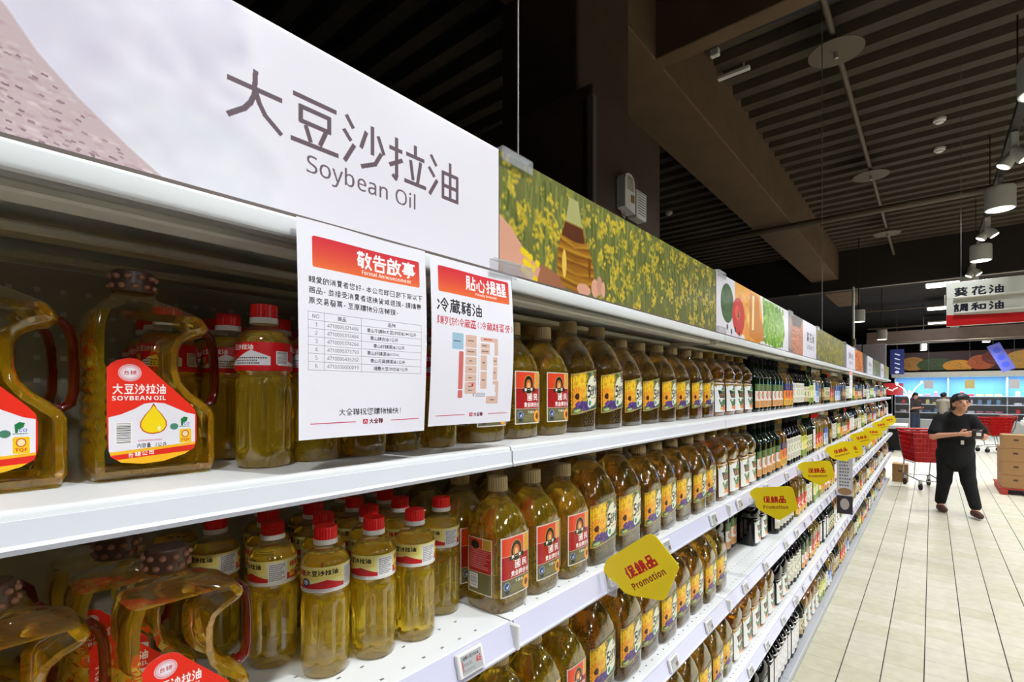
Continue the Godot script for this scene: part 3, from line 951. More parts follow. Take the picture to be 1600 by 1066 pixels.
func build_gondola() -> void:
	var length := BAY - 0.004
	var shelf := {}
	shelf["canopy"] = shelf_mesh(CANOPY_Y, SHELF_X, 0.026, length, false)
	for k in 4:
		shelf[k] = shelf_mesh(LEVELS[k], SHELF_X, 0.033 if k == 0 else 0.014, length, k > 0)
	var rails := []
	for k in 4:
		var q := Soup.new()
		var y: float = LEVELS[k]
		if k > 0:
			q.extrude(PackedVector2Array([Vector2(SHELF_X + 0.001, y + 0.001), Vector2(SHELF_X + 0.005, y + 0.001), Vector2(SHELF_X + 0.016, y - 0.038), Vector2(SHELF_X + 0.020, y - 0.040), Vector2(SHELF_X + 0.019, y - 0.044), Vector2(SHELF_X + 0.012, y - 0.043), Vector2(SHELF_X + 0.001, y - 0.006)]), Vector3.ZERO, Vector3(1, 0, 0), Vector3(0, 1, 0), Vector3(0, 0, -length))
		else:
			q.extrude(PackedVector2Array([Vector2(SHELF_X + 0.0005, y - 0.008), Vector2(SHELF_X + 0.003, y - 0.008), Vector2(SHELF_X + 0.0035, y - 0.028), Vector2(SHELF_X + 0.006, y - 0.031), Vector2(SHELF_X + 0.004, y - 0.036), Vector2(SHELF_X + 0.0005, y - 0.036)]), Vector3.ZERO, Vector3(1, 0, 0), Vector3(0, 1, 0), Vector3(0, 0, -length))
		rails.append(q.mesh(35.0))
	var rail_cap := box_mesh(Vector3(0.024, 0.044, 0.008), 0.002)
	var base := Soup.new()
	base.extrude(PackedVector2Array([Vector2(BACK_X + 0.012, 0.0), Vector2(BACK_X + 0.012, BASE_Y), Vector2(-0.605, BASE_Y), Vector2(-0.600, BASE_Y - 0.004), Vector2(-0.600, BASE_Y - 0.03), Vector2(-0.632 + 0.012, 0.085), Vector2(-0.632 + 0.004, 0.02), Vector2(-0.632, 0.0)]), Vector3.ZERO, Vector3(1, 0, 0), Vector3(0, 1, 0), Vector3(0, 0, -length))
	var base_mesh := base.mesh(35.0)
	var back := box_mesh(Vector3(0.012, 2.10, length), 0.0, Vector3(BACK_X, 1.07, -length * 0.5))
	# slotted post: a hollow channel whose face is left open at the slots
	var post_q := Soup.new()
	for sz in [-1.0, 1.0]:
		post_q.box(Vector3(BACK_X + 0.032, 1.06, sz * 0.014), Vector3(0.05, 2.12, 0.002))
		post_q.box(Vector3(BACK_X + 0.056, 1.06, sz * 0.0086), Vector3(0.002, 2.12, 0.0088))
	for k in 41:
		post_q.box(Vector3(BACK_X + 0.056, 0.125 + 0.05 * k, 0), Vector3(0.002, 0.024, 0.0084))
	var upright := post_q.mesh(20.0)
	var bracket := Soup.new()
	bracket.extrude(PackedVector2Array([Vector2(BACK_X + 0.05, -0.021), Vector2(BACK_X + 0.05, -0.036), Vector2(SHELF_X - 0.14, -0.034), Vector2(SHELF_X - 0.03, -0.027), Vector2(SHELF_X - 0.02, -0.021)]), Vector3.ZERO, Vector3(1, 0, 0), Vector3(0, 1, 0), Vector3(0, 0, -0.006))
	var bracket_mesh := bracket.mesh()
	var dots := Soup.new()  # raised dots, coloured as if light shone through holes in the panel
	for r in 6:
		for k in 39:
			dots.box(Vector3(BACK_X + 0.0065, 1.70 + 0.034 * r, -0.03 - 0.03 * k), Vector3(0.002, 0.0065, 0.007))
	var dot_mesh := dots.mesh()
	var stiff := box_mesh(Vector3(0.04, 0.012, length - 0.06), 0.003)
	var where := ["below the soybean oil poster", "below the rapeseed field poster", "below the vegetable poster", "below the salmon and lettering poster", "below the second rapeseed poster", "below the white lettering poster", "below the orange poster", "below the green olive poster", "below the second lettering poster", "at the end of the shelf run"]
	for b in BAYS:
		var t := thing("shelf_unit", "white metal supermarket shelf unit of cooking oils " + where[b], "shelf unit", Vector3(0, 0, -(BAY0 + BAY * b)), 0.0, "shelf units along the aisle")
		part("back_panel", back, mats.back_panel, t)
		part("base", base_mesh, mats.plinth, t)
		part("upright", upright, mats.upright, t, Vector3(0, 0, -0.0155))
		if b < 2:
			var dm := part("peg_hole_light_row", dot_mesh, mats.hole_light_pale, t)
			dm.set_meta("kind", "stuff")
		var c := part("canopy_shelf", shelf["canopy"], mats.shelf_white, t)
		part("groove", box_mesh(Vector3(0.006, 0.004, length), 0.0, Vector3(SHELF_X - 0.008, CANOPY_Y + 0.002, -length * 0.5)), mats.column_edge, c)
		for s in 3:
			part("stiffener", stiff, mats.panel_beige, c, Vector3(SHELF_X - 0.06 - 0.15 * s, CANOPY_Y - 0.0262, -length * 0.5))
		part("bracket", bracket_mesh, mats.panel_beige, c, Vector3(0, CANOPY_Y, -0.004))
		part("bracket", bracket_mesh, mats.panel_beige, c, Vector3(0, CANOPY_Y, -length + 0.010))
		for k in 4:
			var s := part("shelf", shelf[k], mats.shelf_white, t)
			part("price_rail" if k > 0 else "edge_strip", rails[k], mats.rail if k > 0 else mats.lip_white, s)
			part("bracket", bracket_mesh, mats.panel_beige, s, Vector3(0, LEVELS[k], -0.004))
			if k > 0:
				part("rail_cap", rail_cap, mats.white_plastic, s, Vector3(SHELF_X + 0.012, LEVELS[k] - 0.021, -length + 0.004))


# ---------------------------------------------------------------- posters above the shelves

func rape_field(w: int, h: int, sd: int) -> Image:
	var r := RandomNumberGenerator.new()
	r.seed = sd
	var im := canvas(w, h, Color(0.42, 0.43, 0.23))
	for k in 900:
		var x := r.randf() * w
		var y := r.randf() * h
		var g := r.randf()
		var c := Color(0.28, 0.33, 0.15).lerp(Color(0.56, 0.57, 0.28), g)
		stroke(im, Vector2(x, y), Vector2(x + r.randf_range(-0.05, 0.05) * h, y - r.randf_range(0.12, 0.4) * h), r.randf_range(2, 6) * h / 200.0, c)
	for k in 260:
		var x := r.randf() * w
		var y := r.randf() * h
		var s := r.randf_range(0.6, 1.5) * h / 26.0
		for j in 9:
			var c := Color(0.66, 0.58, 0.18).lerp(Color(0.82, 0.73, 0.24), r.randf())
			fill_ellipse(im, x + r.randf_range(-1, 1) * s, y + r.randf_range(-1.1, 1.1) * s, s * 0.42, s * 0.36, c)
		if k % 3 == 0:
			stroke(im, Vector2(x, y + s), Vector2(x + r.randf_range(-6, 6), y + s * 4.5), 3.0 * h / 200.0, Color(0.46, 0.52, 0.22))
	soften(im, maxi(2, h / 64))
	for k in 130:
		var x := r.randf() * w
		var y := h * r.randf_range(0.05, 1.0)
		var s := h / r.randf_range(18.0, 44.0)
		for j in 11:
			fill_ellipse(im, x + r.randf_range(-1, 1) * s, y + r.randf_range(-1.2, 1.2) * s, s * r.randf_range(0.18, 0.40), s * r.randf_range(0.16, 0.34), Color(0.70, 0.60, 0.14).lerp(Color(0.86, 0.76, 0.24), r.randf()))
	return im


func soft_spots(im: Image, r: RandomNumberGenerator, n: int, area: Rect2, lo: Color, hi: Color, s0: float, s1: float) -> void:
	for k in n:
		var s := r.randf_range(s0, s1)
		fill_ellipse(im, area.position.x + r.randf() * area.size.x, area.position.y + r.randf() * area.size.y, s, s * r.randf_range(0.4, 1.0), lo.lerp(hi, r.randf()))


func poster_soy() -> Image:
	var w := 2048
	var h := 384
	var r := RandomNumberGenerator.new()
	r.seed = 21
	var im := canvas(w, h, Color(0.91, 0.90, 0.92))
	soft_spots(im, r, 500, Rect2(800, 0, 480, h), Color(0.82, 0.80, 0.85), Color(0.90, 0.89, 0.92), 8, 40)
	soft_spots(im, r, 120, Rect2(1100, 240, 260, 140), Color(0.85, 0.85, 0.87), Color(0.91, 0.91, 0.92), 10, 26)
	soften(im, 24)
	# woven cloth in the corner of the picture
	var cloth := PackedVector2Array([Vector2(0, 0), Vector2(700, 0), Vector2(850, 90), Vector2(965, 189), Vector2(1000, 240), Vector2(1044, 284), Vector2(1110, 338), Vector2(1175, 384), Vector2(0, 384)])
	fill_poly(im, cloth, Color(0.78, 0.70, 0.70))
	for k in 5200:
		var x := r.randf() * 1290.0
		var y := r.randf() * h
		if Geometry2D.is_point_in_polygon(Vector2(x, y), cloth) and Geometry2D.is_point_in_polygon(Vector2(x + 18, y), cloth):
			var c := Color(0.70, 0.58, 0.60).lerp(Color(0.86, 0.80, 0.79), r.randf())
			stroke(im, Vector2(x, y), Vector2(x + r.randf_range(4, 14), y + r.randf_range(-2, 3)), r.randf_range(2, 5), c)
	soften(im, 3)
	for k in 1500:
		var x := r.randf() * 1150.0
		var y := 90 + r.randf() * 290.0
		if Geometry2D.is_point_in_polygon(Vector2(x, y), cloth) and Geometry2D.is_point_in_polygon(Vector2(x + 24, y), cloth):
			stroke(im, Vector2(x, y), Vector2(x + 3 + (k % 4), y + 1), 3, Color(0.54, 0.43, 0.45).lerp(Color(0.68, 0.58, 0.59), (k % 5) / 5.0))
	# letters
	var ink := Color(0.40, 0.33, 0.36)
	var px := w / 1.2
	var py := h / 0.225
	var x0 := (0.217 + 0.52) * px
	for k in 5:
		glyph(im, "大豆沙拉油"[k], x0 + k * 0.0742 * px, (2.16 - 2.096) * py, 0.069 * px, 0.068 * py, 10.0, ink)
	latin(im, "Soybean Oil", Rect2((0.314 + 0.52) * px, (2.16 - 2.022) * py, 0.174 * px, 0.031 * py), ink, false, false)
	return im


func poster_rape() -> Image:
	var w := 1400
	var h := 256
	var im := rape_field(w, h, 31)
	var skin := Color(0.84, 0.62, 0.52)
	# arm and hands around the flask
	fill_poly(im, PackedVector2Array([Vector2(0, 130), Vector2(40, 150), Vector2(90, 190), Vector2(140, 215), Vector2(240, 226), Vector2(250, 256), Vector2(0, 256)]), skin)
	fill_poly(im, PackedVector2Array([Vector2(150, 205), Vector2(250, 225), Vector2(256, 256), Vector2(130, 256)]), Color(0.62, 0.40, 0.28))
	for k in 10:
		fill_ellipse(im, 80 + k * 9 % 60, 190 + (k * 23) % 60, 10, 8, Color(0.92, 0.80, 0.14))
	# glass neck
	fill_poly(im, PackedVector2Array([Vector2(250, 84), Vector2(270, 20), Vector2(310, 20), Vector2(330, 84)]), Color(0.66, 0.66, 0.42))
	# flask of oil
	var left := [[82, 248], [110, 240], [130, 228], [170, 214], [212, 220], [240, 244], [250, 300]]
	var right := [[82, 332], [110, 346], [150, 376], [188, 392], [222, 388], [244, 360], [250, 300]]
	var glass := PackedVector2Array()
	for p in left:
		glass.append(Vector2(p[1], p[0]))
	for k in range(right.size() - 2, -1, -1):
		glass.append(Vector2(right[k][1], right[k][0]))
	fill_poly(im, glass, Color(0.58, 0.38, 0.10))
	fill_poly(im, PackedVector2Array([Vector2(250, 84), Vector2(330, 84), Vector2(342, 118), Vector2(300, 128), Vector2(232, 122)]), Color(0.36, 0.19, 0.10))
	for k in 26:
		var y := 122.0 + k * 4.6
		var dip := 6.0 + 6.0 * sin(k * 0.9)
		var x0 := 236.0 - 20.0 * sin(clampf((y - 100.0) / 110.0, 0.0, 1.0) * PI * 0.5) + (maxf(0.0, y - 205.0) * 0.7)
		var x1 := 348.0 + 40.0 * sin(clampf((y - 110.0) / 80.0, 0.0, 1.0) * PI * 0.5) - (maxf(0.0, y - 205.0) * 0.8)
		var c: Color = [Color(0.66, 0.46, 0.12), Color(0.55, 0.35, 0.09), Color(0.72, 0.54, 0.17), Color(0.60, 0.40, 0.10), Color(0.48, 0.29, 0.08)][(k * 7) % 5]
		stroke(im, Vector2(x0, y), Vector2((x0 + x1) * 0.5, y + dip), 5, c)
		stroke(im, Vector2((x0 + x1) * 0.5, y + dip), Vector2(x1, y), 5, c)
	fill_ellipse(im, 246, 186, 10, 34, Color(0.88, 0.74, 0.34))
	fill_ellipse(im, 366, 176, 7, 26, Color(0.46, 0.26, 0.08))
	fill_ellipse(im, 338, 236, 34, 15, skin)
	fill_ellipse(im, 396, 224, 20, 24, skin)
	fill_ellipse(im, 420, 214, 14, 26, skin.darkened(0.08))
	fill_ellipse(im, 440, 222, 11, 22, skin)
	soften(im, 4)
	return im


func poster_veg() -> Image:
	var w := 1024
	var h := 200
	var r := RandomNumberGenerator.new()
	r.seed = 41
	var im := canvas(w, h, Color(0.90, 0.89, 0.91))
	fill_ellipse(im, 110, 88, 68, 66, Color(0.20, 0.36, 0.16))
	soft_spots(im, r, 120, Rect2(60, 40, 90, 90), Color(0.16, 0.30, 0.12), Color(0.32, 0.46, 0.22), 4, 12)
	fill_poly(im, PackedVector2Array([Vector2(190, 0), Vector2(520, 0), Vector2(560, 110), Vector2(520, 196), Vector2(330, 200), Vector2(200, 120)]), Color(0.93, 0.66, 0.20))
	soft_spots(im, r, 90, Rect2(240, 10, 260, 170), Color(0.88, 0.52, 0.12), Color(0.96, 0.80, 0.36), 8, 26)
	fill_poly(im, PackedVector2Array([Vector2(380, 10), Vector2(500, 10), Vector2(520, 90), Vector2(580, 130), Vector2(576, 180), Vector2(470, 192), Vector2(370, 176), Vector2(372, 100)]), Color(0.80, 0.50, 0.14))
	fill_poly(im, PackedVector2Array([Vector2(410, 16), Vector2(440, 16), Vector2(430, 150), Vector2(404, 150)]), Color(0.96, 0.86, 0.62))
	fill_ellipse(im, 236, 118, 74, 66, Color(0.80, 0.13, 0.10))
	fill_ellipse(im, 224, 106, 30, 26, Color(0.92, 0.30, 0.22))
	fill_poly(im, PackedVector2Array([Vector2(230, 90), Vector2(246, 118), Vector2(236, 124), Vector2(222, 122)]), Color(0.26, 0.42, 0.14))
	fill_poly(im, PackedVector2Array([Vector2(560, 10), Vector2(700, 4), Vector2(860, 18), Vector2(930, 60), Vector2(950, 120), Vector2(900, 180), Vector2(760, 196), Vector2(620, 176), Vector2(570, 100)]), Color(0.40, 0.62, 0.16))
	soft_spots(im, r, 220, Rect2(570, 10, 350, 170), Color(0.30, 0.52, 0.10), Color(0.66, 0.82, 0.34), 4, 20)
	for k in 14:
		stroke(im, Vector2(600 + k * 22, 176 - (k % 4) * 20), Vector2(620 + k * 24, 30 + (k % 3) * 20), 4, Color(0.70, 0.84, 0.42))
	for k in 4:
		fill_ellipse(im, 110 + k * 44, 168 + (k % 2) * 12, 8, 10, Color(0.10, 0.10, 0.12))
	soften(im, 2)
	return im


func poster_salmon() -> Image:
	var im := canvas(768, 200, Color(0.86, 0.85, 0.88))
	var r := RandomNumberGenerator.new()
	r.seed = 51
	im.fill_rect(Rect2i(0, 0, 60, 200), Color(0.62, 0.60, 0.60))
	im.fill_rect(Rect2i(60, 0, 300, 200), Color(0.76, 0.50, 0.38))
	for k in 60:
		var y := r.randf() * 200
		stroke(im, Vector2(70 + r.randf() * 200, y), Vector2(140 + r.randf() * 200, y + r.randf_range(-30, 30)), 5, Color(0.64, 0.36, 0.26).lerp(Color(0.90, 0.70, 0.58), r.randf()))
	fill_poly(im, PackedVector2Array([Vector2(60, 0), Vector2(360, 0), Vector2(300, 50), Vector2(100, 60)]), Color(0.36, 0.34, 0.30))
	var ink := Color(0.30, 0.28, 0.32)
	for k in 3:
		glyph(im, "葵花油"[k], 470 + k * 78, 56, 66, 52, 7, ink)
	latin(im, "Sunflower Oil", Rect2(470, 120, 220, 30), ink, false, false)
	soften(im, 2)
	return im


func poster_text() -> Image:
	var im := canvas(512, 200, Color(0.88, 0.87, 0.91))
	im.fill_rect(Rect2i(0, 0, 110, 200), Color(0.50, 0.49, 0.50))
	var ink := Color(0.30, 0.28, 0.34)
	for k in 3:
		glyph(im, "調和油"[k], 210 + k * 74, 56, 62, 56, 7, ink)
	latin(im, "Blended Oil", Rect2(220, 126, 190, 28), ink, false, false)
	return im


func poster_orange() -> Image:
	var im := canvas(512, 200, Color(0.80, 0.42, 0.14))
	var r := RandomNumberGenerator.new()
	r.seed = 61
	soft_spots(im, r, 160, Rect2(0, 0, 512, 200), Color(0.68, 0.30, 0.08), Color(0.93, 0.60, 0.26), 8, 40)
	fill_poly(im, PackedVector2Array([Vector2(330, 0), Vector2(512, 0), Vector2(512, 200), Vector2(390, 200)]), Color(0.24, 0.30, 0.22))
	soften(im, 3)
	return im


func poster_olive() -> Image:
	var im := canvas(512, 200, Color(0.34, 0.40, 0.22))
	var r := RandomNumberGenerator.new()
	r.seed = 71
	soft_spots(im, r, 200, Rect2(0, 0, 512, 200), Color(0.20, 0.26, 0.14), Color(0.62, 0.62, 0.40), 8, 34)
	soften(im, 2)
	return im


func build_posters() -> void:
	tex_mat("p_soy", poster_soy(), 0.30)
	tex_mat("p_rape", poster_rape(), 0.30)
	tex_mat("p_veg", poster_veg(), 0.30)
	tex_mat("p_salmon", poster_salmon(), 0.35)
	tex_mat("p_text", poster_text(), 0.35)
	tex_mat("p_orange", poster_orange(), 0.35)
	tex_mat("p_olive", poster_olive(), 0.35)
	var rape2 := rape_field(1024, 200, 33)
	soften(rape2, 2)
	tex_mat("p_rape2", rape2, 0.35)
	var spots := [
		[-0.52, 0.68, "p_soy", "white header board with grey soybean oil lettering and woven cloth picture"],
		[0.68, 1.88, "p_rape", "header board with a hand holding an oil flask in yellow rapeseed flowers"],
		[1.88, 3.08, "p_veg", "white header board with tomato, lettuce, avocado and oil bottle picture"],
		[3.08, 3.95, "p_salmon", "header board with grilled salmon picture and dark lettering on white"],
		[3.95, 5.35, "p_rape2", "header board of plain yellow rapeseed flowers beyond the salmon board"],
		[5.35, 6.2, "p_text", "white header board with dark lettering beyond the plain rapeseed board"],
		[6.2, 7.3, "p_orange", "orange and dark green header board"],
		[7.3, 8.2, "p_text", "white header board with dark lettering beyond the orange board"],
		[8.2, 9.4, "p_olive", "mottled olive green header board far along the shelf run"],
		[9.4, 10.2, "p_text", "white header board with dark lettering beyond the olive green board"],
		[10.2, 11.44, "p_rape2", "yellow rapeseed header board at the far end of the shelf run"]]
	for s in spots:
		var len_s: float = s[1] - s[0] - 0.002
		var t := thing("header_board", s[3], "poster", Vector3(-0.607, CANOPY_Y + 0.006, -(s[0] + s[1]) * 0.5), 0.0, "printed header boards on top of the shelves")
		part("board", box_mesh(Vector3(0.004, 0.229, len_s), 0.0, Vector3(0, 0.1145, 0)), mats[s[2]], t)
		if s[0] > 0.5:
			# clear clips that join two boards, top and bottom
			for yy in [0.214, 0.006]:
				var q := Soup.new()
				q.chamfered(Vector3(0.008, yy + 0.008, 0), Vector3(0.004, 0.024, 0.09), 0.001)
				q.chamfered(Vector3(0.0, yy + 0.021, 0), Vector3(0.020, 0.003, 0.09), 0.001)
				part("clip", q.mesh(), mats.clear_plastic, t, Vector3(0.0, 0, len_s * 0.5 - 0.046))


# ---------------------------------------------------------------- lamps over the aisle and an added fill row

func build_lamps() -> void:
	lamp_row(LAMP_X, "above the aisle", 10)
	lamp_row(3.6, "added unseen at the right as fill light", 10)  # added row out of view, throws low fill light into the shelves
	spot_row()


func lamp_row(row_x: float, where: String, count: int) -> void:
	var track := thing("lighting_track", "long dark ceiling track carrying the lamps " + where, "light track", Vector3(row_x, LAMP_Y + 0.34, 0))
	part("rail", box_mesh(Vector3(0.06, 0.05, 25.0), 0.004, Vector3(0, 0, -5.5)), mats.pipe_dark, track)
	for k in 11:
		part("hanger", tube_mesh([Vector3(0, 0.02, 6.5 - 2.4 * k), Vector3(0, CEIL_Y - LAMP_Y - 0.34, 6.5 - 2.4 * k)], 0.006, 6), mats.pipe_dark, track)
	var housing := Soup.new()
	housing.loft([[0.0, 0.112, 0.112], [0.012, 0.115, 0.115], [0.20, 0.115, 0.115], [0.215, 0.108, 0.108]], 28)
	housing.tube([Vector3(0, 0.21, 0), Vector3(0, 0.315, 0)], [0.014], 8)
	var housing_mesh := housing.mesh()
	var lens := lathe_mesh([[0.098, -0.004], [0.100, -0.001], [0.098, 0.0]], 24)
	for k in count:
		var z := -5.7 + 2.5 * k  # lamps behind the camera are added to light faces turned towards it
		var t := thing("downlight", "white cylindrical downlight on the ceiling track " + where, "ceiling lamp", Vector3(row_x, LAMP_Y, -z), 0.0, "cylindrical downlights on the track " + where)
		part("housing", housing_mesh, mats.fixture_white, t)
		part("lamp_lens", lens, mats.lamp_glow, t)
		var l := SpotLight3D.new()
		l.name = "downlight_beam"
		l.light_color = Color(0.97, 0.98, 1.0)
		l.light_energy = 4.5 if row_x < 1.0 else 17.0
		l.light_size = 0.09
		l.spot_angle = 62.0 if row_x < 1.0 else 78.0
		l.spot_angle_attenuation = 0.7
		l.spot_range = 20.0
		l.spot_attenuation = 2.0
		l.shadow_enabled = true
		l.position = Vector3(0, -0.015, 0)
		l.rotation.x = -PI / 2
		t.add_child(l, true)


func spot_row() -> void:
	var head := Soup.new()
	head.loft([[0.0, 0.048, 0.048], [0.01, 0.052, 0.052], [0.05, 0.05, 0.05], [0.09, 0.034, 0.034], [0.12, 0.026, 0.026]], 18)
	var head_mesh := head.mesh()
	var head_lens := lathe_mesh([[0.042, -0.003], [0.043, 0.0]], 18)
	for k in 9:
		var z := -4.5 + 2.55 * k  # unseen pairs behind the camera, added to brighten camera-facing surfaces
		var t := thing("twin_spotlight", "pair of white adjustable spotlights on the ceiling track", "ceiling lamp", Vector3(LAMP_X, LAMP_Y + 0.10, -z), 0.0, "twin spotlights on the track")
		part("bracket", box_mesh(Vector3(0.05, 0.16, 0.09), 0.006, Vector3(0, 0.13, 0)), mats.fixture_white, t)
		for sg in [-1.0, 1.0]:
			var at := Vector3(sg * 0.06, -0.03, 0.05 * sg)
			var aim := Vector3(-1.15 if sg < 0 else 1.35, -2.05, 0.10)
			var h := part("spot_head", head_mesh, mats.fixture_white, t, at)
			h.basis = Basis(Quaternion(Vector3.DOWN, aim.normalized()))
			part("lamp_lens", head_lens, mats.lamp_glow, h)
			var l := SpotLight3D.new()
			l.name = "spotlight_beam"
			l.light_color = Color(0.97, 0.98, 1.0)
			l.light_energy = 3.8 if sg < 0 else 5.0
			l.light_size = 0.04
			l.spot_angle = 44.0
			l.spot_angle_attenuation = 0.9
			l.spot_range = 20.0
			l.spot_attenuation = 2.0
			l.shadow_enabled = true
			l.position = at + aim.normalized() * 0.012
			l.basis = Basis.looking_at(aim.normalized(), Vector3.FORWARD)
			t.add_child(l, true)


# ---------------------------------------------------------------- bottles

func section_at(sections: Array, y: float) -> Array:
	for k in sections.size() - 1:
		if y <= sections[k + 1][0]:
			var f: float = clampf((y - sections[k][0]) / maxf(sections[k + 1][0] - sections[k][0], 1e-6), 0.0, 1.0)
			return [lerpf(sections[k][1], sections[k + 1][1], f), lerpf(sections[k][2], sections[k + 1][2], f), lerpf(sections[k][3], sections[k + 1][3], f)]
	return [sections[-1][1], sections[-1][2], sections[-1][3]]


func face_label(sections: Array, y0: float, y1: float, w: float, slope := 0.0, side := false) -> ArrayMesh:
	# a printed sheet that follows the front (or the left side) of a bottle
	var nx := 12
	var ny := 5
	var grid := []
	for j in ny + 1:
		var row := []
		for i in nx + 1:
			var a := (float(i) / nx - 0.5) * w
			var y := lerpf(y0, y1, float(j) / ny) + slope * a
			var s := section_at(sections, y)
			var ha: float = s[1] if side else s[0]
			var hb: float = s[0] if side else s[1]
			var q := clampf(absf(a) / ha, 0.0, 0.995)
			var b: float = hb * pow(1.0 - pow(q, s[2]), 1.0 / s[2]) + 0.0009
			row.append(Vector3(-b, y, a) if side else Vector3(a, y, b))
		grid.append(row)
	var m := Soup.new()
	for j in ny:
		for i in nx:
			var u0 := float(i) / nx
			var u1 := float(i + 1) / nx
			var v0 := 1.0 - float(j) / ny
			var v1 := 1.0 - float(j + 1) / ny
			m.quad(grid[j][i], grid[j][i + 1], grid[j + 1][i + 1], grid[j + 1][i], Vector2(u0, v0), Vector2(u1, v0), Vector2(u1, v1), Vector2(u0, v1))
	return m.mesh(60.0)


func band_label(sections: Array, y0: float, y1: float, turn := TAU) -> ArrayMesh:
	var n := 36
	var m := Soup.new()
	for j in 3:
		for i in n:
			var q := []
			for c in [[0, 0], [1, 0], [1, 1], [0, 1]]:
				var a: float = (float(i + c[0]) / n - 0.5) * turn
				var y := lerpf(y0, y1, float(j + c[1]) / 3.0)
				var s := section_at(sections, y)
				q.append(Vector3(sin(a) * (s[0] + 0.0009), y, cos(a) * (s[1] + 0.0009)))
			var u0 := float(i) / n
			var u1 := float(i + 1) / n
			m.quad(q[0], q[1], q[2], q[3], Vector2(u0, 1.0 - j / 3.0), Vector2(u1, 1.0 - j / 3.0), Vector2(u1, 1.0 - (j + 1) / 3.0), Vector2(u0, 1.0 - (j + 1) / 3.0))
	return m.mesh(60.0)


func blank(base: String, category: String) -> Node3D:
	var o := Node3D.new()
	o.name = base
	o.set_meta("base", base)
	o.set_meta("category", category)
	return o


func bottle(base: String, sections: Array, fill: float, liquid: String, cap: Array, cap_mat: String, segs := 40) -> Node3D:
	# the oil up to the fill line, the empty neck above it and a ribbed cap
	var o := blank(base, "bottle")
	var low := []
	var high := []
	for s in sections:
		if s[0] < fill:
			low.append(s)
		else:
			high.append(s)
	var cut := section_at(sections, fill)
	low.append([fill, cut[0], cut[1], cut[2]])
	var q := Soup.new()
	q.loft(low, segs)
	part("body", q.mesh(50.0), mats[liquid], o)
	if high.size() > 0:
		high.push_front([fill + 0.0006, cut[0], cut[1], cut[2]])
		var n := Soup.new()
		n.loft(high, segs, false, false)
		part("neck", n.mesh(50.0), mats["clear_shell"] if not liquid.begins_with("glass") else mats[liquid], o)
	# cap: [y0, y1, radius]
	var c := Soup.new()
	var y0: float = cap[0]
	var y1: float = cap[1]
	var r: float = cap[2]
	c.loft([[y0, r * 0.98, r * 0.98, 2.0, 0.0, 24], [y0 + 0.001, r, r, 2.0, 0.05, 24], [y1 - 0.002, r * 0.99, r * 0.99, 2.0, 0.05, 24], [y1, r * 0.93, r * 0.93, 2.0, 0.0, 24]], 48)
	part("cap", c.mesh(30.0), mats[cap_mat], o)
	return o


# label prints

func barcode(im: Image, r: Rect2, sd: int, upright := true) -> void:
	var g := RandomNumberGenerator.new()
	g.seed = sd
	im.fill_rect(Rect2i(r), Color(0.93, 0.92, 0.90))
	var p := 0.06
	var on := true
	while p < 0.94:
		var w := g.randf_range(0.012, 0.04)
		if on:
			if upright:
				im.fill_rect(Rect2i(int(r.position.x + r.size.x * p), int(r.position.y + r.size.y * 0.08), maxi(1, int(r.size.x * w)), int(r.size.y * 0.84)), Color(0.12, 0.12, 0.12))
			else:
				im.fill_rect(Rect2i(int(r.position.x + r.size.x * 0.08), int(r.position.y + r.size.y * p), int(r.size.x * 0.84), maxi(1, int(r.size.y * w))), Color(0.12, 0.12, 0.12))
		p += w
		on = not on


func small_lines(im: Image, r: Rect2, rows: int, c: Color, sd: int) -> void:
	# lines of print too small to read
	var g := RandomNumberGenerator.new()
	g.seed = sd
	var h := r.size.y / rows
	for k in rows:
		var x := r.position.x
		var stop := r.position.x + r.size.x * g.randf_range(0.7, 1.0)
		while x < stop:
			var w := h * g.randf_range(0.3, 0.55)
			im.fill_rect(Rect2i(int(x), int(r.position.y + k * h + h * 0.15), maxi(1, int(w)), maxi(1, int(h * 0.55))), c)
			x += w + h * 0.18


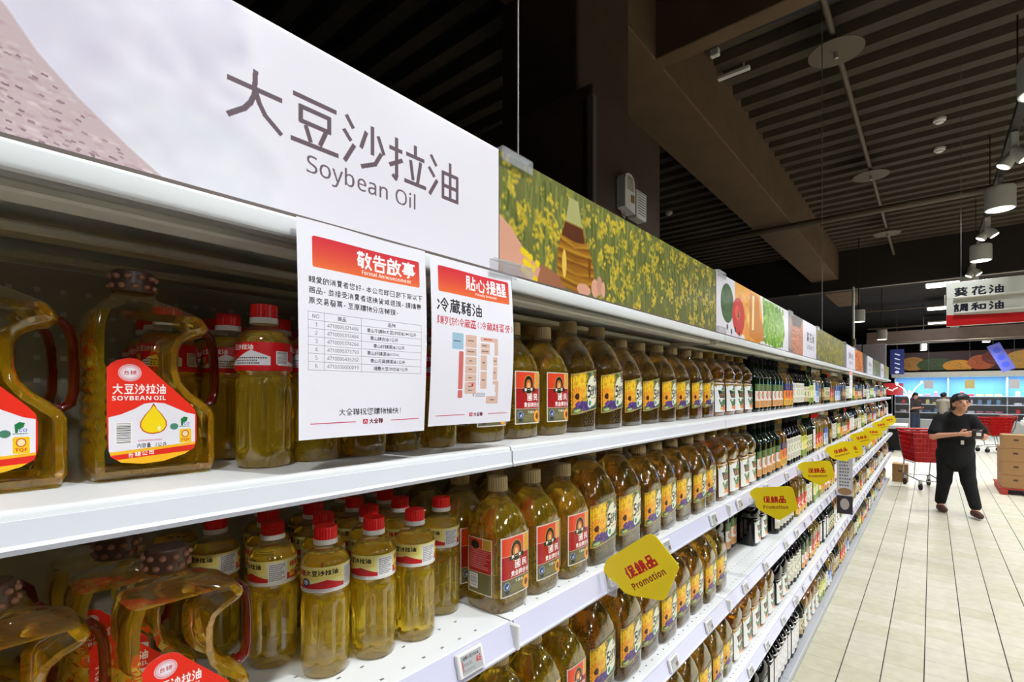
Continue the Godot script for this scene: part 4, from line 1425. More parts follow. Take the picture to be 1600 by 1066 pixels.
func print_jug() -> Image:
	var w := 696
	var h := 820
	var im := canvas(w, h, Color(0.90, 0.17, 0.09))
	var k := 0.8
	var white := Color(0.90, 0.89, 0.90)
	fill_poly(im, PackedVector2Array([Vector2(12, 450), Vector2(100, 430), Vector2(200, 390), Vector2(270, 352), Vector2(345, 342), Vector2(430, 350), Vector2(520, 390), Vector2(610, 430), Vector2(684, 446), Vector2(684, 690), Vector2(14, 720)]), white)
	# round emblem
	fill_ellipse(im, 166, 112, 86, 66, Color(0.90, 0.72, 0.74))
	fill_ellipse(im, 166, 112, 78, 59, Color(0.80, 0.40, 0.42))
	fill_ellipse(im, 166, 112, 74, 55, Color(0.90, 0.74, 0.76))
	fill_ellipse(im, 166, 112, 52, 38, Color(0.92, 0.88, 0.88))
	glyph(im, "台", 118, 92, 44, 36, 5, Color(0.76, 0.36, 0.38))
	glyph(im, "糖", 168, 92, 46, 36, 4, Color(0.76, 0.36, 0.38))
	for c in 5:
		glyph(im, "大豆沙拉油"[c], 40 + c * 82, 196, 74, 82, 10, Color(0.95, 0.93, 0.90))
	latin(im, "SOYBEAN", Rect2(36, 290, 290, 34), Color(0.95, 0.93, 0.90), true, false)
	latin(im, "OIL", Rect2(346, 290, 94, 34), Color(0.95, 0.93, 0.90), true, false)
	# drop of oil
	for pass_n in 2:
		var g := 0.0 if pass_n == 0 else 9.0
		var c := Color(0.74, 0.26, 0.06) if pass_n == 0 else Color(0.95, 0.83, 0.06)
		var p := PackedVector2Array([Vector2(344, 346 + g * 2.2), Vector2(372 - g * 0.6, 396), Vector2(412 - g, 440), Vector2(446 - g, 492), Vector2(448 - g, 532), Vector2(428 - g, 566 - g * 0.6), Vector2(390, 586 - g), Vector2(344, 592 - g), Vector2(298, 586 - g), Vector2(260 + g, 566 - g * 0.6), Vector2(240 + g, 532), Vector2(242 + g, 492), Vector2(276 + g, 440), Vector2(316 + g * 0.6, 396)])
		fill_poly(im, p, c)
	fill_ellipse(im, 388, 548, 17, 17, Color(0.95, 0.90, 0.62))
	barcode(im, Rect2(60, 490, 122, 172), 5, false)
	line_of(im, "內容量", 218, 660, 34, 36, 4, Color(0.30, 0.28, 0.30))
	line_of(im, "2公升", 354, 660, 34, 38, 4, Color(0.30, 0.28, 0.30))
	small_lines(im, Rect2(226, 630, 210, 20), 1, Color(0.80, 0.50, 0.60), 3)
	# green marks and the yellow certificate
	fill_ellipse(im, 508, 540, 34, 26, Color(0.28, 0.50, 0.40))
	fill_poly(im, PackedVector2Array([Vector2(562, 480), Vector2(590, 462), Vector2(622, 470), Vector2(612, 500), Vector2(584, 512), Vector2(580, 536), Vector2(566, 536), Vector2(564, 508)]), Color(0.12, 0.46, 0.24))
	latin(im, "CO", Rect2(588, 508, 46, 22), Color(0.30, 0.44, 0.80), true, false)
	small_lines(im, Rect2(552, 536, 96, 14), 1, Color(0.24, 0.42, 0.34), 8)
	fill_round(im, Rect2(552, 564, 98, 112), 10, Color(0.93, 0.76, 0.10))
	fill_ellipse(im, 600, 602, 30, 30, Color(0.80, 0.30, 0.16))
	fill_ellipse(im, 600, 602, 23, 23, Color(0.94, 0.84, 0.64))
	latin(im, "TQF", Rect2(566, 640, 70, 26), Color(0.80, 0.24, 0.12), true, false)
	# yellow foot with a red bar
	fill_poly(im, PackedVector2Array([Vector2(14, 716), Vector2(684, 674), Vector2(684, 820), Vector2(14, 820)]), Color(0.94, 0.70, 0.10))
	fill_poly(im, PackedVector2Array([Vector2(14, 742), Vector2(684, 694), Vector2(684, 742), Vector2(14, 778)]), Color(0.86, 0.16, 0.10))
	for c in 4:
		glyph(im, "台糖公司"[c], 150 + c * 52, 726 - c * 3.5, 44, 36, 5, Color(0.95, 0.90, 0.84))
	return im


func print_soy_band(red: bool) -> Image:
	var w := 1024
	var h := 216
	var im := canvas(w, h, Color(0.90, 0.86, 0.56) if not red else Color(0.80, 0.06, 0.08))
	for rep in 2:
		var x := rep * 512.0
		if red:
			fill_poly(im, PackedVector2Array([Vector2(x + 20, 110), Vector2(x + 120, 150), Vector2(x + 240, 150), Vector2(x + 380, 60), Vector2(x + 490, 110), Vector2(x + 490, 176), Vector2(x + 20, 176)]), Color(0.88, 0.87, 0.86))
			for c in 7:
				glyph(im, "台糖大豆沙拉油"[c], x + 120 + c * 40, 16, 36, 44, 6, Color(0.93, 0.90, 0.86))
			fill_round(im, Rect2(x + 130, 78, 62, 74), 6, Color(0.20, 0.32, 0.34))
			fill_round(im, Rect2(x + 204, 84, 44, 62), 6, Color(0.86, 0.62, 0.16))
			fill_ellipse(im, x + 164, 184, 24, 20, Color(0.90, 0.84, 0.82))
			fill_ellipse(im, x + 164, 184, 18, 14, Color(0.80, 0.20, 0.20))
			small_lines(im, Rect2(x + 270, 112, 200, 60), 3, Color(0.30, 0.26, 0.26), 6 + rep)
			barcode(im, Rect2(x + 10, 66, 84, 100), 4, false)
		else:
			fill_poly(im, PackedVector2Array([Vector2(x, 150), Vector2(x + 120, 120), Vector2(x + 260, 150), Vector2(x + 400, 108), Vector2(x + 512, 150), Vector2(x + 512, 184), Vector2(x, 184)]), Color(0.76, 0.12, 0.12))
			im.fill_rect(Rect2i(int(x), 184, 512, 32), Color(0.86, 0.84, 0.80))
			fill_poly(im, PackedVector2Array([Vector2(x + 150, 30), Vector2(x + 500, 8), Vector2(x + 500, 100), Vector2(x + 150, 116)]), Color(0.90, 0.82, 0.42))
			for c in 7:
				glyph(im, "福壽大豆沙拉油"[c], x + 160 + c * 46, 34 - c * 2, 40, 46, 7, Color(0.76, 0.14, 0.10) if c < 2 else Color(0.10, 0.09, 0.08))
			fill_ellipse(im, x + 250, 132, 34, 34, Color(0.10, 0.16, 0.34))
			fill_ellipse(im, x + 250, 132, 22, 22, Color(0.70, 0.76, 0.84))
			fill_round(im, Rect2(x + 160, 110, 52, 56), 6, Color(0.92, 0.70, 0.20))
			fill_ellipse(im, x + 186, 130, 15, 15, Color(0.84, 0.40, 0.20))
			small_lines(im, Rect2(x + 170, 188, 330, 24), 2, Color(0.40, 0.38, 0.36), 7 + rep)
			im.fill_rect(Rect2i(int(x + 10), 20, 128, 180), Color(0.88, 0.87, 0.85))
			if rep == 0:
				barcode(im, Rect2(x + 34, 40, 70, 140), 8, false)
			else:
				small_lines(im, Rect2(x + 18, 30, 112, 150), 9, Color(0.36, 0.36, 0.36), 9)
	return im


func print_guomin() -> Image:
	var w := 360
	var h := 500
	var im := canvas(w, h, Color(0.84, 0.80, 0.74))
	im.fill_rect(Rect2i(10, 10, 258, 150), Color(0.86, 0.26, 0.12))
	im.fill_rect(Rect2i(276, 10, 74, 150), Color(0.86, 0.62, 0.16))
	im.fill_rect(Rect2i(10, 164, 340, 190), Color(0.66, 0.08, 0.09))
	im.fill_rect(Rect2i(10, 358, 340, 132), Color(0.40, 0.38, 0.24))
	# emblem: dark arch with gold rim and a ribbon
	fill_ellipse(im, 176, 130, 72, 92, Color(0.78, 0.64, 0.24))
	fill_ellipse(im, 176, 130, 66, 85, Color(0.10, 0.12, 0.10))
	fill_ellipse(im, 176, 134, 40, 56, Color(0.80, 0.42, 0.16))
	fill_ellipse(im, 176, 140, 20, 34, Color(0.88, 0.72, 0.50))
	fill_poly(im, PackedVector2Array([Vector2(84, 166), Vector2(268, 152), Vector2(276, 190), Vector2(92, 204)]), Color(0.08, 0.12, 0.09))
	for c in 3:
		glyph(im, "第一家"[c], 116 + c * 44, 164 - c * 3, 34, 28, 5, Color(0.92, 0.90, 0.82))
	for c in 2:
		glyph(im, "國民"[c], 156 + c * 88, 214, 74, 66, 9, Color(0.93, 0.91, 0.88))
	for c in 5:
		glyph(im, "黃金調合油"[c], 110 + c * 48, 296, 44, 46, 6, Color(0.93, 0.91, 0.88))
	for c in 3:
		glyph(im, "不調和"[c], 164 + c * 36, 376, 26, 28, 4, Color(0.84, 0.82, 0.72))
	fill_ellipse(im, 62, 412, 36, 36, Color(0.62, 0.66, 0.70))
	fill_ellipse(im, 62, 412, 30, 30, Color(0.16, 0.26, 0.46))
	fill_poly(im, PackedVector2Array([Vector2(46, 404), Vector2(60, 420), Vector2(82, 394), Vector2(74, 424), Vector2(60, 436)]), Color(0.80, 0.86, 0.92))
	im.fill_rect(Rect2i(40, 444, 44, 34), Color(0.18, 0.20, 0.26))
	small_lines(im, Rect2(112, 414, 150, 60), 4, Color(0.56, 0.54, 0.38), 12)
	for c in 13:
		var a := TAU * c / 13.0
		fill_ellipse(im, 308 + cos(a) * 36, 430 + sin(a) * 44, 15, 17, Color(0.93, 0.62, 0.12))
	fill_ellipse(im, 308, 430, 24, 30, Color(0.42, 0.20, 0.08))
	return im


func print_guomin_side() -> Image:
	var w := 256
	var h := 460
	var im := canvas(w, h, Color(0.80, 0.74, 0.62))
	im.fill_rect(Rect2i(8, 8, 150, 80), Color(0.78, 0.22, 0.12))
	im.fill_rect(Rect2i(162, 8, 86, 80), Color(0.70, 0.52, 0.16))
	fill_ellipse(im, 84, 60, 44, 36, Color(0.10, 0.10, 0.08))
	im.fill_rect(Rect2i(8, 92, 240, 190), Color(0.64, 0.09, 0.10))
	small_lines(im, Rect2(20, 100, 220, 160), 9, Color(0.82, 0.52, 0.50), 14)
	im.fill_rect(Rect2i(8, 286, 240, 166), Color(0.40, 0.38, 0.22))
	barcode(im, Rect2(20, 300, 90, 120), 15, false)
	return im


func print_five() -> Image:
	var w := 512
	var h := 400
	var r := RandomNumberGenerator.new()
	r.seed = 81
	var im := canvas(w, h, Color(0.16, 0.34, 0.24))
	soft_spots(im, r, 60, Rect2(300, 0, 212, 400), Color(0.10, 0.28, 0.22), Color(0.46, 0.56, 0.34), 8, 30)
	for k in 8:
		stroke(im, Vector2(260 + k * 12, 10), Vector2(500, 70 + k * 10), 6, Color(0.40, 0.34, 0.16).lerp(Color(0.62, 0.66, 0.40), k / 8.0))
	# sunflowers
	im.fill_rect(Rect2i(0, 0, 230, 400), Color(0.70, 0.52, 0.12))
	soft_spots(im, r, 160, Rect2(0, 0, 260, 330), Color(0.60, 0.38, 0.06), Color(0.93, 0.80, 0.20), 6, 20)
	for f in [[150, 80, 80, Color(0.93, 0.80, 0.14)], [50, 100, 66, Color(0.92, 0.76, 0.12)], [176, 186, 64, Color(0.93, 0.70, 0.16)], [66, 226, 92, Color(0.92, 0.58, 0.12)]]:
		for c in 34:
			var a := TAU * c / 34.0 + r.randf() * 0.1
			var d: float = f[2]
			var tone: Color = f[3].lerp(Color(0.98, 0.86, 0.34) if c % 2 else Color(0.74, 0.42, 0.06), r.randf() * 0.55)
			stroke(im, Vector2(f[0] + cos(a) * d * 0.3, f[1] + sin(a) * d * 0.3), Vector2(f[0] + cos(a) * d, f[1] + sin(a) * d), d * 0.13, tone)
		fill_ellipse(im, f[0], f[1], f[2] * 0.34, f[2] * 0.34, Color(0.86, 0.60, 0.14) if f[2] < 90 else Color(0.24, 0.12, 0.07))
	soft_spots(im, r, 26, Rect2(48, 214, 44, 44), Color(0.16, 0.08, 0.05), Color(0.40, 0.22, 0.10), 2, 5)
	# grapes, leaves
	for c in 70:
		fill_ellipse(im, 30 + r.randf() * 300, 290 + r.randf() * 90, 20, 18, Color(0.20, 0.12, 0.36).lerp(Color(0.38, 0.26, 0.56), r.randf()))
	fill_ellipse(im, 70, 366, 60, 24, Color(0.30, 0.44, 0.24))
	fill_ellipse(im, 70, 366, 44, 14, Color(0.66, 0.72, 0.46))
	# oval with the name
	fill_ellipse(im, 360, 204, 126, 160, Color(0.62, 0.60, 0.36))
	fill_ellipse(im, 360, 204, 116, 150, Color(0.88, 0.87, 0.76))
	latin(im, "5", Rect2(254, 138, 70, 130), Color(0.08, 0.10, 0.08), true, false)
	glyph(im, "珍", 328, 150, 66, 108, 11, Color(0.08, 0.12, 0.08))
	glyph(im, "寶", 400, 150, 68, 108, 10, Color(0.10, 0.24, 0.14))
	small_lines(im, Rect2(330, 268, 120, 26), 1, Color(0.62, 0.48, 0.16), 22)
	# house emblem top right
	fill_ellipse(im, 440, 60, 44, 50, Color(0.70, 0.56, 0.22))
	fill_ellipse(im, 440, 60, 38, 43, Color(0.08, 0.16, 0.14))
	fill_ellipse(im, 440, 58, 18, 26, Color(0.72, 0.36, 0.18))
	fill_poly(im, PackedVector2Array([Vector2(384, 78), Vector2(500, 74), Vector2(506, 112), Vector2(390, 118)]), Color(0.07, 0.12, 0.12))
	for c in 3:
		glyph(im, "第一家"[c], 396 + c * 34, 84, 28, 24, 5, Color(0.86, 0.86, 0.78))
	fill_ellipse(im, 304, 322, 46, 46, Color(0.86, 0.88, 0.84))
	fill_ellipse(im, 304, 322, 26, 26, Color(0.22, 0.52, 0.28))
	im.fill_rect(Rect2i(0, 0, w, 9), Color(0.66, 0.58, 0.38))
	im.fill_rect(Rect2i(0, h - 14, w, 14), Color(0.62, 0.56, 0.36))
	return im


func print_white() -> Image:
	var w := 256
	var h := 440
	var im := canvas(w, h, Color(0.89, 0.89, 0.87))
	# drawn bottle
	fill_ellipse(im, 176, 36, 22, 22, Color(0.90, 0.92, 0.90))
	im.fill_rect(Rect2i(156, 30, 44, 40), Color(0.20, 0.22, 0.20))
	fill_ellipse(im, 176, 130, 68, 60, Color(0.24, 0.46, 0.20))
	im.fill_rect(Rect2i(110, 104, 136, 14), Color(0.70, 0.80, 0.62))
	fill_poly(im, PackedVector2Array([Vector2(36, 112), Vector2(96, 112), Vector2(120, 150), Vector2(250, 150), Vector2(244, 236), Vector2(76, 226)]), Color(0.06, 0.08, 0.06))
	latin(im, "1:1.5", Rect2(90, 158, 152, 60), Color(0.90, 0.60, 0.22), true, false)
	# leaves and fruit
	for c in 11:
		var x := 50.0 + (c * 53) % 190
		var y := 260.0 + (c * 37) % 110
		fill_poly(im, PackedVector2Array([Vector2(x, y), Vector2(x + 30, y - 20), Vector2(x + 44, y + 20), Vector2(x + 12, y + 34)]), Color(0.20, 0.40, 0.14).lerp(Color(0.50, 0.62, 0.24), (c % 4) / 4.0))
	im.fill_rect(Rect2i(146, 258, 74, 80), Color(0.16, 0.38, 0.16))
	fill_ellipse(im, 190, 384, 44, 40, Color(0.90, 0.42, 0.26))
	fill_ellipse(im, 120, 386, 30, 26, Color(0.86, 0.66, 0.22))
	small_lines(im, Rect2(30, 30, 90, 16), 1, Color(0.40, 0.42, 0.40), 31)
	return im


func print_generic(top: Color, mid: Color, low: Color, spot: Color, sd: int) -> Image:
	var w := 128
	var h := 220
	var im := canvas(w, h, mid)
	im.fill_rect(Rect2i(0, 0, w, 66), top)
	im.fill_rect(Rect2i(0, 156, w, 64), low)
	fill_ellipse(im, 66, 104, 46, 40, spot)
	fill_ellipse(im, 66, 104, 28, 22, mid.lerp(top, 0.5))
	small_lines(im, Rect2(16, 16, 96, 40), 2, low.lerp(Color(0.1, 0.1, 0.1), 0.4), sd)
	small_lines(im, Rect2(16, 166, 96, 44), 4, top.lerp(Color(0.1, 0.1, 0.1), 0.3), sd + 1)
	return im


var protos := {}


func make_jug() -> Node3D:
	var o := blank("soybean_oil_jug", "jug")
	var base := [[0.119, 0.0], [0.125, 0.012], [0.125, 0.060], [0.1245, 0.070], [0.120, 0.079], [0.109, 0.089], [0.097, 0.099], [0.089, 0.110], [0.086, 0.122], [0.086, 0.144], [0.089, 0.152], [0.098, 0.158], [0.111, 0.163], [0.117, 0.169], [0.118, 0.175], [0.115, 0.181], [0.110, 0.186]]
	var top := [[0.110, 0.1865], [0.104, 0.191], [0.086, 0.199], [0.068, 0.205], [0.0645, 0.211], [0.0285, 0.211], [0.025, 0.205], [0.014, 0.197], [0.0055, 0.1865]]
	base.append([0.0052, 0.186])
	base.append([0.001, 0.174])
	base.append([0.0, 0.160])
	base.append([0.0, 0.125])
	for k in 14:
		base.append([0.0026 if k % 2 == 0 else 0.0, 0.120 - 0.0065 * k])
	base.append([0.0, 0.026])
	base.append([0.001, 0.010])
	base.append([0.006, 0.0])
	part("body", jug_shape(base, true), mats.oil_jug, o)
	part("shoulder", jug_shape(top, false), mats.clear_shell, o)
	# handle
	var h := Soup.new()
	var path := []
	for p in [[0.113, 0.173], [0.120, 0.174], [0.1275, 0.166], [0.131, 0.150], [0.1325, 0.125], [0.132, 0.098], [0.129, 0.084], [0.122, 0.079], [0.116, 0.083]]:
		path.append(Vector3(p[0] - 0.0625, p[1], 0))
	h.tube(path, [0.007, 0.009, 0.0092, 0.009, 0.009, 0.0092, 0.0095, 0.0095, 0.008], 12, true, 0.55)
	part("handle", h.mesh(50.0), mats.handle_red, o)
	# studded cap
	var c := Soup.new()
	c.loft([[0.2115, 0.0205, 0.0205, 2.0], [0.213, 0.0215, 0.0215, 2.0], [0.234, 0.0205, 0.0205, 2.0], [0.2362, 0.019, 0.019, 2.0]], 28, true, true, Vector3(-0.016, 0, 0))
	var cap := part("cap", c.mesh(40.0), mats.cap_brown, o)
	var st := Soup.new()
	for r in 2:
		for k in 11:
			var a := TAU * (k + 0.5 * r) / 11.0
			var at := Vector3(-0.016 + cos(a) * 0.0212, 0.2175 + r * 0.0105, sin(a) * 0.0212)
			st.loft([[-0.0032, 0.0006, 0.0006, 2.0], [-0.002, 0.0032, 0.0032, 2.0], [0.0, 0.0038, 0.0038, 2.0], [0.002, 0.0032, 0.0032, 2.0], [0.0032, 0.0006, 0.0006, 2.0]], 8, true, true, at)
	part("cap_studs", st.mesh(60.0), mats.cap_stud, cap)
	# label
	var lab := PackedVector2Array()
	for p in [[75, 600], [75, 110], [110, 72], [160, 40], [250, 15], [340, 18], [400, 45], [480, 118], [560, 190], [700, 310], [880, 470], [930, 530], [945, 600], [945, 840], [920, 920], [820, 975], [600, 1030], [400, 1040], [200, 1010], [110, 950], [85, 860]]:
		lab.append(Vector2(0.0147 + (p[0] - 75) / 870.0 * 0.0846 - 0.0625, 0.017 + (1040 - p[1]) / 1025.0 * 0.117))
	var ls := Soup.new()
	ls.extrude(lab, Vector3(0, 0, 0.0403), Vector3(1, 0, 0), Vector3(0, 1, 0), Vector3(0, 0, 0.0005))
	part("label", ls.mesh(20.0), tex_mat("label_jug", print_jug(), 0.35), o)
	return o


func jug_shape(outline: Array, ends: bool) -> ArrayMesh:
	# a flat outline swelled into a rounded slab
	var n := outline.size()
	var pts := PackedVector2Array()
	for p in outline:
		pts.append(Vector2(p[0] - 0.0625, p[1]))
	if Geometry2D.is_polygon_clockwise(pts):
		pts.reverse()
	var layers := [-1.0, -0.97, -0.9, -0.75, -0.5, 0.0, 0.5, 0.75, 0.9, 0.97, 1.0]
	var rings := []
	for t in layers:
		var inset: float = 0.013 * (1.0 - pow(1.0 - pow(absf(t), 3.0), 1.0 / 3.0))
		var ring := []
		for k in n:
			var d1 := (pts[k] - pts[(k + n - 1) % n]).normalized()
			var d2 := (pts[(k + 1) % n] - pts[k]).normalized()
			var nn := (Vector2(d1.y, -d1.x) + Vector2(d2.y, -d2.x)).normalized()
			# the cut at the fill line stays level
			if absf(pts[k].y - 0.18625) < 0.0004:
				nn = Vector2(signf(pts[k].x), 0)
			var q := pts[k] - nn * inset
			q.y = maxf(q.y, 0.0004)
			var deep: float = 0.04
			if not ends:
				deep = lerpf(0.04, 0.020, smoothstep(0.187, 0.211, pts[k].y))
			ring.append(Vector3(q.x, q.y, t * deep))
		rings.append(ring)
	var m := Soup.new()
	for l in layers.size() - 1:
		for k in n:
			var k2 := (k + 1) % n
			if not ends and absf(pts[k].y - 0.1865) < 0.0003 and absf(pts[k2].y - 0.1865) < 0.0003:
				continue
			m.quad(rings[l][k], rings[l][k2], rings[l + 1][k2], rings[l + 1][k])
	var flat2 := PackedVector2Array()
	for k in n:
		flat2.append(Vector2(rings[-1][k].x, rings[-1][k].y))
	var idx := Geometry2D.triangulate_polygon(flat2)
	for k in range(0, idx.size(), 3):
		var a := idx[k]
		var b := idx[k + 1]
		var c := idx[k + 2]
		if (flat2[b] - flat2[a]).cross(flat2[c] - flat2[a]) < 0:
			b = idx[k + 2]
			c = idx[k + 1]
		m.tri(rings[-1][a], rings[-1][b], rings[-1][c])
		m.tri(rings[0][a], rings[0][c], rings[0][b])
	return m.mesh(42.0)


func make_protos() -> void:
	protos["jug"] = make_jug()
	# one-litre bottle with a waist and fluted foot
	var soy := [[0.0, 0.027, 0.027, 2.0, 0.0, 8], [0.003, 0.0315, 0.0315, 2.0, 0.0, 8], [0.014, 0.0335, 0.0335, 2.0, 0.0, 8], [0.022, 0.0338, 0.0338, 2.0, 0.03, 7], [0.028, 0.0338, 0.0338, 2.0, 0.13, 7], [0.098, 0.0338, 0.0338, 2.0, 0.13, 7], [0.106, 0.0338, 0.0338, 2.0, 0.05, 7], [0.112, 0.0325, 0.0325, 2.0, 0.0, 8], [0.117, 0.0302, 0.0302, 2.0, 0.0, 8], [0.122, 0.0325, 0.0325, 2.0, 0.0, 8], [0.126, 0.0335, 0.0335, 2.0, 0.0, 8], [0.158, 0.0335, 0.0335, 2.0, 0.0, 8], [0.166, 0.0318, 0.0318, 2.0, 0.0, 8], [0.174, 0.026, 0.026, 2.0, 0.0, 8], [0.180, 0.019, 0.019, 2.0, 0.0, 8], [0.184, 0.0155, 0.0155, 2.0, 0.0, 8], [0.193, 0.015, 0.015, 2.0, 0.0, 8]]
	for red in [true, false]:
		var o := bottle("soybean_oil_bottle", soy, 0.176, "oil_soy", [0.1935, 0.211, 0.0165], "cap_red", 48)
		var band := Soup.new()
		band.loft([[0.186, 0.0168, 0.0168, 2.0], [0.1865, 0.0174, 0.0174, 2.0], [0.1935, 0.0172, 0.0172, 2.0]], 30)
		part("cap_ring", band.mesh(), mats.cap_white, o)
		part("label", band_label(soy, 0.124, 0.160), tex_mat("label_soy_red" if red else "label_soy_yellow", print_soy_band(red), 0.4), o)
		protos["soy_red" if red else "soy_yellow"] = o
	# rounded square bottle with a red label
	var gm := [[0.0, 0.042, 0.040, 4.0], [0.003, 0.0475, 0.0455, 4.0], [0.014, 0.0505, 0.048, 4.0], [0.024, 0.050, 0.0475, 4.5], [0.142, 0.050, 0.0475, 4.5], [0.154, 0.0495, 0.047, 3.6], [0.172, 0.045, 0.043, 2.8], [0.188, 0.036, 0.035, 2.3], [0.200, 0.026, 0.025, 2.0], [0.207, 0.0195, 0.0195, 2.0], [0.211, 0.0185, 0.0185, 2.0], [0.213, 0.0205, 0.0205, 2.0], [0.2155, 0.0205, 0.0205, 2.0], [0.217, 0.018, 0.018, 2.0], [0.226, 0.018, 0.018, 2.0]]
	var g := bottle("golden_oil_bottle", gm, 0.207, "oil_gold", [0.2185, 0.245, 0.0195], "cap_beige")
	part("label", face_label(gm, 0.030, 0.140, 0.080), tex_mat("label_guomin", print_guomin(), 0.35), g)
	part("side_label", face_label(gm, 0.032, 0.136, 0.062, 0.0, true), tex_mat("label_guomin_side", print_guomin_side(), 0.35), g)
	protos["guomin"] = g
	# large square bottle with flower label
	var fv := [[0.0, 0.050, 0.046, 4.5], [0.003, 0.056, 0.051, 4.5], [0.012, 0.0585, 0.053, 5.0], [0.142, 0.0585, 0.053, 5.0], [0.158, 0.0575, 0.052, 4.2], [0.190, 0.046, 0.042, 3.0], [0.214, 0.030, 0.028, 2.3], [0.222, 0.0205, 0.0205, 2.0], [0.227, 0.0195, 0.0195, 2.0], [0.229, 0.0215, 0.0215, 2.0], [0.232, 0.0215, 0.0215, 2.0], [0.234, 0.019, 0.019, 2.0], [0.240, 0.019, 0.019, 2.0]]
	tex_mat("label_five", print_five(), 0.35)
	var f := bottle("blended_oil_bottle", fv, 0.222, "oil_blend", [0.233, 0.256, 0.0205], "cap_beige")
	part("label", face_label(fv, 0.046, 0.138, 0.108, 0.13), mats.label_five, f)
	protos["five"] = f
	# white label, waist under a bulging shoulder
	var wh := [[0.0, 0.052, 0.045, 4.0], [0.003, 0.058, 0.050, 4.0], [0.014, 0.062, 0.053, 4.5], [0.128, 0.061, 0.052, 4.5], [0.136, 0.0575, 0.049, 4.0], [0.142, 0.0575, 0.049, 4.0], [0.152, 0.063, 0.054, 3.4], [0.176, 0.063, 0.054, 3.2], [0.196, 0.054, 0.048, 2.6], [0.216, 0.034, 0.032, 2.2], [0.226, 0.021, 0.021, 2.0], [0.240, 0.020, 0.020, 2.0]]
	tex_mat("label_white", print_white(), 0.35)
	for dark in [false, true]:
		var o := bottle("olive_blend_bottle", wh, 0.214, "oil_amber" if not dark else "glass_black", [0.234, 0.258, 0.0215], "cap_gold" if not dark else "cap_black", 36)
		part("label", face_label(wh, 0.016, 0.132, 0.108), mats.label_white, o)
		protos["white_dark" if dark else "white"] = o
	# slim bottles
	var slim := [[0.0, 0.030, 0.030, 3.4], [0.003, 0.0345, 0.0345, 3.6], [0.012, 0.0365, 0.0365, 4.0], [0.160, 0.0365, 0.0365, 4.0], [0.174, 0.034, 0.034, 3.0], [0.196, 0.019, 0.019, 2.2], [0.210, 0.0135, 0.0135, 2.0], [0.246, 0.0130, 0.0130, 2.0]]
	var round_b := [[0.0, 0.026, 0.026, 2.0], [0.003, 0.0305, 0.0305, 2.0], [0.012, 0.0325, 0.0325, 2.0], [0.158, 0.0325, 0.0325, 2.0], [0.176, 0.029, 0.029, 2.0], [0.196, 0.017, 0.017, 2.0], [0.214, 0.0130, 0.0130, 2.0], [0.250, 0.0125, 0.0125, 2.0]]
	var tub := [[0.0, 0.044, 0.040, 3.0], [0.003, 0.050, 0.046, 3.0], [0.014, 0.052, 0.048, 3.0], [0.150, 0.052, 0.048, 3.0], [0.176, 0.046, 0.042, 2.6], [0.204, 0.026, 0.025, 2.1], [0.216, 0.019, 0.019, 2.0], [0.232, 0.0185, 0.0185, 2.0]]
	var kinds := [
		["green", "olive_oil_bottle", slim, "glass_dark_green", [0.238, 0.268, 0.0150], "cap_black", 0.020, 0.134, 0.066, Color(0.30, 0.44, 0.22), Color(0.88, 0.87, 0.83), Color(0.86, 0.60, 0.36), Color(0.86, 0.36, 0.18)],
		["orange", "sunflower_oil_bottle", slim, "oil_amber", [0.238, 0.262, 0.0150], "cap_gold", 0.020, 0.140, 0.066, Color(0.16, 0.16, 0.40), Color(0.93, 0.55, 0.12), Color(0.90, 0.68, 0.20), Color(0.76, 0.16, 0.16)],
		["plain", "vinegar_bottle", round_b, "glass_black", [0.240, 0.268, 0.0145], "cap_black", 0.030, 0.150, 0.056, Color(0.86, 0.85, 0.78), Color(0.88, 0.87, 0.81), Color(0.82, 0.80, 0.72), Color(0.72, 0.72, 0.58)],
		["cream", "grapeseed_oil_bottle", round_b, "glass_dark_green", [0.240, 0.268, 0.0145], "cap_gold", 0.030, 0.130, 0.056, Color(0.84, 0.82, 0.70), Color(0.84, 0.80, 0.68), Color(0.70, 0.60, 0.40), Color(0.40, 0.46, 0.24)],
		["lime", "canola_oil_bottle", slim, "oil_green", [0.238, 0.262, 0.0150], "cap_green", 0.020, 0.140, 0.066, Color(0.78, 0.80, 0.30), Color(0.86, 0.86, 0.70), Color(0.44, 0.58, 0.22), Color(0.90, 0.80, 0.20)],
		["black", "sesame_oil_bottle", slim, "glass_black", [0.238, 0.270, 0.0150], "cap_black", 0.030, 0.170, 0.060, Color(0.88, 0.87, 0.85), Color(0.90, 0.89, 0.88), Color(0.86, 0.85, 0.84), Color(0.80, 0.79, 0.78)],
		["blue", "corn_oil_bottle", slim, "oil_soy", [0.238, 0.262, 0.0150], "cap_white", 0.020, 0.140, 0.066, Color(0.20, 0.34, 0.62), Color(0.76, 0.82, 0.90), Color(0.88, 0.90, 0.90), Color(0.24, 0.40, 0.72)],
		["amber", "peanut_oil_bottle", tub, "oil_blend", [0.224, 0.248, 0.0195], "cap_beige", 0.030, 0.120, 0.080, Color(0.62, 0.50, 0.24), Color(0.70, 0.60, 0.38), Color(0.44, 0.34, 0.18), Color(0.80, 0.70, 0.50)],
		["redtub", "tea_seed_oil_bottle", tub, "oil_gold", [0.224, 0.248, 0.0195], "cap_red", 0.020, 0.120, 0.088, Color(0.74, 0.12, 0.10), Color(0.80, 0.20, 0.14), Color(0.88, 0.74, 0.30), Color(0.90, 0.86, 0.80)]]
	for k in kinds.size():
		var d: Array = kinds[k]
		var o := bottle(d[1], d[2], 0.200 if d[2] != tub else 0.206, d[3], d[4], d[5], 28)
		part("label", face_label(d[2], d[6], d[7], d[8]), tex_mat("label_" + d[0], print_generic(d[9], d[10], d[11], d[12], 100 + k), 0.35), o)
		protos[d[0]] = o


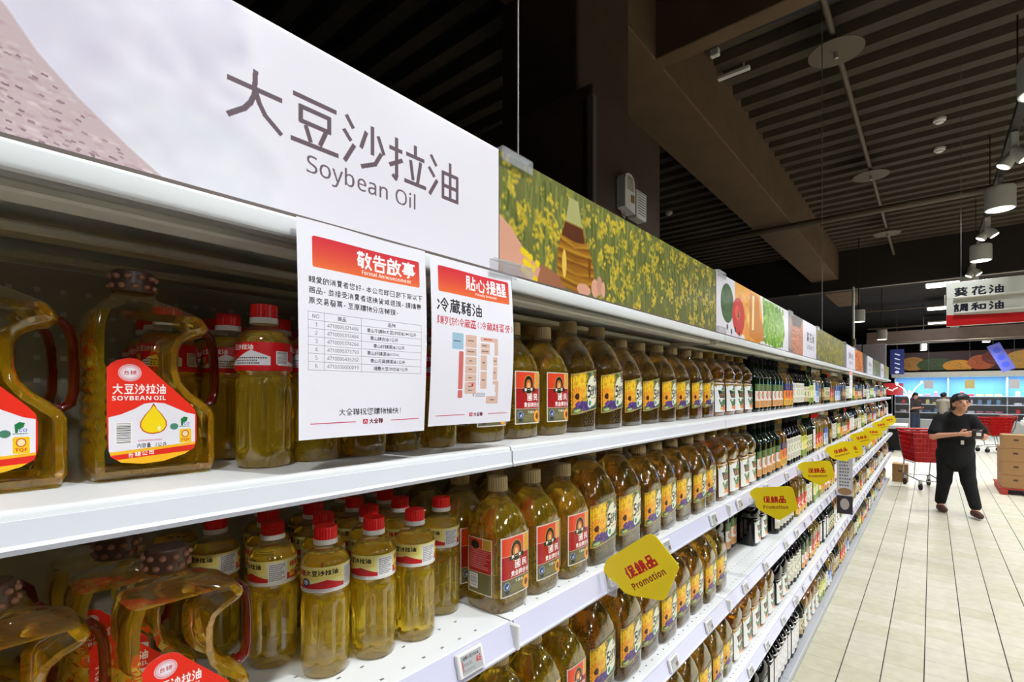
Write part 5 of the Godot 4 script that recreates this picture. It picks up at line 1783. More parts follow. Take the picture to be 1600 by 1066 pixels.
# short name of each kind, half width, half depth
const LOOKS := {
	"jug": ["golden soybean oil jug with red handle", 0.0625, 0.04],
	"soy_red": ["small red label soybean oil bottle", 0.0345, 0.0345],
	"soy_yellow": ["small yellow label soybean oil bottle", 0.0345, 0.0345],
	"guomin": ["golden oil bottle with red label", 0.0505, 0.048],
	"five": ["blended oil bottle with sunflower label", 0.0585, 0.053],
	"white": ["amber oil bottle with white label", 0.063, 0.054],
	"white_dark": ["stout black oil bottle, white label", 0.063, 0.054],
	"green": ["dark green olive oil bottle", 0.0365, 0.0365],
	"orange": ["slim bottle with orange sunflower label", 0.0365, 0.0365],
	"plain": ["slim black bottle with cream label", 0.0325, 0.0325],
	"cream": ["dark green bottle with gold cap", 0.0325, 0.0325],
	"lime": ["pale oil bottle with lime label", 0.0365, 0.0365],
	"black": ["square black bottle, long white label", 0.0365, 0.0365],
	"blue": ["slim oil bottle with blue label", 0.0365, 0.0365],
	"amber": ["stout amber bottle with brown label", 0.052, 0.048],
	"redtub": ["stout bottle with red label, red cap", 0.052, 0.048]}
const SHELF_NAME := ["top shelf", "second shelf", "third shelf", "fourth shelf", "base shelf"]
const BOARD_ENDS := [[0.68, "soybean"], [1.88, "oil flask"], [3.08, "vegetable"], [3.95, "salmon"], [5.35, "plain rapeseed"], [6.2, "white lettering"], [7.3, "orange"], [9.4, "olive green"], [99.0, "last rapeseed"]]


const ORDINALS := ["first", "second", "third", "fourth", "fifth", "sixth", "seventh", "eighth", "ninth", "tenth", "eleventh", "twelfth"]
var stood := {}


func stand(kind: String, level: int, z: float, front: float, turn := 0.0, size := 1.0, behind := false, counted := true) -> void:
	var y: float = LEVELS[level] if level < 4 else BASE_Y
	var look: Array = LOOKS[kind]
	var board := ""
	for e in BOARD_ENDS:
		if z < e[0]:
			board = e[1]
			break
	var text: String = "%s, %s row, %s, under %s board" % [look[0], "back" if behind else "front", SHELF_NAME[level], board]
	var group := "%s, %s row, %s" % [look[0], "back" if behind else "front", SHELF_NAME[level]]
	if not behind and counted:
		var key := kind + str(level)
		var n: int = stood.get(key, 0)
		stood[key] = n + 1
		if n < 12:
			text = "%s %s along front of %s from soybean end" % [ORDINALS[n], look[0], SHELF_NAME[level]]
	var o := copy_of(protos[kind], Vector3(-(front + look[2] * size), y + 0.0006, -z), PI / 2 + turn, text, group)
	if size != 1.0:
		o.scale = Vector3.ONE * size


func run_of(kind: String, level: int, z0: float, n: int, pitch: float, front: float, rows := 1, size := 1.0) -> float:
	var look: Array = LOOKS[kind]
	for r in rows:
		for k in n:
			var jz := rng.randf_range(-0.15, 0.15) * maxf(pitch - 2.0 * look[1] * size, 0.0)
			var jx := rng.randf_range(0.0, 0.008)
			stand(kind, level, z0 + pitch * k + jz, front + jx + r * (2.0 * look[2] * size + 0.012), rng.randf_range(-0.03, 0.03) if kind != "jug" else 0.0, size, r > 0)
	return z0 + pitch * (n - 1) + look[1] * size


func fill_rest(level: int, z: float, front: float) -> void:
	var order := ["blue", "amber", "cream", "redtub", "blue", "amber", "plain", "lime", "orange", "green", "redtub", "black", "cream", "white", "lime", "plain"]
	var at := level * 3
	while z < 11.30:
		var kind: String = order[at % order.size()]
		at += 1
		var look: Array = LOOKS[kind]
		var pitch: float = 2.0 * look[1] + 0.006
		var n := 2 + rng.randi() % 3
		for k in n:
			if z + pitch > 11.36:
				return
			stand(kind, level, z + pitch * 0.5, front + rng.randf_range(0.0, 0.012))
			z += pitch
		z += 0.012


func build_products() -> void:
	make_protos()
	# --- shelf under the header boards
	stand("jug", 0, -0.102, 0.672, 0.0, 1.0, false, false)
	for z in [0.036, 0.174]:
		stand("jug", 0, z, 0.672)
	for z in [-0.115, 0.03]:
		stand("jug", 0, z, 0.766, 0.0, 1.0, true)
	for k in 5:
		stand("soy_red", 0, 0.291 + 0.076 * k, 0.640 + (0.006 if k % 2 else 0.0), rng.randf_range(-0.5, 0.3))
	for r in 3:
		for k in 6:
			stand("soy_red", 0, 0.215 + 0.076 * k + 0.008 * r, 0.760 + 0.076 * r, rng.randf_range(-0.6, 0.6), 1.0, true)
	run_of("guomin", 0, 0.712, 3, 0.106, 0.640, 2)
	run_of("five", 0, 1.045, 2, 0.136, 0.640, 2, 1.06)
	run_of("five", 0, 1.318, 6, 0.122, 0.640, 2, 0.97)
	run_of("white", 0, 2.065, 4, 0.132, 0.635, 2)
	run_of("green", 0, 2.585, 7, 0.0835, 0.632, 2)
	run_of("orange", 0, 3.185, 3, 0.080, 0.632)
	run_of("plain", 0, 3.430, 5, 0.071, 0.632)
	run_of("cream", 0, 3.790, 2, 0.071, 0.632)
	run_of("lime", 0, 3.940, 2, 0.080, 0.632)
	run_of("black", 0, 4.100, 1, 0.08, 0.632, 1, 1.04)
	fill_rest(0, 4.16, 0.632)
	# --- second shelf
	stand("jug", 1, -0.09, 0.615, 0.0, 1.0, false, false)
	for z in [0.052, 0.192]:
		stand("jug", 1, z, 0.615)
	for z in [-0.118, 0.024, 0.166]:
		stand("jug", 1, z, 0.709, 0.0, 1.0, true)
		stand("jug", 1, z - 0.004, 0.812, 0.0, 1.0, true)
	var firsts := [[0.385, 0.652], [0.460, 0.640], [0.537, 0.634], [0.630, 0.672]]
	for p in firsts:
		stand("soy_yellow", 1, p[0], p[1], rng.randf_range(-0.6, 0.5))
	for p in [[0.345, 0.735], [0.424, 0.728], [0.502, 0.716], [0.578, 0.728], [0.30, 0.835], [0.372, 0.812], [0.448, 0.806], [0.524, 0.796], [0.600, 0.806], [0.400, 0.890], [0.476, 0.882], [0.552, 0.880], [0.625, 0.884], [0.270, 0.93]]:
		stand("soy_yellow", 1, p[0], p[1], rng.randf_range(-0.9, 0.9), 1.0, true)
	run_of("guomin", 1, 0.722, 3, 0.110, 0.594, 3)
	run_of("five", 1, 1.062, 2, 0.136, 0.594, 2, 1.08)
	run_of("five", 1, 1.330, 5, 0.124, 0.592, 2, 1.0)
	run_of("white", 1, 1.965, 4, 0.134, 0.592, 2, 1.03)
	run_of("green", 1, 2.490, 5, 0.086, 0.595, 2)
	run_of("orange", 1, 2.935, 2, 0.080, 0.595)
	run_of("plain", 1, 3.095, 5, 0.072, 0.595)
	run_of("lime", 1, 3.475, 2, 0.080, 0.595)
	run_of("cream", 1, 3.630, 3, 0.072, 0.595)
	run_of("black", 1, 3.860, 1, 0.08, 0.595, 1, 1.04)
	fill_rest(1, 3.93, 0.598)
	# --- middle shelf
	run_of("guomin", 2, 0.735, 3, 0.108, 0.600, 2)
	run_of("five", 2, 1.075, 2, 0.136, 0.600, 2, 1.08)
	run_of("five", 2, 1.345, 6, 0.122, 0.600, 2, 1.0)
	run_of("white_dark", 2, 2.12, 2, 0.132, 0.700, 1, 0.96)
	run_of("green", 2, 2.43, 2, 0.10, 0.720, 1, 1.05)
	run_of("white_dark", 2, 2.65, 2, 0.132, 0.640, 1, 0.98)
	run_of("plain", 2, 2.92, 6, 0.072, 0.610, 1)
	run_of("redtub", 2, 3.40, 3, 0.108, 0.600)
	fill_rest(2, 3.70, 0.600)
	for k in 5:
		stand("soy_yellow", 2, 0.33 + 0.076 * k, 0.640, 0.0, 1.0, false, false)
	# --- lowest raised shelf
	for k in 5:
		stand("guomin", 3, 0.72 + 0.11 * k, 0.604, 0.0, 1.0, false, false)
	run_of("five", 3, 1.30, 7, 0.124, 0.602, 2, 1.02)
	run_of("white", 3, 2.185, 5, 0.139, 0.602, 1, 1.06)
	run_of("white_dark", 3, 2.90, 2, 0.130, 0.600)
	run_of("plain", 3, 3.14, 5, 0.072, 0.600, 1, 1.05)
	fill_rest(3, 3.50, 0.600)
	# --- base shelf
	for k in 6:
		stand("five", 4, 1.32 + 0.127 * k, 0.632, 0.0, 1.05, false, false)
	run_of("white_dark", 4, 2.14, 5, 0.146, 0.632, 1, 1.12)
	run_of("black", 4, 2.86, 9, 0.082, 0.628, 1, 1.12)
	fill_rest(4, 3.62, 0.630)


# ---------------------------------------------------------------- notices, price tags, promotion signs

func banner_print(im: Image, r: Rect2, words: String, under: String) -> void:
	# red to orange printed strip
	var steps := 48
	fill_round(im, r, 16, Color(0.84, 0.10, 0.16))
	for k in steps:
		var f := float(k) / steps
		var y := r.position.y + r.size.y * f
		var inset := 0.0
		var edge := minf(y - r.position.y, r.end.y - y)
		if edge < 16.0:
			inset = 16.0 - sqrt(maxf(0.0, 256.0 - (16.0 - edge) * (16.0 - edge)))
		im.fill_rect(Rect2i(int(r.position.x + inset), int(y), int(r.size.x - 2 * inset), int(r.size.y / steps) + 1), Color(0.82, 0.10, 0.17).lerp(Color(0.92, 0.42, 0.16), f))
	var n := words.length()
	var s := r.size.y * 0.60
	var x0 := r.end.x - n * s * 1.04 - 26.0
	for k in n:
		glyph(im, words[k], x0 + k * s * 1.04, r.position.y + r.size.y * 0.12, s * 0.96, s, s * 0.125, Color(0.96, 0.95, 0.94))
	latin(im, under, Rect2(x0 + s * 0.3, r.position.y + r.size.y * 0.76, n * s * 0.86, r.size.y * 0.15), Color(0.96, 0.90, 0.84), true)


func footer_print(im: Image, y: float, w: int) -> void:
	var red := Color(0.76, 0.10, 0.26)
	stroke(im, Vector2(w * 0.08, y), Vector2(w * 0.40, y), 5, red)
	stroke(im, Vector2(w * 0.68, y), Vector2(w * 0.94, y), 5, red)
	fill_round(im, Rect2(w * 0.455, y - 15, 34, 30), 5, red)
	stroke(im, Vector2(w * 0.455 + 8, y + 8), Vector2(w * 0.455 + 17, y - 9), 4, Color(0.95, 0.9, 0.9))
	stroke(im, Vector2(w * 0.455 + 17, y - 9), Vector2(w * 0.455 + 27, y + 8), 4, Color(0.95, 0.9, 0.9))
	line_of(im, "大全聯", w * 0.455 + 44, y - 15, 30, 33, 5, Color(0.40, 0.08, 0.16))


func print_notice() -> Image:
	var w := 900
	var h := 1240
	var im := canvas(w, h, Color(0.92, 0.91, 0.93))
	banner_print(im, Rect2(86, 86, 760, 178), "敬告啟事", "Formal Announcement")
	var ink := Color(0.20, 0.19, 0.20)
	line_of(im, "親愛的消費者您好，本公司即日起下架以下", 62, 318, 38, 43.0, 4.2, ink)
	line_of(im, "商品，並接受消費者退換貨或退現，請攜帶", 62, 378, 38, 43.0, 4.2, ink)
	line_of(im, "原交易發票，至原購物分店辦理。", 62, 438, 38, 43.0, 4.2, ink)
	# table
	var top := 520.0
	var rows := 7
	var rh := 47.0
	var cols := [56.0, 152.0, 400.0, 852.0]
	for k in rows + 1:
		stroke(im, Vector2(cols[0], top + rh * k), Vector2(cols[3], top + rh * k), 2.2, Color(0.45, 0.44, 0.46))
	for c in cols:
		stroke(im, Vector2(c, top), Vector2(c, top + rh * rows), 2.2, Color(0.45, 0.44, 0.46))
	var grey := Color(0.30, 0.29, 0.31)
	latin(im, "NO", Rect2(80, top + 13, 44, 22), grey)
	line_of(im, "商品", 240, top + 10, 26, 30, 3, grey)
	line_of(im, "品物", 590, top + 10, 26, 30, 3, grey)
	var codes := ["4710095321466", "4710095312464", "4710095374264", "4710095373793", "4710095435262", "4710200000019"]
	var names := ["泰山不調和大豆沙拉油2.6公升", "泰山調合油3公升", "泰山好調理油2公升", "泰山好調理油600ML", "泰山花葵調理油2公升", "福壽大豆沙拉油3公升"]
	for k in 6:
		latin(im, str(k + 1), Rect2(94, top + rh * (k + 1) + 12, 20, 23), grey)
		latin(im, codes[k], Rect2(172, top + rh * (k + 1) + 12, 208, 22), grey)
		line_of(im, names[k], 440 + k % 3 * 22, top + rh * (k + 1) + 11, 25, 27, 3, grey)
	line_of(im, "大全聯祝您購物愉快!", 250, 1072, 42, 47, 4.4, ink)
	footer_print(im, 1154, w)
	return im


func print_reminder() -> Image:
	var w := 900
	var h := 1240
	var im := canvas(w, h, Color(0.92, 0.91, 0.93))
	banner_print(im, Rect2(70, 60, 790, 190), "貼心提醒", "Friendly Reminder")
	for k in 4:
		glyph(im, "冷藏豬油"[k], 56 + k * 124, 294, 110, 104, 12, Color(0.12, 0.11, 0.12))
	line_of(im, "陳列於冷藏區(冷藏雞蛋旁)", 56, 428, 66, 69.5, 6.0, Color(0.78, 0.10, 0.14))
	# floor plan
	var skin := Color(0.86, 0.72, 0.64)
	var red := Color(0.82, 0.42, 0.38)
	fill_round(im, Rect2(206, 540, 122, 124), 10, Color(0.62, 0.76, 0.83))
	for r in [[352, 546, 118, 96], [352, 650, 118, 56], [352, 716, 118, 62], [352, 784, 118, 64], [352, 852, 118, 56], [352, 914, 118, 90], [514, 552, 186, 34], [666, 552, 40, 140], [514, 600, 100, 40], [514, 644, 100, 44], [514, 696, 68, 120], [514, 826, 68, 138], [652, 704, 48, 72], [652, 784, 48, 106], [652, 898, 66, 30], [680, 898, 38, 92], [580, 1024, 138, 60], [690, 980, 28, 60]]:
		fill_round(im, Rect2(r[0], r[1], r[2], r[3]), 6, skin)
	fill_round(im, Rect2(282, 678, 48, 290), 8, red)
	fill_round(im, Rect2(282, 976, 48, 60), 8, red)
	for r in [[376, 584, 60], [376, 668, 70], [396, 740, 26], [390, 806, 44], [390, 872, 44], [530, 612, 70], [530, 658, 70], [532, 748, 30], [532, 888, 30], [660, 730, 30], [660, 826, 30], [628, 1046, 44], [222, 596, 90], [388, 940, 44], [388, 970, 60]]:
		small_lines(im, Rect2(r[0], r[1], r[2], 18), 1, Color(0.20, 0.16, 0.16), int(r[0] + r[1]))
	small_lines(im, Rect2(550, 558, 90, 22), 1, Color(0.80, 0.10, 0.12), 61)
	fill_ellipse(im, 432, 936, 11, 11, Color(0.80, 0.10, 0.12))
	small_lines(im, Rect2(388, 912, 84, 18), 1, Color(0.80, 0.10, 0.12), 63)
	for k in 20:
		im.fill_rect(Rect2i(494, 600 + k * 17, 3, 9), Color(0.45, 0.40, 0.42))
	for k in 4:
		im.fill_rect(Rect2i(466, 996 + k * 9, 104, 5), Color(0.66, 0.66, 0.68))
	fill_ellipse(im, 446, 1012, 8, 14, Color(0.60, 0.60, 0.62))
	footer_print(im, 1166, w)
	return im


func paper_sheet(w: float, h: float, bow: float, lift: float) -> ArrayMesh:
	var q := Soup.new()
	var nx := 12
	var ny := 16
	for j in ny:
		for i in nx:
			var p := []
			var uv := []
			for c in [[0, 0], [1, 0], [1, 1], [0, 1]]:
				var u := float(i + c[0]) / nx
				var v := float(j + c[1]) / ny
				var out := bow * sin(v * PI) * (0.6 + 0.4 * u) + lift * v * v * (1.0 - u) + 0.0015 * sin(u * 7.0 + v * 3.0)
				p.append(Vector3(out, -v * h, (0.5 - u) * w))
				uv.append(Vector2(u, v))
			q.quad(p[3], p[2], p[1], p[0], uv[3], uv[2], uv[1], uv[0])
	return q.mesh(60.0)


func promo_mesh(w: float) -> ArrayMesh:
	var p := PackedVector2Array()
	for c in [[0.0, 0.80], [0.03, 0.87], [0.13, 0.96], [0.20, 0.975], [0.84, 1.0], [0.90, 0.985], [0.945, 0.93], [0.96, 0.86], [1.0, 0.40], [0.99, 0.33], [0.62, 0.02], [0.57, 0.0], [0.52, 0.02], [0.2, 0.27], [0.12, 0.36], [0.05, 0.62]]:
		p.append(Vector2(c[0] * w, (c[1] - 0.60) * w * 0.80))
	var q := Soup.new()
	q.extrude(p, Vector3(0, 0, -0.001), Vector3(1, 0, 0), Vector3(0, 1, 0), Vector3(0, 0, 0.002))
	return q.mesh(20.0)


func print_promo() -> Image:
	var im := canvas(512, 370, Color(0.98, 0.87, 0.06))
	for k in 3:
		glyph(im, "促銷品"[k], 150 + k * 84, 108, 74, 72, 13, Color(0.78, 0.10, 0.08))
	latin(im, "Promotion", Rect2(138, 196, 270, 62), Color(0.56, 0.13, 0.06), true, true)
	return im


func build_notices() -> void:
	single("notice_paper", paper_sheet(0.192, 0.262, 0.004, 0.006), tex_mat("notice", print_notice(), 0.7), "white announcement sheet with table and red banner hanging under the soybean board", "notice", Vector3(SHELF_X + 0.008, 1.922, -0.377), 0.0, "paper notices hanging from the header shelf")
	single("reminder_paper", paper_sheet(0.184, 0.254, 0.006, -0.004), tex_mat("reminder", print_reminder(), 0.7), "white reminder sheet with store floor plan and red banner", "notice", Vector3(SHELF_X + 0.009, 1.919, -0.574), 0.0, "paper notices hanging from the header shelf")
	var clip := Soup.new()
	clip.box(Vector3(0.0, 0.012, 0), Vector3(0.002, 0.024, 0.07))
	clip.box(Vector3(0.006, 0.023, 0), Vector3(0.012, 0.002, 0.07))
	single("sign_clip", clip.mesh(), mats.clear_plastic, "small clear plastic clip holding the floor plan reminder sheet", "clip", Vector3(SHELF_X + 0.012, 1.915, -0.645))
	# far notice sheets hanging over the same shelf
	var blank_sheet := paper_sheet(0.19, 0.26, 0.004, 0.0)
	single("notice_paper", blank_sheet, mats.notice, "white notice sheet hanging far along the shelf beyond the plain rapeseed board", "notice", Vector3(SHELF_X + 0.009, 1.92, -5.45), 0.0, "paper notices hanging from the header shelf")
	# promotion signs clipped to the second shelf's price rail
	var promo_m := tex_mat("promo", print_promo(), 0.4)
	var promo := promo_mesh(0.160)
	var where := [[0.985, 0.62, "beside the blended oil bottles", 1], [2.10, 0.12, "beside the white label oil bottles", 1], [3.02, 0.12, "beside the orange label bottles", 1], [3.95, 0.36, "beside the black bottle with long white label", 1], [4.45, 0.05, "beyond the black bottle", 1], [5.25, 0.30, "on the far half of the second shelf", 1], [6.3, 0.1, "on the far half of the second shelf", 1], [7.4, 0.30, "near the far end of the second shelf", 1], [8.9, 0.25, "near the far end of the second shelf", 1]]
	for s in where:
		var t := thing("promotion_sign", "yellow promotion sign with red lettering sticking out " + s[2], "sign", Vector3(SHELF_X + 0.030, LEVELS[s[3]] - 0.016, -s[0]), 0.0, "yellow promotion signs on the price rail")
		var b := part("board", promo, promo_m, t)
		b.rotation.z = s[1]
		b.rotation.y = 0.12
		var holder := Soup.new()
		holder.chamfered(Vector3(0.006, -0.008, 0.004), Vector3(0.022, 0.034, 0.006), 0.001)
		holder.tube([Vector3(0.004, -0.012, 0.003), Vector3(0.02, 0.0, 0.003)], [0.004], 8)
		part("holder", holder.mesh(), mats.clear_plastic, t)
	# electronic price tags on the rails
	var frame := Soup.new()
	frame.chamfered(Vector3(0, 0, 0), Vector3(0.008, 0.036, 0.056), 0.0015)
	var frame_mesh := frame.mesh(20.0)
	var scr := box_mesh(Vector3(0.001, 0.028, 0.044), 0.0, Vector3(0.0045, 0, 0))
	var im := canvas(220, 140, Color(0.66, 0.67, 0.66))
	line_of(im, "福壽大豆沙拉油", 14, 12, 24, 25, 3, Color(0.20, 0.20, 0.22))
	latin(im, "46", Rect2(150, 44, 58, 50), Color(0.76, 0.12, 0.12), true, false)
	small_lines(im, Rect2(14, 60, 110, 26), 2, Color(0.40, 0.40, 0.42), 91)
	small_lines(im, Rect2(14, 104, 150, 22), 2, Color(0.46, 0.46, 0.48), 92)
	im.fill_rect(Rect2i(4, 34, 8, 80), Color(0.70, 0.14, 0.16))
	var first := tex_mat("tag_first", im, 0.3)
	var im2 := canvas(110, 70, Color(0.66, 0.67, 0.66))
	small_lines(im2, Rect2(6, 6, 90, 24), 2, Color(0.30, 0.30, 0.32), 93)
	im2.fill_rect(Rect2i(62, 34, 38, 26), Color(0.40, 0.30, 0.32))
	var other := tex_mat("tag_other", im2, 0.3)
	var im3 := canvas(110, 70, Color(0.86, 0.85, 0.86))
	small_lines(im3, Rect2(8, 8, 90, 50), 3, Color(0.34, 0.33, 0.38), 94)
	var white_tag := tex_mat("tag_paper", im3, 0.5)
	for lv in [1, 2, 3]:
		var z: float = 0.56 if lv == 1 else 0.92 + 0.1 * lv
		var k := 0
		while z < 11.2:
			var far: bool = z > 3.1
			var label: String = "white framed electronic price tag on the rail of the " + ["", "second shelf", "middle shelf", "lowest raised shelf"][lv]
			var grp: String = "price tags on the rail of the " + ["", "second shelf", "middle shelf", "lowest raised shelf"][lv]
			if lv == 1 and k == 0:
				label = "electronic price tag showing 46 below the small soybean oil bottles"
			elif far:
				label = "white paper price tag far along the rail of the " + ["", "second shelf", "middle shelf", "lowest raised shelf"][lv]
			var t: Node3D
			if far:
				t = single("price_tag", frame_mesh, white_tag, label, "price tag", Vector3(SHELF_X + 0.0155, LEVELS[lv] - 0.0175, -z), 0.0, grp + " far along")
			else:
				t = thing("price_tag", label, "price tag", Vector3(SHELF_X + 0.0155, LEVELS[lv] - 0.0175, -z), 0.0, grp)
				part("frame", frame_mesh, mats.white_plastic, t)
				part("display", scr, first if lv == 1 and k == 0 else other, t)
			t.rotation = Vector3(0, 0, 0.27)
			k += 1
			z += (0.47 if z < 1.0 else rng.randf_range(0.24, 0.42)) if not far else rng.randf_range(0.13, 0.26)
	# white and blue wobbler strips that hang down between shelves further along
	var strip := canvas(90, 400, Color(0.80, 0.80, 0.82))
	small_lines(strip, Rect2(14, 20, 60, 190), 8, Color(0.44, 0.44, 0.48), 95)
	fill_ellipse(strip, 45, 240, 40, 26, Color(0.62, 0.48, 0.34))
	strip.fill_rect(Rect2i(0, 270, 90, 130), Color(0.20, 0.18, 0.20))
	fill_ellipse(strip, 45, 330, 26, 40, Color(0.72, 0.68, 0.66))
	single("hanging_strip", box_mesh(Vector3(0.10, 0.42, 0.002), 0.0), tex_mat("strip", strip, 0.4), "tall narrow leaflet strip hanging below a promotion sign between the shelves", "leaflet", Vector3(SHELF_X + 0.075, LEVELS[1] - 0.30, -4.47))
	# hanging aisle sign
	var sg := canvas(1024, 420, Color(0.86, 0.87, 0.82))
	for k in 3:
		glyph(sg, "葵花油"[k], 52 + k * 118, 56, 96, 82, 13, Color(0.12, 0.12, 0.16))
		glyph(sg, "調和油"[k], 52 + k * 118, 208, 96, 82, 13, Color(0.12, 0.12, 0.16))
	sg.fill_rect(Rect2i(0, 152, 1024, 4), Color(0.62, 0.63, 0.60))
	fill_poly(sg, PackedVector2Array([Vector2(0, 312), Vector2(300, 326), Vector2(640, 336), Vector2(1024, 340), Vector2(1024, 420), Vector2(0, 420)]), Color(0.80, 0.08, 0.10))
	var s := thing("aisle_sign", "white hanging aisle sign with black lettering and red lower band", "sign", Vector3(0.6, 2.305, -6.0))
	part("board", box_mesh(Vector3(1.0, 0.395, 0.03), 0.002, Vector3(0, 0.1975, 0)), mats.white_plastic, s)
	part("print", box_mesh(Vector3(0.996, 0.39, 0.001), 0.0, Vector3(0, 0.1975, 0.0158)), tex_mat("aisle_print", sg, 0.4), s)
	for yy in [0.255, 0.118]:
		part("slat", box_mesh(Vector3(0.93, 0.014, 0.012), 0.002, Vector3(0.02, yy, 0.021)), mats.white_plastic, s)
	part("side_tab", box_mesh(Vector3(0.012, 0.10, 0.02), 0.002, Vector3(-0.507, 0.24, 0)), mats.white_plastic, s)
	for xx in [-0.4, 0.4]:
		part("wire", tube_mesh([Vector3(xx, 0.395, 0), Vector3(xx, CEIL_Y - 2.305, 0)], 0.002, 6), mats.cable, s)


# ---------------------------------------------------------------- things under the ceiling

func build_ceiling_things() -> void:
	# sprinkler pipe with round heat collector plates
	var px := -0.575
	var py := CAM_Y + 2.68
	var t := thing("sprinkler_pipe", "pale brown sprinkler pipe with round collector plates below the ceiling", "pipe", Vector3(px, py, 0))
	part("pipe", tube_mesh([Vector3(0, 0.04, 2.0), Vector3(0, 0.04, -12.4)], 0.022, 10), mats.pipe_brown, t)
	for z in [4.62, 7.55, 10.5, 13.2]:
		if z < 12.4:
			part("collector_plate", lathe_mesh([[0.19, 0.0], [0.19, 0.004], [0.17, 0.008], [0.02, 0.014]], 32), mats.pipe_brown, t, Vector3(0, -0.02, -z))
			part("sprinkler_head", lathe_mesh([[0.006, -0.05], [0.018, -0.045], [0.012, -0.02], [0.014, 0.0]], 10), mats.cable, t, Vector3(0, -0.02, -z))
	# dark cross pipes
	single("cross_pipe", tube_mesh([Vector3(-9, 0, 0), Vector3(9, 0, 0)], 0.045, 12), mats.pipe_brown, "long brown pipe running across under the ceiling ribs", "pipe", Vector3(0, CAM_Y + 2.30, -7.8))
	single("cable_bundle", tube_mesh([Vector3(-1.25, 0, 0.05), Vector3(-0.4, 0.02, -0.06), Vector3(3.5, 0.0, -0.5)], 0.05, 10), mats.black, "black cable bundle across the ceiling beside the brown beam", "cable", Vector3(0, CAM_Y + 2.80, -4.10))
	single("conduit", tube_mesh([Vector3(-2.2, 0, 0), Vector3(8, 0, 0)], 0.014, 8), mats.cable, "thin bright conduit running across far under the ceiling", "conduit", Vector3(0, 3.80, -12.2), 0.0, "thin conduits across the far ceiling")
	for k in 3:
		single("conduit", tube_mesh([Vector3(-1.2, 0, 0), Vector3(9, 0, 0)], 0.016, 8), mats.pipe_brown, "thin brown conduit across the ceiling beyond the bulkhead", "conduit", Vector3(0, 3.55 - 0.30 * k, -14.0 - 1.0 * k), 0.0, "thin conduits across the far ceiling")
	single("ceiling_duct", box_mesh(Vector3(11.0, 0.35, 0.5), 0.01), mats.column_brown, "dark rectangular duct across the far ceiling", "duct", Vector3(4.0, 3.3, -18.5))
	single("ceiling_duct", box_mesh(Vector3(11.0, 0.25, 0.4), 0.01), mats.pipe_brown, "brown duct across the ceiling above the fruit banner", "duct", Vector3(4.0, 3.42, -21.0))
	# smoke detectors
	var det := lathe_mesh([[0.02, -0.05], [0.035, -0.046], [0.04, -0.03], [0.055, -0.026], [0.058, -0.004], [0.058, 0.0]], 24)
	for p in [[1468, 186], [1468, 232], [1045, 332]]:
		var hgt := CEIL_Y - 0.072 - CAM_Y
		var depth: float = FOCAL * hgt / (612.0 - p[1])
		var side: float = (p[0] - 800.0) / FOCAL * depth
		var at := Vector3(side * cos(YAW) - depth * sin(YAW), CEIL_Y - 0.0705, -(side * sin(YAW) + depth * cos(YAW)))
		single("smoke_detector", det, mats.white_plastic, "small round white smoke detector on a ceiling rib", "smoke detector", at, 0.0, "smoke detectors on the ceiling")
	# small fitting beside the beam: white strip and box
	var fit := thing("ceiling_light_strip", "short white unlit strip fitting beside the ceiling beam", "ceiling fitting", Vector3(-1.38, CEIL_Y - 0.13, -4.72))
	part("strip", box_mesh(Vector3(0.30, 0.03, 0.05), 0.004, Vector3(0, 0, 0)), mats.white_plastic, fit)
	part("end_block", box_mesh(Vector3(0.07, 0.06, 0.05), 0.004, Vector3(-0.04, 0.03, 0.34)), mats.white_plastic, fit)
	part("stem", box_mesh(Vector3(0.012, 0.08, 0.012), 0.0, Vector3(0.1, 0.05, 0)), mats.white_plastic, fit)
	# alarm on the column
	var a := thing("alarm_siren", "white wall siren with grey speaker box on the brown column", "alarm", Vector3(-1.2995, 2.80, -2.50))
	var body := Soup.new()
	body.extrude(PackedVector2Array([Vector2(-0.07, -0.11), Vector2(0.07, -0.13), Vector2(0.07, 0.07), Vector2(0.055, 0.105), Vector2(0.02, 0.12), Vector2(-0.02, 0.12), Vector2(-0.055, 0.105), Vector2(-0.07, 0.07)]), Vector3(0.0, 0, 0.03), Vector3(0, 0, -1), Vector3(0, 1, 0), Vector3(0.06, 0, 0))
	part("siren_body", body.mesh(30.0), mats.cap_white, a)
	for k in 6:
		part("grille_slat", box_mesh(Vector3(0.006, 0.09, 0.006), 0.001, Vector3(0.062, 0.055, 0.065 - 0.014 * k)), mats.panel_beige, a)
	part("lamp_window", box_mesh(Vector3(0.008, 0.05, 0.04), 0.002, Vector3(0.063, -0.04, 0.0)), mats.cap_gold, a)
	part("speaker_box", box_mesh(Vector3(0.07, 0.19, 0.15), 0.006, Vector3(0.035, -0.05, -0.122)), mats.white_plastic, a)
	for k in 9:
		part("speaker_slot", box_mesh(Vector3(0.002, 0.004, 0.11), 0.0, Vector3(0.0715, 0.03 - 0.018 * k, -0.122)), mats.column_edge, a)
	a.scale = Vector3.ONE * 0.82
	part("lead", tube_mesh([Vector3(0.02, -0.12, 0.08), Vector3(0.03, -0.16, 0.075), Vector3(0.03, -0.175, 0.055), Vector3(0.025, -0.16, 0.035), Vector3(0.02, -0.12, 0.03)], 0.004, 6), mats.cap_white, a)
	# hanging wires
	single("hanging_wire", tube_mesh([Vector3(0, 0, 0), Vector3(0, CEIL_Y - 2.16, 0)], 0.0018, 6), mats.cable, "thin steel wire hanging down to the rapeseed header board", "wire", Vector3(-0.607, 2.16, -0.737), 0.0, "hanging steel wires")
	single("hanging_wire", tube_mesh([Vector3(0, 0, 0), Vector3(0, CEIL_Y - 2.16, 0)], 0.003, 6), mats.cable, "thin steel wire hanging down to the header boards beyond the salmon picture", "wire", Vector3(-0.607, 2.16, -4.20), 0.0, "hanging steel wires")
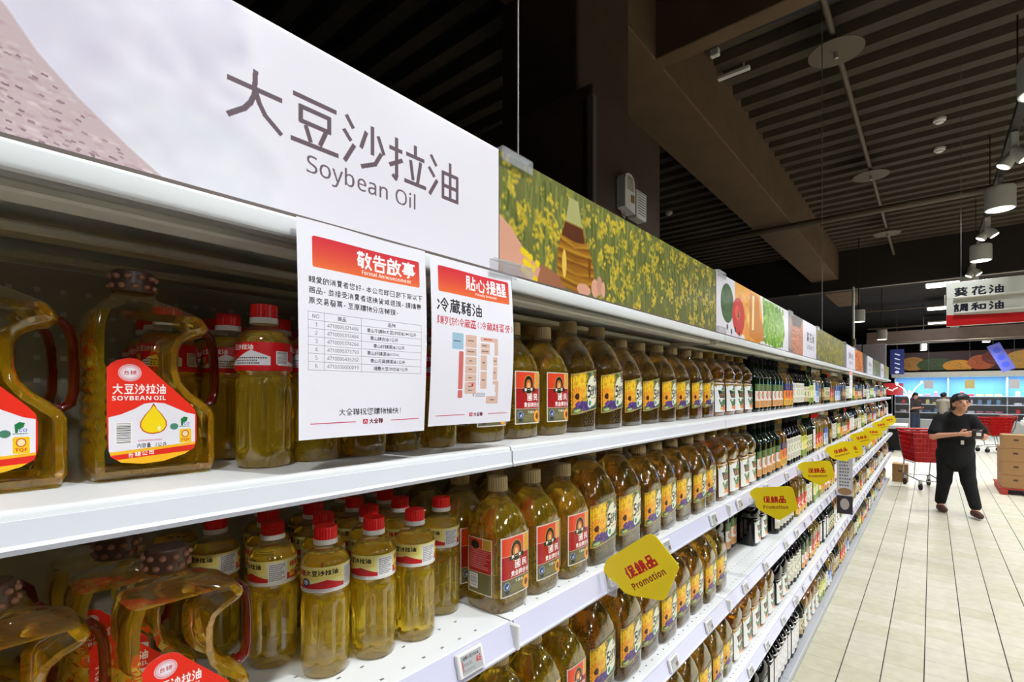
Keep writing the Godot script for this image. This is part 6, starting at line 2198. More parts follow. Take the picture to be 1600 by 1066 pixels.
	# grey boards above the far end of the shelves, pole and small downlights far behind
	for k in 2:
		single("grey_board", box_mesh(Vector3(0.34, 0.44 + 0.19 * k, 0.03), 0.004), mats.board_grey, "plain grey board standing above the far end of the shelves", "board", Vector3(-1.14 + 0.36 * k, 2.342 - 0.099 * k, -10.9), 0.0, "grey boards above the far shelves")
	var pole := thing("lamp_pole", "thin pale pole rising above the far header boards", "pole", Vector3(-0.80, 2.16, -8.0))
	part("pole", tube_mesh([Vector3(0, 0, 0), Vector3(0, 0.95, 0)], 0.016, 8), mats.upright, pole)
	part("pole_joint", tube_mesh([Vector3(0, 0.16, 0), Vector3(0, 0.26, 0)], 0.03, 8), mats.pipe_brown, pole)
	var can := Soup.new()
	can.loft([[0.0, 0.10, 0.10], [0.22, 0.10, 0.10], [0.225, 0.09, 0.09]], 20)
	var can_mesh := can.mesh()
	var lens := lathe_mesh([[0.085, -0.003], [0.086, 0.0]], 18)
	for p in [[1342, 495, 9.5], [1378, 524, 11.5], [1555, 515, 16.0], [1541, 530, 16.0], [1443, 543, 17.0], [1492, 513, 15.0]]:
		var depth: float = p[2]
		var side: float = (p[0] - 800.0) / FOCAL * depth
		var at := Vector3(side * cos(YAW) - depth * sin(YAW), CAM_Y + (612.0 - p[1]) / FOCAL * depth - 0.1, -(side * sin(YAW) + depth * cos(YAW)))
		var o := thing("far_downlight", "small white cylindrical downlight beyond the end of the aisle", "ceiling lamp", at, 0.0, "far downlights beyond the aisle")
		part("housing", can_mesh, mats.fixture_white, o)
		part("stem", tube_mesh([Vector3(0, 0.22, 0), Vector3(0, CEIL_Y - at.y, 0)], 0.012, 6), mats.pipe_dark, o)
		part("lamp_lens", lens, mats.lamp_glow, o)
		var l := SpotLight3D.new()
		l.name = "far_downlight_beam"
		l.light_color = Color(0.97, 0.98, 1.0)
		l.light_energy = 9.0
		l.light_size = 0.08
		l.spot_angle = 60.0
		l.spot_range = 20.0
		l.spot_attenuation = 2.0
		l.shadow_enabled = true
		l.position = Vector3(0, -0.012, 0)
		l.rotation.x = -PI / 2
		o.add_child(l, true)


# ---------------------------------------------------------------- people, trolleys, cartons

func flesh(q: Soup, bones: Array, cell: float, k: float) -> void:
	# bones: [a, b, radius a, radius b, depth factor]; joined smoothly and meshed as surface nets
	var lo := Vector3.ONE * 1e9
	var hi := -lo
	for b in bones:
		var r: float = maxf(b[2], b[3]) + k + cell * 3.0
		for p in [b[0], b[1]]:
			lo = lo.min(p - Vector3.ONE * r)
			hi = hi.max(p + Vector3.ONE * r)
	var n := Vector3i(((hi - lo) / cell).ceil()) + Vector3i.ONE
	var f := PackedFloat32Array()
	f.resize(n.x * n.y * n.z)
	f.fill(1.0)
	for b in bones:
		var a: Vector3 = b[0]
		var ba: Vector3 = b[1] - b[0]
		var l2 := maxf(ba.length_squared(), 1e-9)
		var ra: float = b[2]
		var rb: float = b[3]
		var fz: float = b[4] if b.size() > 4 else 1.0
		var m := maxf(ra, rb) + k + cell * 2.0
		var b0 := Vector3i(((a.min(b[1]) - Vector3.ONE * m - lo) / cell).floor()).clamp(Vector3i.ZERO, n - Vector3i.ONE)
		var b1 := Vector3i(((a.max(b[1]) + Vector3.ONE * m - lo) / cell).ceil()).clamp(Vector3i.ZERO, n - Vector3i.ONE)
		for z in range(b0.z, b1.z + 1):
			for y in range(b0.y, b1.y + 1):
				for x in range(b0.x, b1.x + 1):
					var p := lo + Vector3(x, y, z) * cell - a
					var t := clampf(p.dot(ba) / l2, 0.0, 1.0)
					var d3 := p - ba * t
					d3.z /= fz
					var d := d3.length() - lerpf(ra, rb, t)
					var i := x + n.x * (y + n.y * z)
					var o := f[i]
					var h := maxf(k - absf(o - d), 0.0) / k
					f[i] = minf(o, d) - h * h * k * 0.25
	var vert := {}
	for z in n.z - 1:
		for y in n.y - 1:
			for x in n.x - 1:
				var i := x + n.x * (y + n.y * z)
				var c := [f[i], f[i + 1], f[i + n.x], f[i + n.x + 1], f[i + n.x * n.y], f[i + n.x * n.y + 1], f[i + n.x * n.y + n.x], f[i + n.x * n.y + n.x + 1]]
				var neg := 0
				for v in c:
					if v < 0.0:
						neg += 1
				if neg == 0 or neg == 8:
					continue
				var acc := Vector3.ZERO
				var cnt := 0
				for e in [[0, 1], [2, 3], [4, 5], [6, 7], [0, 2], [1, 3], [4, 6], [5, 7], [0, 4], [1, 5], [2, 6], [3, 7]]:
					var u: float = c[e[0]]
					var w: float = c[e[1]]
					if (u < 0.0) != (w < 0.0):
						var t := u / (u - w)
						var p0 := Vector3(e[0] & 1, (e[0] >> 1) & 1, e[0] >> 2)
						var p1 := Vector3(e[1] & 1, (e[1] >> 1) & 1, e[1] >> 2)
						acc += p0.lerp(p1, t)
						cnt += 1
				vert[i] = lo + (Vector3(x, y, z) + acc / cnt) * cell
	var step := [1, n.x, n.x * n.y]
	var axes := [Vector3(1, 0, 0), Vector3(0, 1, 0), Vector3(0, 0, 1)]
	for i in vert.keys():
		for ax in 3:
			var j: int = i + step[ax]
			if (f[i] < 0.0) == (f[j] < 0.0):
				continue
			var s1: int = step[(ax + 1) % 3]
			var s2: int = step[(ax + 2) % 3]
			if vert.has(i - s1) and vert.has(i - s2) and vert.has(i - s1 - s2):
				q.out_quad([vert[i], vert[i - s1], vert[i - s1 - s2], vert[i - s2]], axes[ax] * (1.0 if f[i] < 0.0 else -1.0))


func hand_bones(wrist: Vector3, along: Vector3, palm_out: Vector3, thumb_side: Vector3, curl: float) -> Array:
	var b := []
	var knuckle := wrist + along * 0.075
	b.append([wrist, knuckle, 0.024, 0.030, 1.0])
	for k in 4:
		var off := thumb_side * (0.028 - 0.019 * k)
		var len_k: float = [0.070, 0.078, 0.072, 0.056][k]
		var p0 := knuckle + off
		var d1 := (along + palm_out * curl * 0.5).normalized()
		var d2 := (along + palm_out * curl * 1.8).normalized()
		var p1 := p0 + d1 * len_k * 0.5
		var p2 := p1 + d2 * len_k * 0.5
		b.append([p0, p1, 0.0105, 0.0095, 1.0])
		b.append([p1, p2, 0.0095, 0.008, 1.0])
	var t0 := wrist + along * 0.02 + thumb_side * 0.022
	var t1 := t0 + (along * 0.6 + thumb_side * 0.8).normalized() * 0.042
	var t2 := t1 + (along + palm_out * curl).normalized() * 0.034
	b.append([t0, t1, 0.013, 0.011, 1.0])
	b.append([t1, t2, 0.011, 0.009, 1.0])
	return b


func build_shopper() -> void:
	var o := thing("person", "person in a loose black T-shirt and black trousers walking and reading a package", "person", Vector3(0.25, 0, -9.35), 0.26)
	var v := func(x, y, z): return Vector3(x, y, z)
	var sho_r: Vector3 = v.call(-0.175, 1.325, 0.00)
	var sho_l: Vector3 = v.call(0.175, 1.325, 0.02)
	var elb_r: Vector3 = v.call(-0.27, 1.09, 0.10)
	var elb_l: Vector3 = v.call(0.27, 1.10, 0.10)
	var wri_r: Vector3 = v.call(-0.05, 1.14, 0.30)
	var wri_l: Vector3 = v.call(0.17, 1.15, 0.30)
	var hip_r: Vector3 = v.call(-0.095, 0.86, 0)
	var hip_l: Vector3 = v.call(0.095, 0.86, 0)
	var kne_r: Vector3 = v.call(-0.115, 0.47, -0.01)
	var kne_l: Vector3 = v.call(0.115, 0.48, 0.10)
	var ank_r: Vector3 = v.call(-0.125, 0.10, -0.13)
	var ank_l: Vector3 = v.call(0.155, 0.11, 0.20)
	var neck: Vector3 = v.call(0.015, 1.42, 0.05)
	var head: Vector3 = v.call(0.035, 1.56, 0.10)
	# skin: one continuous body
	var s := Soup.new()
	flesh(s, [[v.call(0, 0.88, 0), v.call(0, 1.08, 0.02), 0.135, 0.14, 0.8], [v.call(0, 1.08, 0.02), v.call(0, 1.30, 0.02), 0.14, 0.13, 0.75],
		[v.call(0, 1.30, 0.02), neck, 0.09, 0.055, 1.0], [neck, v.call(0.03, 1.50, 0.085), 0.052, 0.05, 1.0],
		[sho_r, sho_l, 0.065, 0.065, 1.0], [sho_r, elb_r, 0.055, 0.043, 1.0], [elb_r, wri_r, 0.043, 0.026, 1.0], [sho_l, elb_l, 0.055, 0.043, 1.0], [elb_l, wri_l, 0.043, 0.026, 1.0],
		[hip_r, kne_r, 0.085, 0.055, 1.0], [kne_r, ank_r, 0.052, 0.034, 1.0], [hip_l, kne_l, 0.085, 0.055, 1.0], [kne_l, ank_l, 0.052, 0.034, 1.0],
		[ank_r, v.call(-0.125, 0.05, -0.05), 0.035, 0.03, 1.0], [ank_l, v.call(0.17, 0.06, 0.29), 0.035, 0.03, 1.0]], 0.016, 0.03)
	# head: skull, jaw, nose, ears, lips
	flesh(s, [[head + v.call(0, 0.02, -0.02), head + v.call(0.0, 0.0, 0.0), 0.083, 0.08, 1.12], [head + v.call(0.004, -0.03, 0.02), head + v.call(0.008, -0.085, 0.045), 0.066, 0.042, 1.0],
		[head + v.call(0.012, 0.005, 0.088), head + v.call(0.016, -0.032, 0.108), 0.010, 0.015, 1.0], [head + v.call(-0.012, -0.066, 0.086), head + v.call(0.034, -0.066, 0.084), 0.009, 0.009, 1.0],
		[head + v.call(-0.084, -0.01, 0.0), head + v.call(-0.084, -0.04, 0.005), 0.016, 0.011, 1.0], [head + v.call(0.084, -0.01, 0.0), head + v.call(0.084, -0.04, 0.005), 0.016, 0.011, 1.0],
		[head + v.call(0, -0.10, -0.01), neck, 0.05, 0.052, 1.0]], 0.0075, 0.02)
	flesh(s, hand_bones(wri_r, v.call(0.86, 0.08, 0.42).normalized(), v.call(0.25, 0.1, -0.6).normalized(), v.call(0, 1, 0), 0.5), 0.0055, 0.010)
	flesh(s, hand_bones(wri_l, v.call(-0.55, 0.0, 0.8).normalized(), v.call(-0.7, 0.2, -0.4).normalized(), v.call(0, 1, 0), 0.6), 0.0055, 0.010)
	part("body", s.mesh(70.0), mats.skin, o)
	# eyes and brows
	var e := Soup.new()
	for sx in [-0.030, 0.046]:
		e.tube([head + v.call(sx - 0.012, 0.004, 0.083), head + v.call(sx + 0.012, 0.004, 0.083)], [0.006], 6)
		e.tube([head + v.call(sx - 0.016, 0.024, 0.084), head + v.call(sx + 0.016, 0.024, 0.084)], [0.004], 6)
	part("eyes", e.mesh(60.0), mats.hair, o)
	var h := Soup.new()
	flesh(h, [[head + v.call(0, 0.048, -0.045), head + v.call(0.0, 0.066, -0.008), 0.094, 0.074, 1.0], [head + v.call(-0.045, 0.066, 0.045), head + v.call(0.045, 0.078, 0.042), 0.034, 0.030, 1.0], [head + v.call(0, 0.0, -0.05), head + v.call(0, -0.05, -0.05), 0.088, 0.07, 1.0], [head + v.call(-0.075, 0.03, -0.02), head + v.call(-0.085, -0.08, -0.035), 0.03, 0.024, 1.0], [head + v.call(0.075, 0.03, -0.02), head + v.call(0.08, -0.05, -0.035), 0.028, 0.022, 1.0]], 0.011, 0.045)
	part("hair", h.mesh(60.0), mats.hair, o)
	# loose T-shirt
	var t := Soup.new()
	flesh(t, [[v.call(0, 0.79, 0.01), v.call(0, 1.02, 0.03), 0.20, 0.195, 0.80], [v.call(0, 1.02, 0.03), v.call(0, 1.25, 0.02), 0.195, 0.15, 0.80], [sho_r + v.call(0.03, 0, 0), sho_l + v.call(-0.03, 0, 0), 0.07, 0.07, 1.0],
		[v.call(0, 1.30, 0.02), v.call(0.01, 1.385, 0.035), 0.13, 0.075, 0.9], [sho_r, elb_r + v.call(0.02, 0.06, -0.02), 0.068, 0.076, 1.0], [sho_l, elb_l + v.call(-0.02, 0.07, -0.02), 0.068, 0.076, 1.0]], 0.016, 0.05)
	part("shirt", t.mesh(70.0), mats.cloth_black, o)
	var tr := Soup.new()
	flesh(tr, [[v.call(-0.05, 0.82, 0), v.call(0.05, 0.82, 0), 0.155, 0.155, 0.8], [hip_r, kne_r, 0.118, 0.082, 1.0], [kne_r, ank_r + v.call(0, 0.055, 0.0), 0.082, 0.066, 1.0], [hip_l, kne_l, 0.118, 0.082, 1.0], [kne_l, ank_l + v.call(0, 0.055, 0.0), 0.082, 0.066, 1.0]], 0.016, 0.03)
	part("trousers", tr.mesh(70.0), mats.cloth_black, o)
	for side in [[-0.125, -0.15, -0.02, 0.0], [0.155, 0.17, 0.32, 0.012]]:
		var sh := Soup.new()
		flesh(sh, [[v.call(side[0], 0.048 + side[3], side[1]), v.call(side[0] + 0.012, 0.042 + side[3], side[2]), 0.046, 0.040, 1.0], [v.call(side[0], 0.075 + side[3], side[1] + 0.02), v.call(side[0], 0.06 + side[3], side[1] + 0.08), 0.042, 0.04, 1.0]], 0.010, 0.02)
		part("shoe", sh.mesh(60.0), mats.shoe, o)
	part("badge", box_mesh(Vector3(0.035, 0.055, 0.004), 0.001, Vector3(0.02, 1.02, 0.195)), mats.white_plastic, o)
	# the package that the shopper holds
	var pk := Soup.new()
	pk.loft([[0.0, 0.045, 0.012, 3.0], [0.02, 0.058, 0.026, 3.0], [0.075, 0.060, 0.030, 3.0], [0.12, 0.056, 0.016, 3.0], [0.135, 0.058, 0.003, 3.0]], 16)
	var held := thing("snack_package", "dark shiny package held in the walking shopper's hands", "package", o.transform * Vector3(0.105, 1.09, 0.43), 0.3)
	part("pouch", pk.mesh(40.0), mats.brown_pack, held)
	part("window", box_mesh(Vector3(0.05, 0.04, 0.002), 0.0, Vector3(0, 0.065, 0.031)), mats.white_plastic, held)


func far_person(called_label: String, at: Vector3, turn: float, top: String, legs: String) -> void:
	var o := thing("person", called_label, "person", at, turn)
	var v := func(x, y, z): return Vector3(x, y, z)
	var s := Soup.new()
	flesh(s, [[v.call(0, 0.9, 0), v.call(0, 1.3, 0), 0.12, 0.12, 0.8], [v.call(0, 1.3, 0), v.call(0, 1.5, 0.02), 0.06, 0.05, 1.0], [v.call(0, 1.53, 0.03), v.call(0, 1.58, 0.03), 0.08, 0.085, 1.0], [v.call(-0.18, 1.32, 0), v.call(-0.23, 1.08, 0.05), 0.05, 0.04, 1.0], [v.call(-0.23, 1.08, 0.05), v.call(-0.06, 1.12, 0.28), 0.04, 0.03, 1.0], [v.call(0.18, 1.32, 0), v.call(0.23, 1.08, 0.05), 0.05, 0.04, 1.0], [v.call(0.23, 1.08, 0.05), v.call(0.06, 1.12, 0.28), 0.04, 0.03, 1.0], [v.call(-0.09, 0.88, 0), v.call(-0.1, 0.08, 0), 0.08, 0.035, 1.0], [v.call(0.09, 0.88, 0), v.call(0.1, 0.08, 0.05), 0.08, 0.035, 1.0]], 0.028, 0.04)
	part("body", s.mesh(70.0), mats.skin, o)
	var t := Soup.new()
	flesh(t, [[v.call(0, 0.9, 0), v.call(0, 1.3, 0), 0.165, 0.155, 0.8], [v.call(-0.17, 1.33, 0), v.call(0.17, 1.33, 0), 0.07, 0.07, 1.0], [v.call(-0.18, 1.32, 0), v.call(-0.23, 1.1, 0.05), 0.068, 0.06, 1.0], [v.call(0.18, 1.32, 0), v.call(0.23, 1.1, 0.05), 0.068, 0.06, 1.0]], 0.028, 0.04)
	part("shirt", t.mesh(70.0), mats[top], o)
	var l := Soup.new()
	flesh(l, [[v.call(-0.09, 0.86, 0), v.call(-0.1, 0.12, 0), 0.11, 0.065, 1.0], [v.call(0.09, 0.86, 0), v.call(0.1, 0.12, 0.05), 0.11, 0.065, 1.0]], 0.028, 0.03)
	part("trousers", l.mesh(70.0), mats[legs], o)
	var h := Soup.new()
	flesh(h, [[v.call(0, 1.58, 0.0), v.call(0, 1.60, 0.03), 0.098, 0.09, 1.0]], 0.025, 0.02)
	part("hair", h.mesh(60.0), mats.hair, o)
	for sx in [-0.1, 0.1]:
		var sh := Soup.new()
		flesh(sh, [[v.call(sx, 0.045, -0.02 + (0.05 if sx > 0 else 0.0)), v.call(sx, 0.04, 0.14 + (0.05 if sx > 0 else 0.0)), 0.044, 0.038, 1.0]], 0.02, 0.02)
		part("shoe", sh.mesh(60.0), mats.rubber, o)


func trolley(at: Vector3, turn: float, label: String) -> void:
	var o := thing("shopping_trolley", label, "shopping cart", at, turn, "red shopping trolleys")
	# tapered red basket with slotted walls
	var top := [0.26, 0.34]
	var low := [0.20, 0.24]
	var y0 := 0.48
	var y1 := 0.98
	for sd in 4:
		var q := Soup.new()
		var n := 9
		for k in n:
			for r in 6:
				var u0 := (k + 0.10) / n
				var u1 := (k + 0.90) / n
				var f0 := (r + (0.0 if r == 0 else 0.10)) / 6.0
				var f1 := (r + (1.0 if r == 5 else 0.90)) / 6.0
				var p := []
				for c in [[0.0 if k == 0 else u0, f0], [1.0 if k == n - 1 else u1, f0], [1.0 if k == n - 1 else u1, f1], [0.0 if k == 0 else u0, f1]]:
					var hx: float = lerpf(low[0], top[0], c[1])
					var hz: float = lerpf(low[1], top[1], c[1])
					var yy: float = lerpf(y0, y1, c[1])
					var s: float = c[0] * 2.0 - 1.0
					p.append([Vector3(s * hx, yy, hz), Vector3(hx, yy, -s * hz), Vector3(-s * hx, yy, -hz), Vector3(-hx, yy, s * hz)][sd])
				q.quad(p[0], p[1], p[2], p[3])
				q.quad(p[3], p[2], p[1], p[0])
		# solid ribs between the slots
		for k in n + 1:
			var s := float(k) / n * 2.0 - 1.0
			var a: Vector3 = [Vector3(s * low[0], y0, low[1]), Vector3(low[0], y0, -s * low[1]), Vector3(-s * low[0], y0, -low[1]), Vector3(-low[0], y0, s * low[1])][sd]
			var b: Vector3 = [Vector3(s * top[0], y1, top[1]), Vector3(top[0], y1, -s * top[1]), Vector3(-s * top[0], y1, -top[1]), Vector3(-top[0], y1, s * top[1])][sd]
			q.tube([a, b], [0.005], 5)
		for r in 7:
			var f := r / 6.0
			var hx: float = lerpf(low[0], top[0], f)
			var hz: float = lerpf(low[1], top[1], f)
			var yy: float = lerpf(y0, y1, f)
			q.tube([[Vector3(-hx, yy, hz), Vector3(hx, yy, -hz), Vector3(hx, yy, -hz), Vector3(-hx, yy, -hz)][sd], [Vector3(hx, yy, hz), Vector3(hx, yy, hz), Vector3(-hx, yy, -hz), Vector3(-hx, yy, hz)][sd]], [0.012 if r == 6 else 0.005], 6)
		part("basket_wall", q.mesh(30.0), mats.cart_red, o)
	part("basket_floor", box_mesh(Vector3(0.40, 0.012, 0.48), 0.002, Vector3(0, y0, 0)), mats.cart_red, o)
	var fr := Soup.new()
	for sx in [-1.0, 1.0]:
		fr.tube([Vector3(sx * 0.24, 1.02, -0.42), Vector3(sx * 0.22, 0.70, -0.36), Vector3(sx * 0.20, 0.46, -0.24), Vector3(sx * 0.20, 0.20, -0.30), Vector3(sx * 0.16, 0.16, 0.34)], [0.012], 8)
		fr.tube([Vector3(sx * 0.20, 0.46, -0.24), Vector3(sx * 0.20, 0.46, 0.24)], [0.010], 8)
		fr.tube([Vector3(sx * 0.17, 0.46, 0.16), Vector3(sx * 0.17, 0.17, 0.10)], [0.010], 8)
	fr.tube([Vector3(-0.2, 0.19, -0.28), Vector3(0.2, 0.19, -0.28)], [0.010], 8)
	fr.tube([Vector3(-0.16, 0.16, 0.34), Vector3(0.16, 0.16, 0.34)], [0.010], 8)
	part("frame", fr.mesh(50.0), mats.chrome, o)
	part("handle", tube_mesh([Vector3(-0.26, 1.02, -0.42), Vector3(0.26, 1.02, -0.42)], 0.018, 10), mats.cart_red, o)
	for p in [[-0.18, -0.28], [0.18, -0.28], [-0.15, 0.32], [0.15, 0.32]]:
		var w := Soup.new()
		w.tube([Vector3(p[0] - 0.014, 0.062, p[1]), Vector3(p[0] + 0.014, 0.062, p[1])], [0.062], 18)
		var wh := part("wheel", w.mesh(40.0), mats.rubber, o)
		part("fork", box_mesh(Vector3(0.044, 0.09, 0.05), 0.004, Vector3(p[0], 0.135, p[1])), mats.chrome, wh)


func carton(at: Vector3, size: Vector3, label: String, grp: String, turn := 0.0) -> void:
	var o := thing("carton", label, "box", at, turn, grp)
	part("box", box_mesh(size, 0.004, Vector3(0, size.y * 0.5, 0)), mats.carton, o)
	part("tape", box_mesh(Vector3(0.05, 0.001, size.z - 0.004), 0.0, Vector3(0, size.y + 0.0004, 0)), mats.carton_tape, o)
	part("printed_mark", box_mesh(Vector3(0.06, 0.03, 0.001), 0.0, Vector3(0.0, size.y * 0.62, size.z * 0.5 + 0.0006)), mats.cap_brown, o)


func build_person_and_carts() -> void:
	build_shopper()
	trolley(Vector3(-0.12, 0, -11.55), 0.35, "red plastic shopping trolley standing behind the shopper in black")
	trolley(Vector3(1.35, 0, -19.6), -0.9, "red plastic shopping trolley parked far off beside the meat counter")
	# pallet of cartons
	var p := thing("pallet", "red brown pallet carrying the stacked cartons", "pallet", Vector3(1.42, 0, -12.15))
	for k in 3:
		part("runner", box_mesh(Vector3(0.09, 0.09, 1.1), 0.004, Vector3(-0.5 + 0.5 * k, 0.045, 0)), mats.pallet_red, p)
	for k in 7:
		part("deck_board", box_mesh(Vector3(1.12, 0.022, 0.11), 0.003, Vector3(0, 0.101, -0.49 + 0.163 * k)), mats.pallet_red, p)
	for lay in 4:
		for i in 3:
			for j in 2:
				if lay == 3 and (i == 2 or j == 1):
					continue
				var jig := rng.randf_range(-0.004, 0.004)
				carton(Vector3(1.42 - 0.36 + 0.345 * i + jig, 0.1125 + lay * 0.2215, -12.15 + 0.33 - 0.42 * j + jig), Vector3(0.335, 0.22, 0.38), ["brown carton in the bottom layer on the red pallet", "brown carton in the second layer on the red pallet", "brown carton in the third layer on the red pallet", "brown carton on top of the pallet stack"][lay], "cartons stacked on the pallet layer %d" % (lay + 1))
	carton(Vector3(-0.46, 0.0005, -12.1), Vector3(0.24, 0.34, 0.30), "lone brown carton standing on the floor at the end of the shelves", "carton at the shelf end")


# ---------------------------------------------------------------- the far end of the shop

func build_background() -> void:
	far_person("person in a dark grey top and blue jeans standing at the far counter", Vector3(-0.50, 0, -24.2), 0.9, "cloth_grey", "jeans")
	far_person("person in a cream top at the far refrigerator", Vector3(0.35, 0, -26.2), 2.6, "cloth_cream", "cloth_grey")
	# fruit banner
	var w := 1024
	var h := 128
	var r := RandomNumberGenerator.new()
	r.seed = 17
	var im := canvas(w, h, Color(0.20, 0.09, 0.06))
	for f in [[90, 80, 60, 50, Color(0.70, 0.48, 0.16)], [200, 90, 90, 46, Color(0.20, 0.30, 0.10)], [300, 100, 70, 40, Color(0.86, 0.58, 0.14)], [400, 80, 60, 50, Color(0.72, 0.34, 0.14)], [470, 50, 70, 50, Color(0.45, 0.16, 0.08)], [600, 70, 110, 66, Color(0.76, 0.56, 0.18)], [760, 70, 70, 50, Color(0.42, 0.20, 0.10)], [860, 80, 80, 50, Color(0.16, 0.22, 0.10)], [960, 60, 80, 60, Color(0.60, 0.40, 0.14)]]:
		fill_ellipse(im, f[0], f[1], f[2], f[3], f[4])
		soft_spots(im, r, 90, Rect2(f[0] - f[2] * 0.7, f[1] - f[3] * 0.7, f[2] * 1.4, f[3] * 1.4), f[4].darkened(0.22), f[4].lightened(0.10), 2, 7)
	soften(im, 4)
	single("fruit_banner", box_mesh(Vector3(7.4, 0.80, 0.06), 0.004), tex_mat("fruit", im, 0.5), "long dark banner picture of fruit above the far refrigerators", "banner", Vector3(2.4, 3.05, -28.6))
	# refrigerated wall cabinet
	var c := thing("refrigerated_cabinet", "long open refrigerated wall cabinet with blue lit back at the far wall", "refrigerator", Vector3(2.4, 0, -29.2))
	part("canopy", box_mesh(Vector3(7.6, 0.22, 1.3), 0.01, Vector3(0, 2.46, 0.2)), mats.panel_beige, c)
	part("base", box_mesh(Vector3(7.6, 0.5, 1.3), 0.01, Vector3(0, 0.25, 0.2)), mats.fixture_white, c)
	var glow := StandardMaterial3D.new()
	glow.resource_name = "blue_light_panel"
	glow.albedo_color = Color(0.45, 0.65, 0.85)
	glow.emission_enabled = true
	glow.emission = Color(0.42, 0.62, 0.80)
	glow.emission_energy_multiplier = 0.42
	part("back_light_panel", box_mesh(Vector3(7.5, 0.85, 0.04), 0.0, Vector3(0, 1.92, -0.4)), glow, c)
	part("back_wall", box_mesh(Vector3(7.5, 1.0, 0.04), 0.0, Vector3(0, 1.0, -0.42)), mats.fixture_white, c)
	for k in 3:
		part("shelf", box_mesh(Vector3(7.4, 0.03, 0.7 + 0.12 * k), 0.003, Vector3(0, 1.5 - 0.36 * k, -0.02 + 0.06 * k)), mats.lip_white, c)
	for k in 5:
		part("divider", box_mesh(Vector3(0.04, 1.9, 0.5), 0.004, Vector3(-3.7 + 1.85 * k, 1.43, -0.1)), mats.fixture_white, c)
	var al := AreaLight3D.new()
	al.name = "cabinet_light"
	al.area_size = Vector2(7.0, 0.5)
	al.light_color = Color(0.75, 0.88, 1.0)
	al.light_energy = 16.0
	al.shadow_enabled = true
	al.position = Vector3(0, 2.3, 0.3)
	al.rotation.x = -PI / 2
	c.add_child(al, true)
	# goods in the cabinet
	var tones := []
	for k in 6:
		tones.append(flat_mat("goods_%d" % k, [Color(0.86, 0.84, 0.82), Color(0.82, 0.55, 0.58), Color(0.78, 0.30, 0.28), Color(0.88, 0.80, 0.50), Color(0.84, 0.72, 0.74), Color(0.50, 0.60, 0.70)][k], 0.4))
	var tray := Soup.new()
	tray.loft([[0.0, 0.10, 0.07, 5.0], [0.03, 0.12, 0.085, 5.0], [0.075, 0.115, 0.08, 4.0], [0.09, 0.09, 0.06, 3.0]], 16)
	var tray_mesh := tray.mesh()
	var pack := Soup.new()
	pack.loft([[0.0, 0.07, 0.05, 6.0], [0.16, 0.07, 0.05, 6.0], [0.19, 0.055, 0.02, 4.0], [0.21, 0.055, 0.006, 4.0]], 14)
	var pack_mesh := pack.mesh()
	for k in 3:
		for i in 24:
			var gx := -1.0 + 0.285 * i
			if absf(fposmod(gx + 1.3 + 0.925, 1.85) - 0.925) < 0.16:
				continue
			var kind := tray_mesh if (i / 4 + k) % 2 == 0 else pack_mesh
			single("food_package", kind, tones[(i / 3 + k * 2) % 6], "small packaged food on the %s shelf of the far refrigerator" % ["upper", "middle", "lower"][k], "package", Vector3(gx, 1.516 - 0.36 * k, -29.1 + 0.06 * k), 0.0, "food packages on the %s refrigerator shelf" % ["upper", "middle", "lower"][k])
	# meat island at the right
	for b in 2:
		var t := thing("display_counter", ["low white display counter with meat trays beyond the cartons", "low white display counter behind the first meat counter"][b], "counter", Vector3(3.5, 0, -17.5 - 3.6 * b))
		part("plinth", box_mesh(Vector3(2.6, 0.68, 1.5), 0.01, Vector3(0, 0.34, 0)), mats.wall_dark, t)
		part("tub", box_mesh(Vector3(2.8, 0.16, 1.7), 0.02, Vector3(0, 0.76, 0)), mats.fixture_white, t)
		part("label_strip", box_mesh(Vector3(2.7, 0.05, 0.01), 0.002, Vector3(0, 0.80, 0.856)), mats.cart_red, t)
		for i in 9:
			for j in 4:
				single("meat_tray", tray_mesh, tones[[1, 4, 2, 1, 0, 4][(i * 2 + j * 3 + b) % 6]], ["pink packaged meat tray on the near meat counter", "pink packaged meat tray on the rear meat counter"][b], "tray", Vector3(2.25 + 0.30 * i, 0.841, -17.5 - 3.6 * b + 0.6 - 0.38 * j), rng.randf_range(-0.2, 0.2), ["meat trays on the near counter", "meat trays on the rear counter"][b])
	# dark produce stand behind the shelf end
	var d := thing("produce_stand", "dark low produce stand at the far left beyond the shelves", "stand", Vector3(-1.7, 0, -19.0))
	part("crate_base", box_mesh(Vector3(2.2, 0.62, 1.4), 0.01, Vector3(0, 0.31, 0)), mats.black, d)
	part("tray_top", box_mesh(Vector3(2.3, 0.10, 1.5), 0.01, Vector3(0, 0.68, 0)), mats.fixture_white, d)
	for i in 14:
		single("wrapped_produce", tray_mesh, tones[[0, 0, 4, 3, 0][i % 5]], "white wrapped produce pack on the dark stand beyond the shelves", "package", Vector3(-2.6 + 0.27 * (i % 7), 0.731, -18.65 - 0.5 * (i / 7)), 0.0, "produce packs on the dark stand")
	# red board, string lamps, banners
	var rb := canvas(128, 64, Color(0.70, 0.08, 0.10))
	for k in 3:
		stroke(rb, Vector2(20 + k * 26, 34), Vector2(44 + k * 26, 24 + (k % 2) * 16), 8, Color(0.93, 0.90, 0.88))
	single("red_sign_board", box_mesh(Vector3(0.62, 0.40, 0.03), 0.004), tex_mat("red_board", rb, 0.4), "small red sign board with white marks above the produce stand", "sign", Vector3(-1.05, 1.80, -21.5))
	part_post(Vector3(-1.05, 0, -21.53), 1.62)
	var lamp := thing("branched_lamp", "branching white lamp with three bright globes near the produce stand", "lamp", Vector3(-0.55, 1.35, -20.6))
	lamp.scale = Vector3(0.72, 1.0, 0.72)
	part("arms", branch_mesh(), mats.fixture_white, lamp)
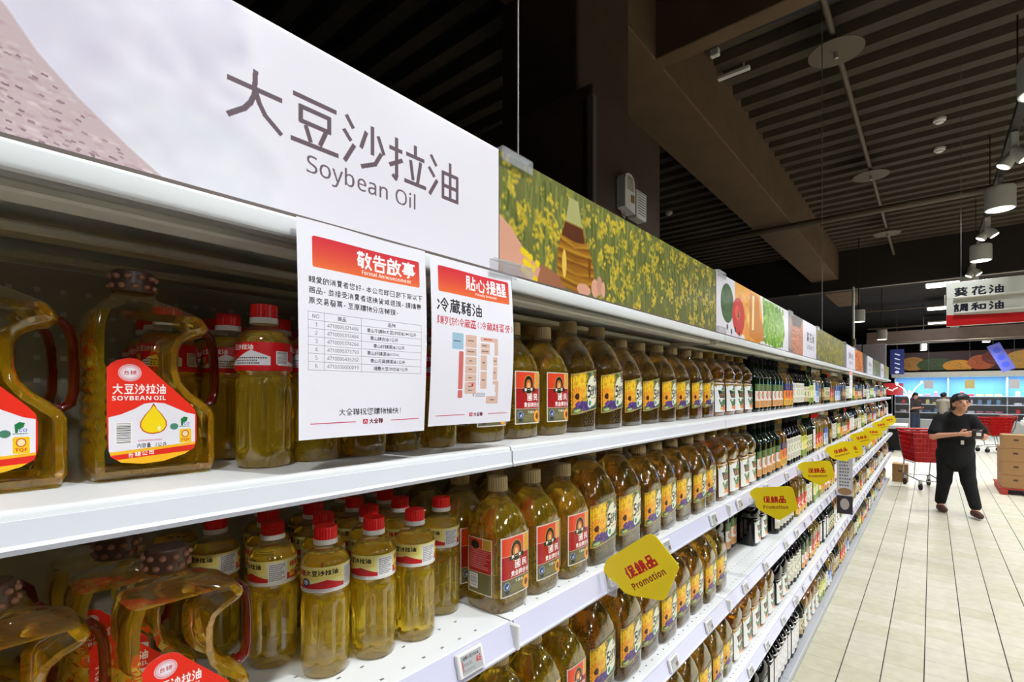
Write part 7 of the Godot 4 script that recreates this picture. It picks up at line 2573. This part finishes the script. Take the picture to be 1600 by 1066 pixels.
	var globe := lathe_mesh([[0.004, -0.045], [0.03, -0.035], [0.045, 0.0], [0.03, 0.035], [0.004, 0.045]], 14)
	for p in [Vector3(-0.45, 0.62, 0), Vector3(0.42, 0.66, 0), Vector3(0.0, 0.36, 0.05)]:
		part("lamp_globe", globe, mats.lamp_glow, lamp, p)
	var ol := OmniLight3D.new()
	ol.name = "globe_light"
	ol.light_energy = 2.0
	ol.light_size = 0.05
	ol.omni_range = 20.0
	ol.omni_attenuation = 2.0
	ol.shadow_enabled = true
	ol.position = Vector3(0.0, 0.36, 0.12)
	lamp.add_child(ol)
	var bb := canvas(64, 220, Color(0.06, 0.12, 0.36))
	for k in 4:
		stroke(bb, Vector2(24, 40 + k * 40), Vector2(42, 52 + k * 40), 9, Color(0.80, 0.82, 0.90))
	fill_ellipse(bb, 32, 200, 10, 12, Color(0.80, 0.82, 0.90))
	hung("blue_banner", Vector3(0.40, 0.90, 0.02), tex_mat("blue_banner", bb, 0.5), "narrow dark blue hanging banner with white lettering at the far left", "banner", Vector3(-0.95, 2.78, -22.5), 0.0, "")
	var pb := canvas(64, 220, Color(0.34, 0.36, 0.66))
	for k in 3:
		fill_ellipse(pb, 32, 50 + k * 60, 18, 22, Color(0.22, 0.28, 0.70))
	hung("slanted_banner", Vector3(0.34, 0.95, 0.02), tex_mat("slanted_banner", pb, 0.5), "slanted violet blue hanging banner in front of the fruit picture", "banner", Vector3(1.75, 2.85, -23.0), 0.42, "")
	for k in 3:
		hung("price_card", Vector3(0.30, 0.36, 0.01), tones[[0, 3, 0][k]], ["white", "yellow", "white"][k] + " hanging price card in front of the blue lit refrigerator", "card", Vector3(-0.1 + 1.3 * k, 2.02, -27.9), 0.0, "hanging price cards at the refrigerator")
	# made-up ceiling panels, added to brighten the far hall
	var panel := box_mesh(Vector3(0.6, 0.03, 0.6), 0.004)
	for k in 6:
		var o := thing("added_panel_lamp", "square glowing ceiling panel added to brighten the far hall", "ceiling lamp", Vector3(0.2 + 3.2 * (k % 2), 4.4, -16.5 - 4.6 * (k / 2)), 0.0, "added square ceiling panels over the far hall")
		part("frame", box_mesh(Vector3(0.66, 0.05, 0.66), 0.004, Vector3(0, 0.03, 0)), mats.fixture_white, o)
		part("lamp_panel", panel, mats.lamp_glow, o)
		var l := AreaLight3D.new()
		l.name = "panel_fill_light"
		l.area_size = Vector2(0.58, 0.58)
		l.light_color = Color(0.97, 0.97, 1.0)
		l.light_energy = 8.0
		l.shadow_enabled = true
		l.position = Vector3(0, -0.03, 0)
		l.rotation.x = -PI / 2
		o.add_child(l, true)


func part_post(at: Vector3, high: float) -> void:
	single("sign_post", tube_mesh([Vector3.ZERO, Vector3(0, high, 0)], 0.02, 8), mats.chrome, "thin metal post carrying the small red sign board", "post", at)


func branch_mesh() -> ArrayMesh:
	var q := Soup.new()
	q.tube([Vector3(0, -1.34, 0), Vector3(0, 0.0, 0), Vector3(0, 0.33, 0.03)], [0.02, 0.015, 0.012], 8)
	q.tube([Vector3(0, 0.12, 0), Vector3(-0.18, 0.44, 0), Vector3(-0.44, 0.60, 0)], [0.012], 6)
	q.tube([Vector3(0, 0.12, 0), Vector3(0.18, 0.46, 0), Vector3(0.41, 0.64, 0)], [0.012], 6)
	return q.mesh(50.0)


func hung(called: String, size: Vector3, m: Material, label: String, category: String, at: Vector3, tilt: float, grp: String) -> void:
	var o := thing(called, label, category, at, 0.0, grp)
	var b := part("sheet", box_mesh(size, 0.001), m, o)
	b.rotation.z = tilt
	var top := Vector3(0, size.y * 0.5 - 0.01, 0).rotated(Vector3(0, 0, 1), tilt)
	part("wire", tube_mesh([top, Vector3(top.x, CEIL_Y - at.y, 0)], 0.003, 5), mats.cable, o)
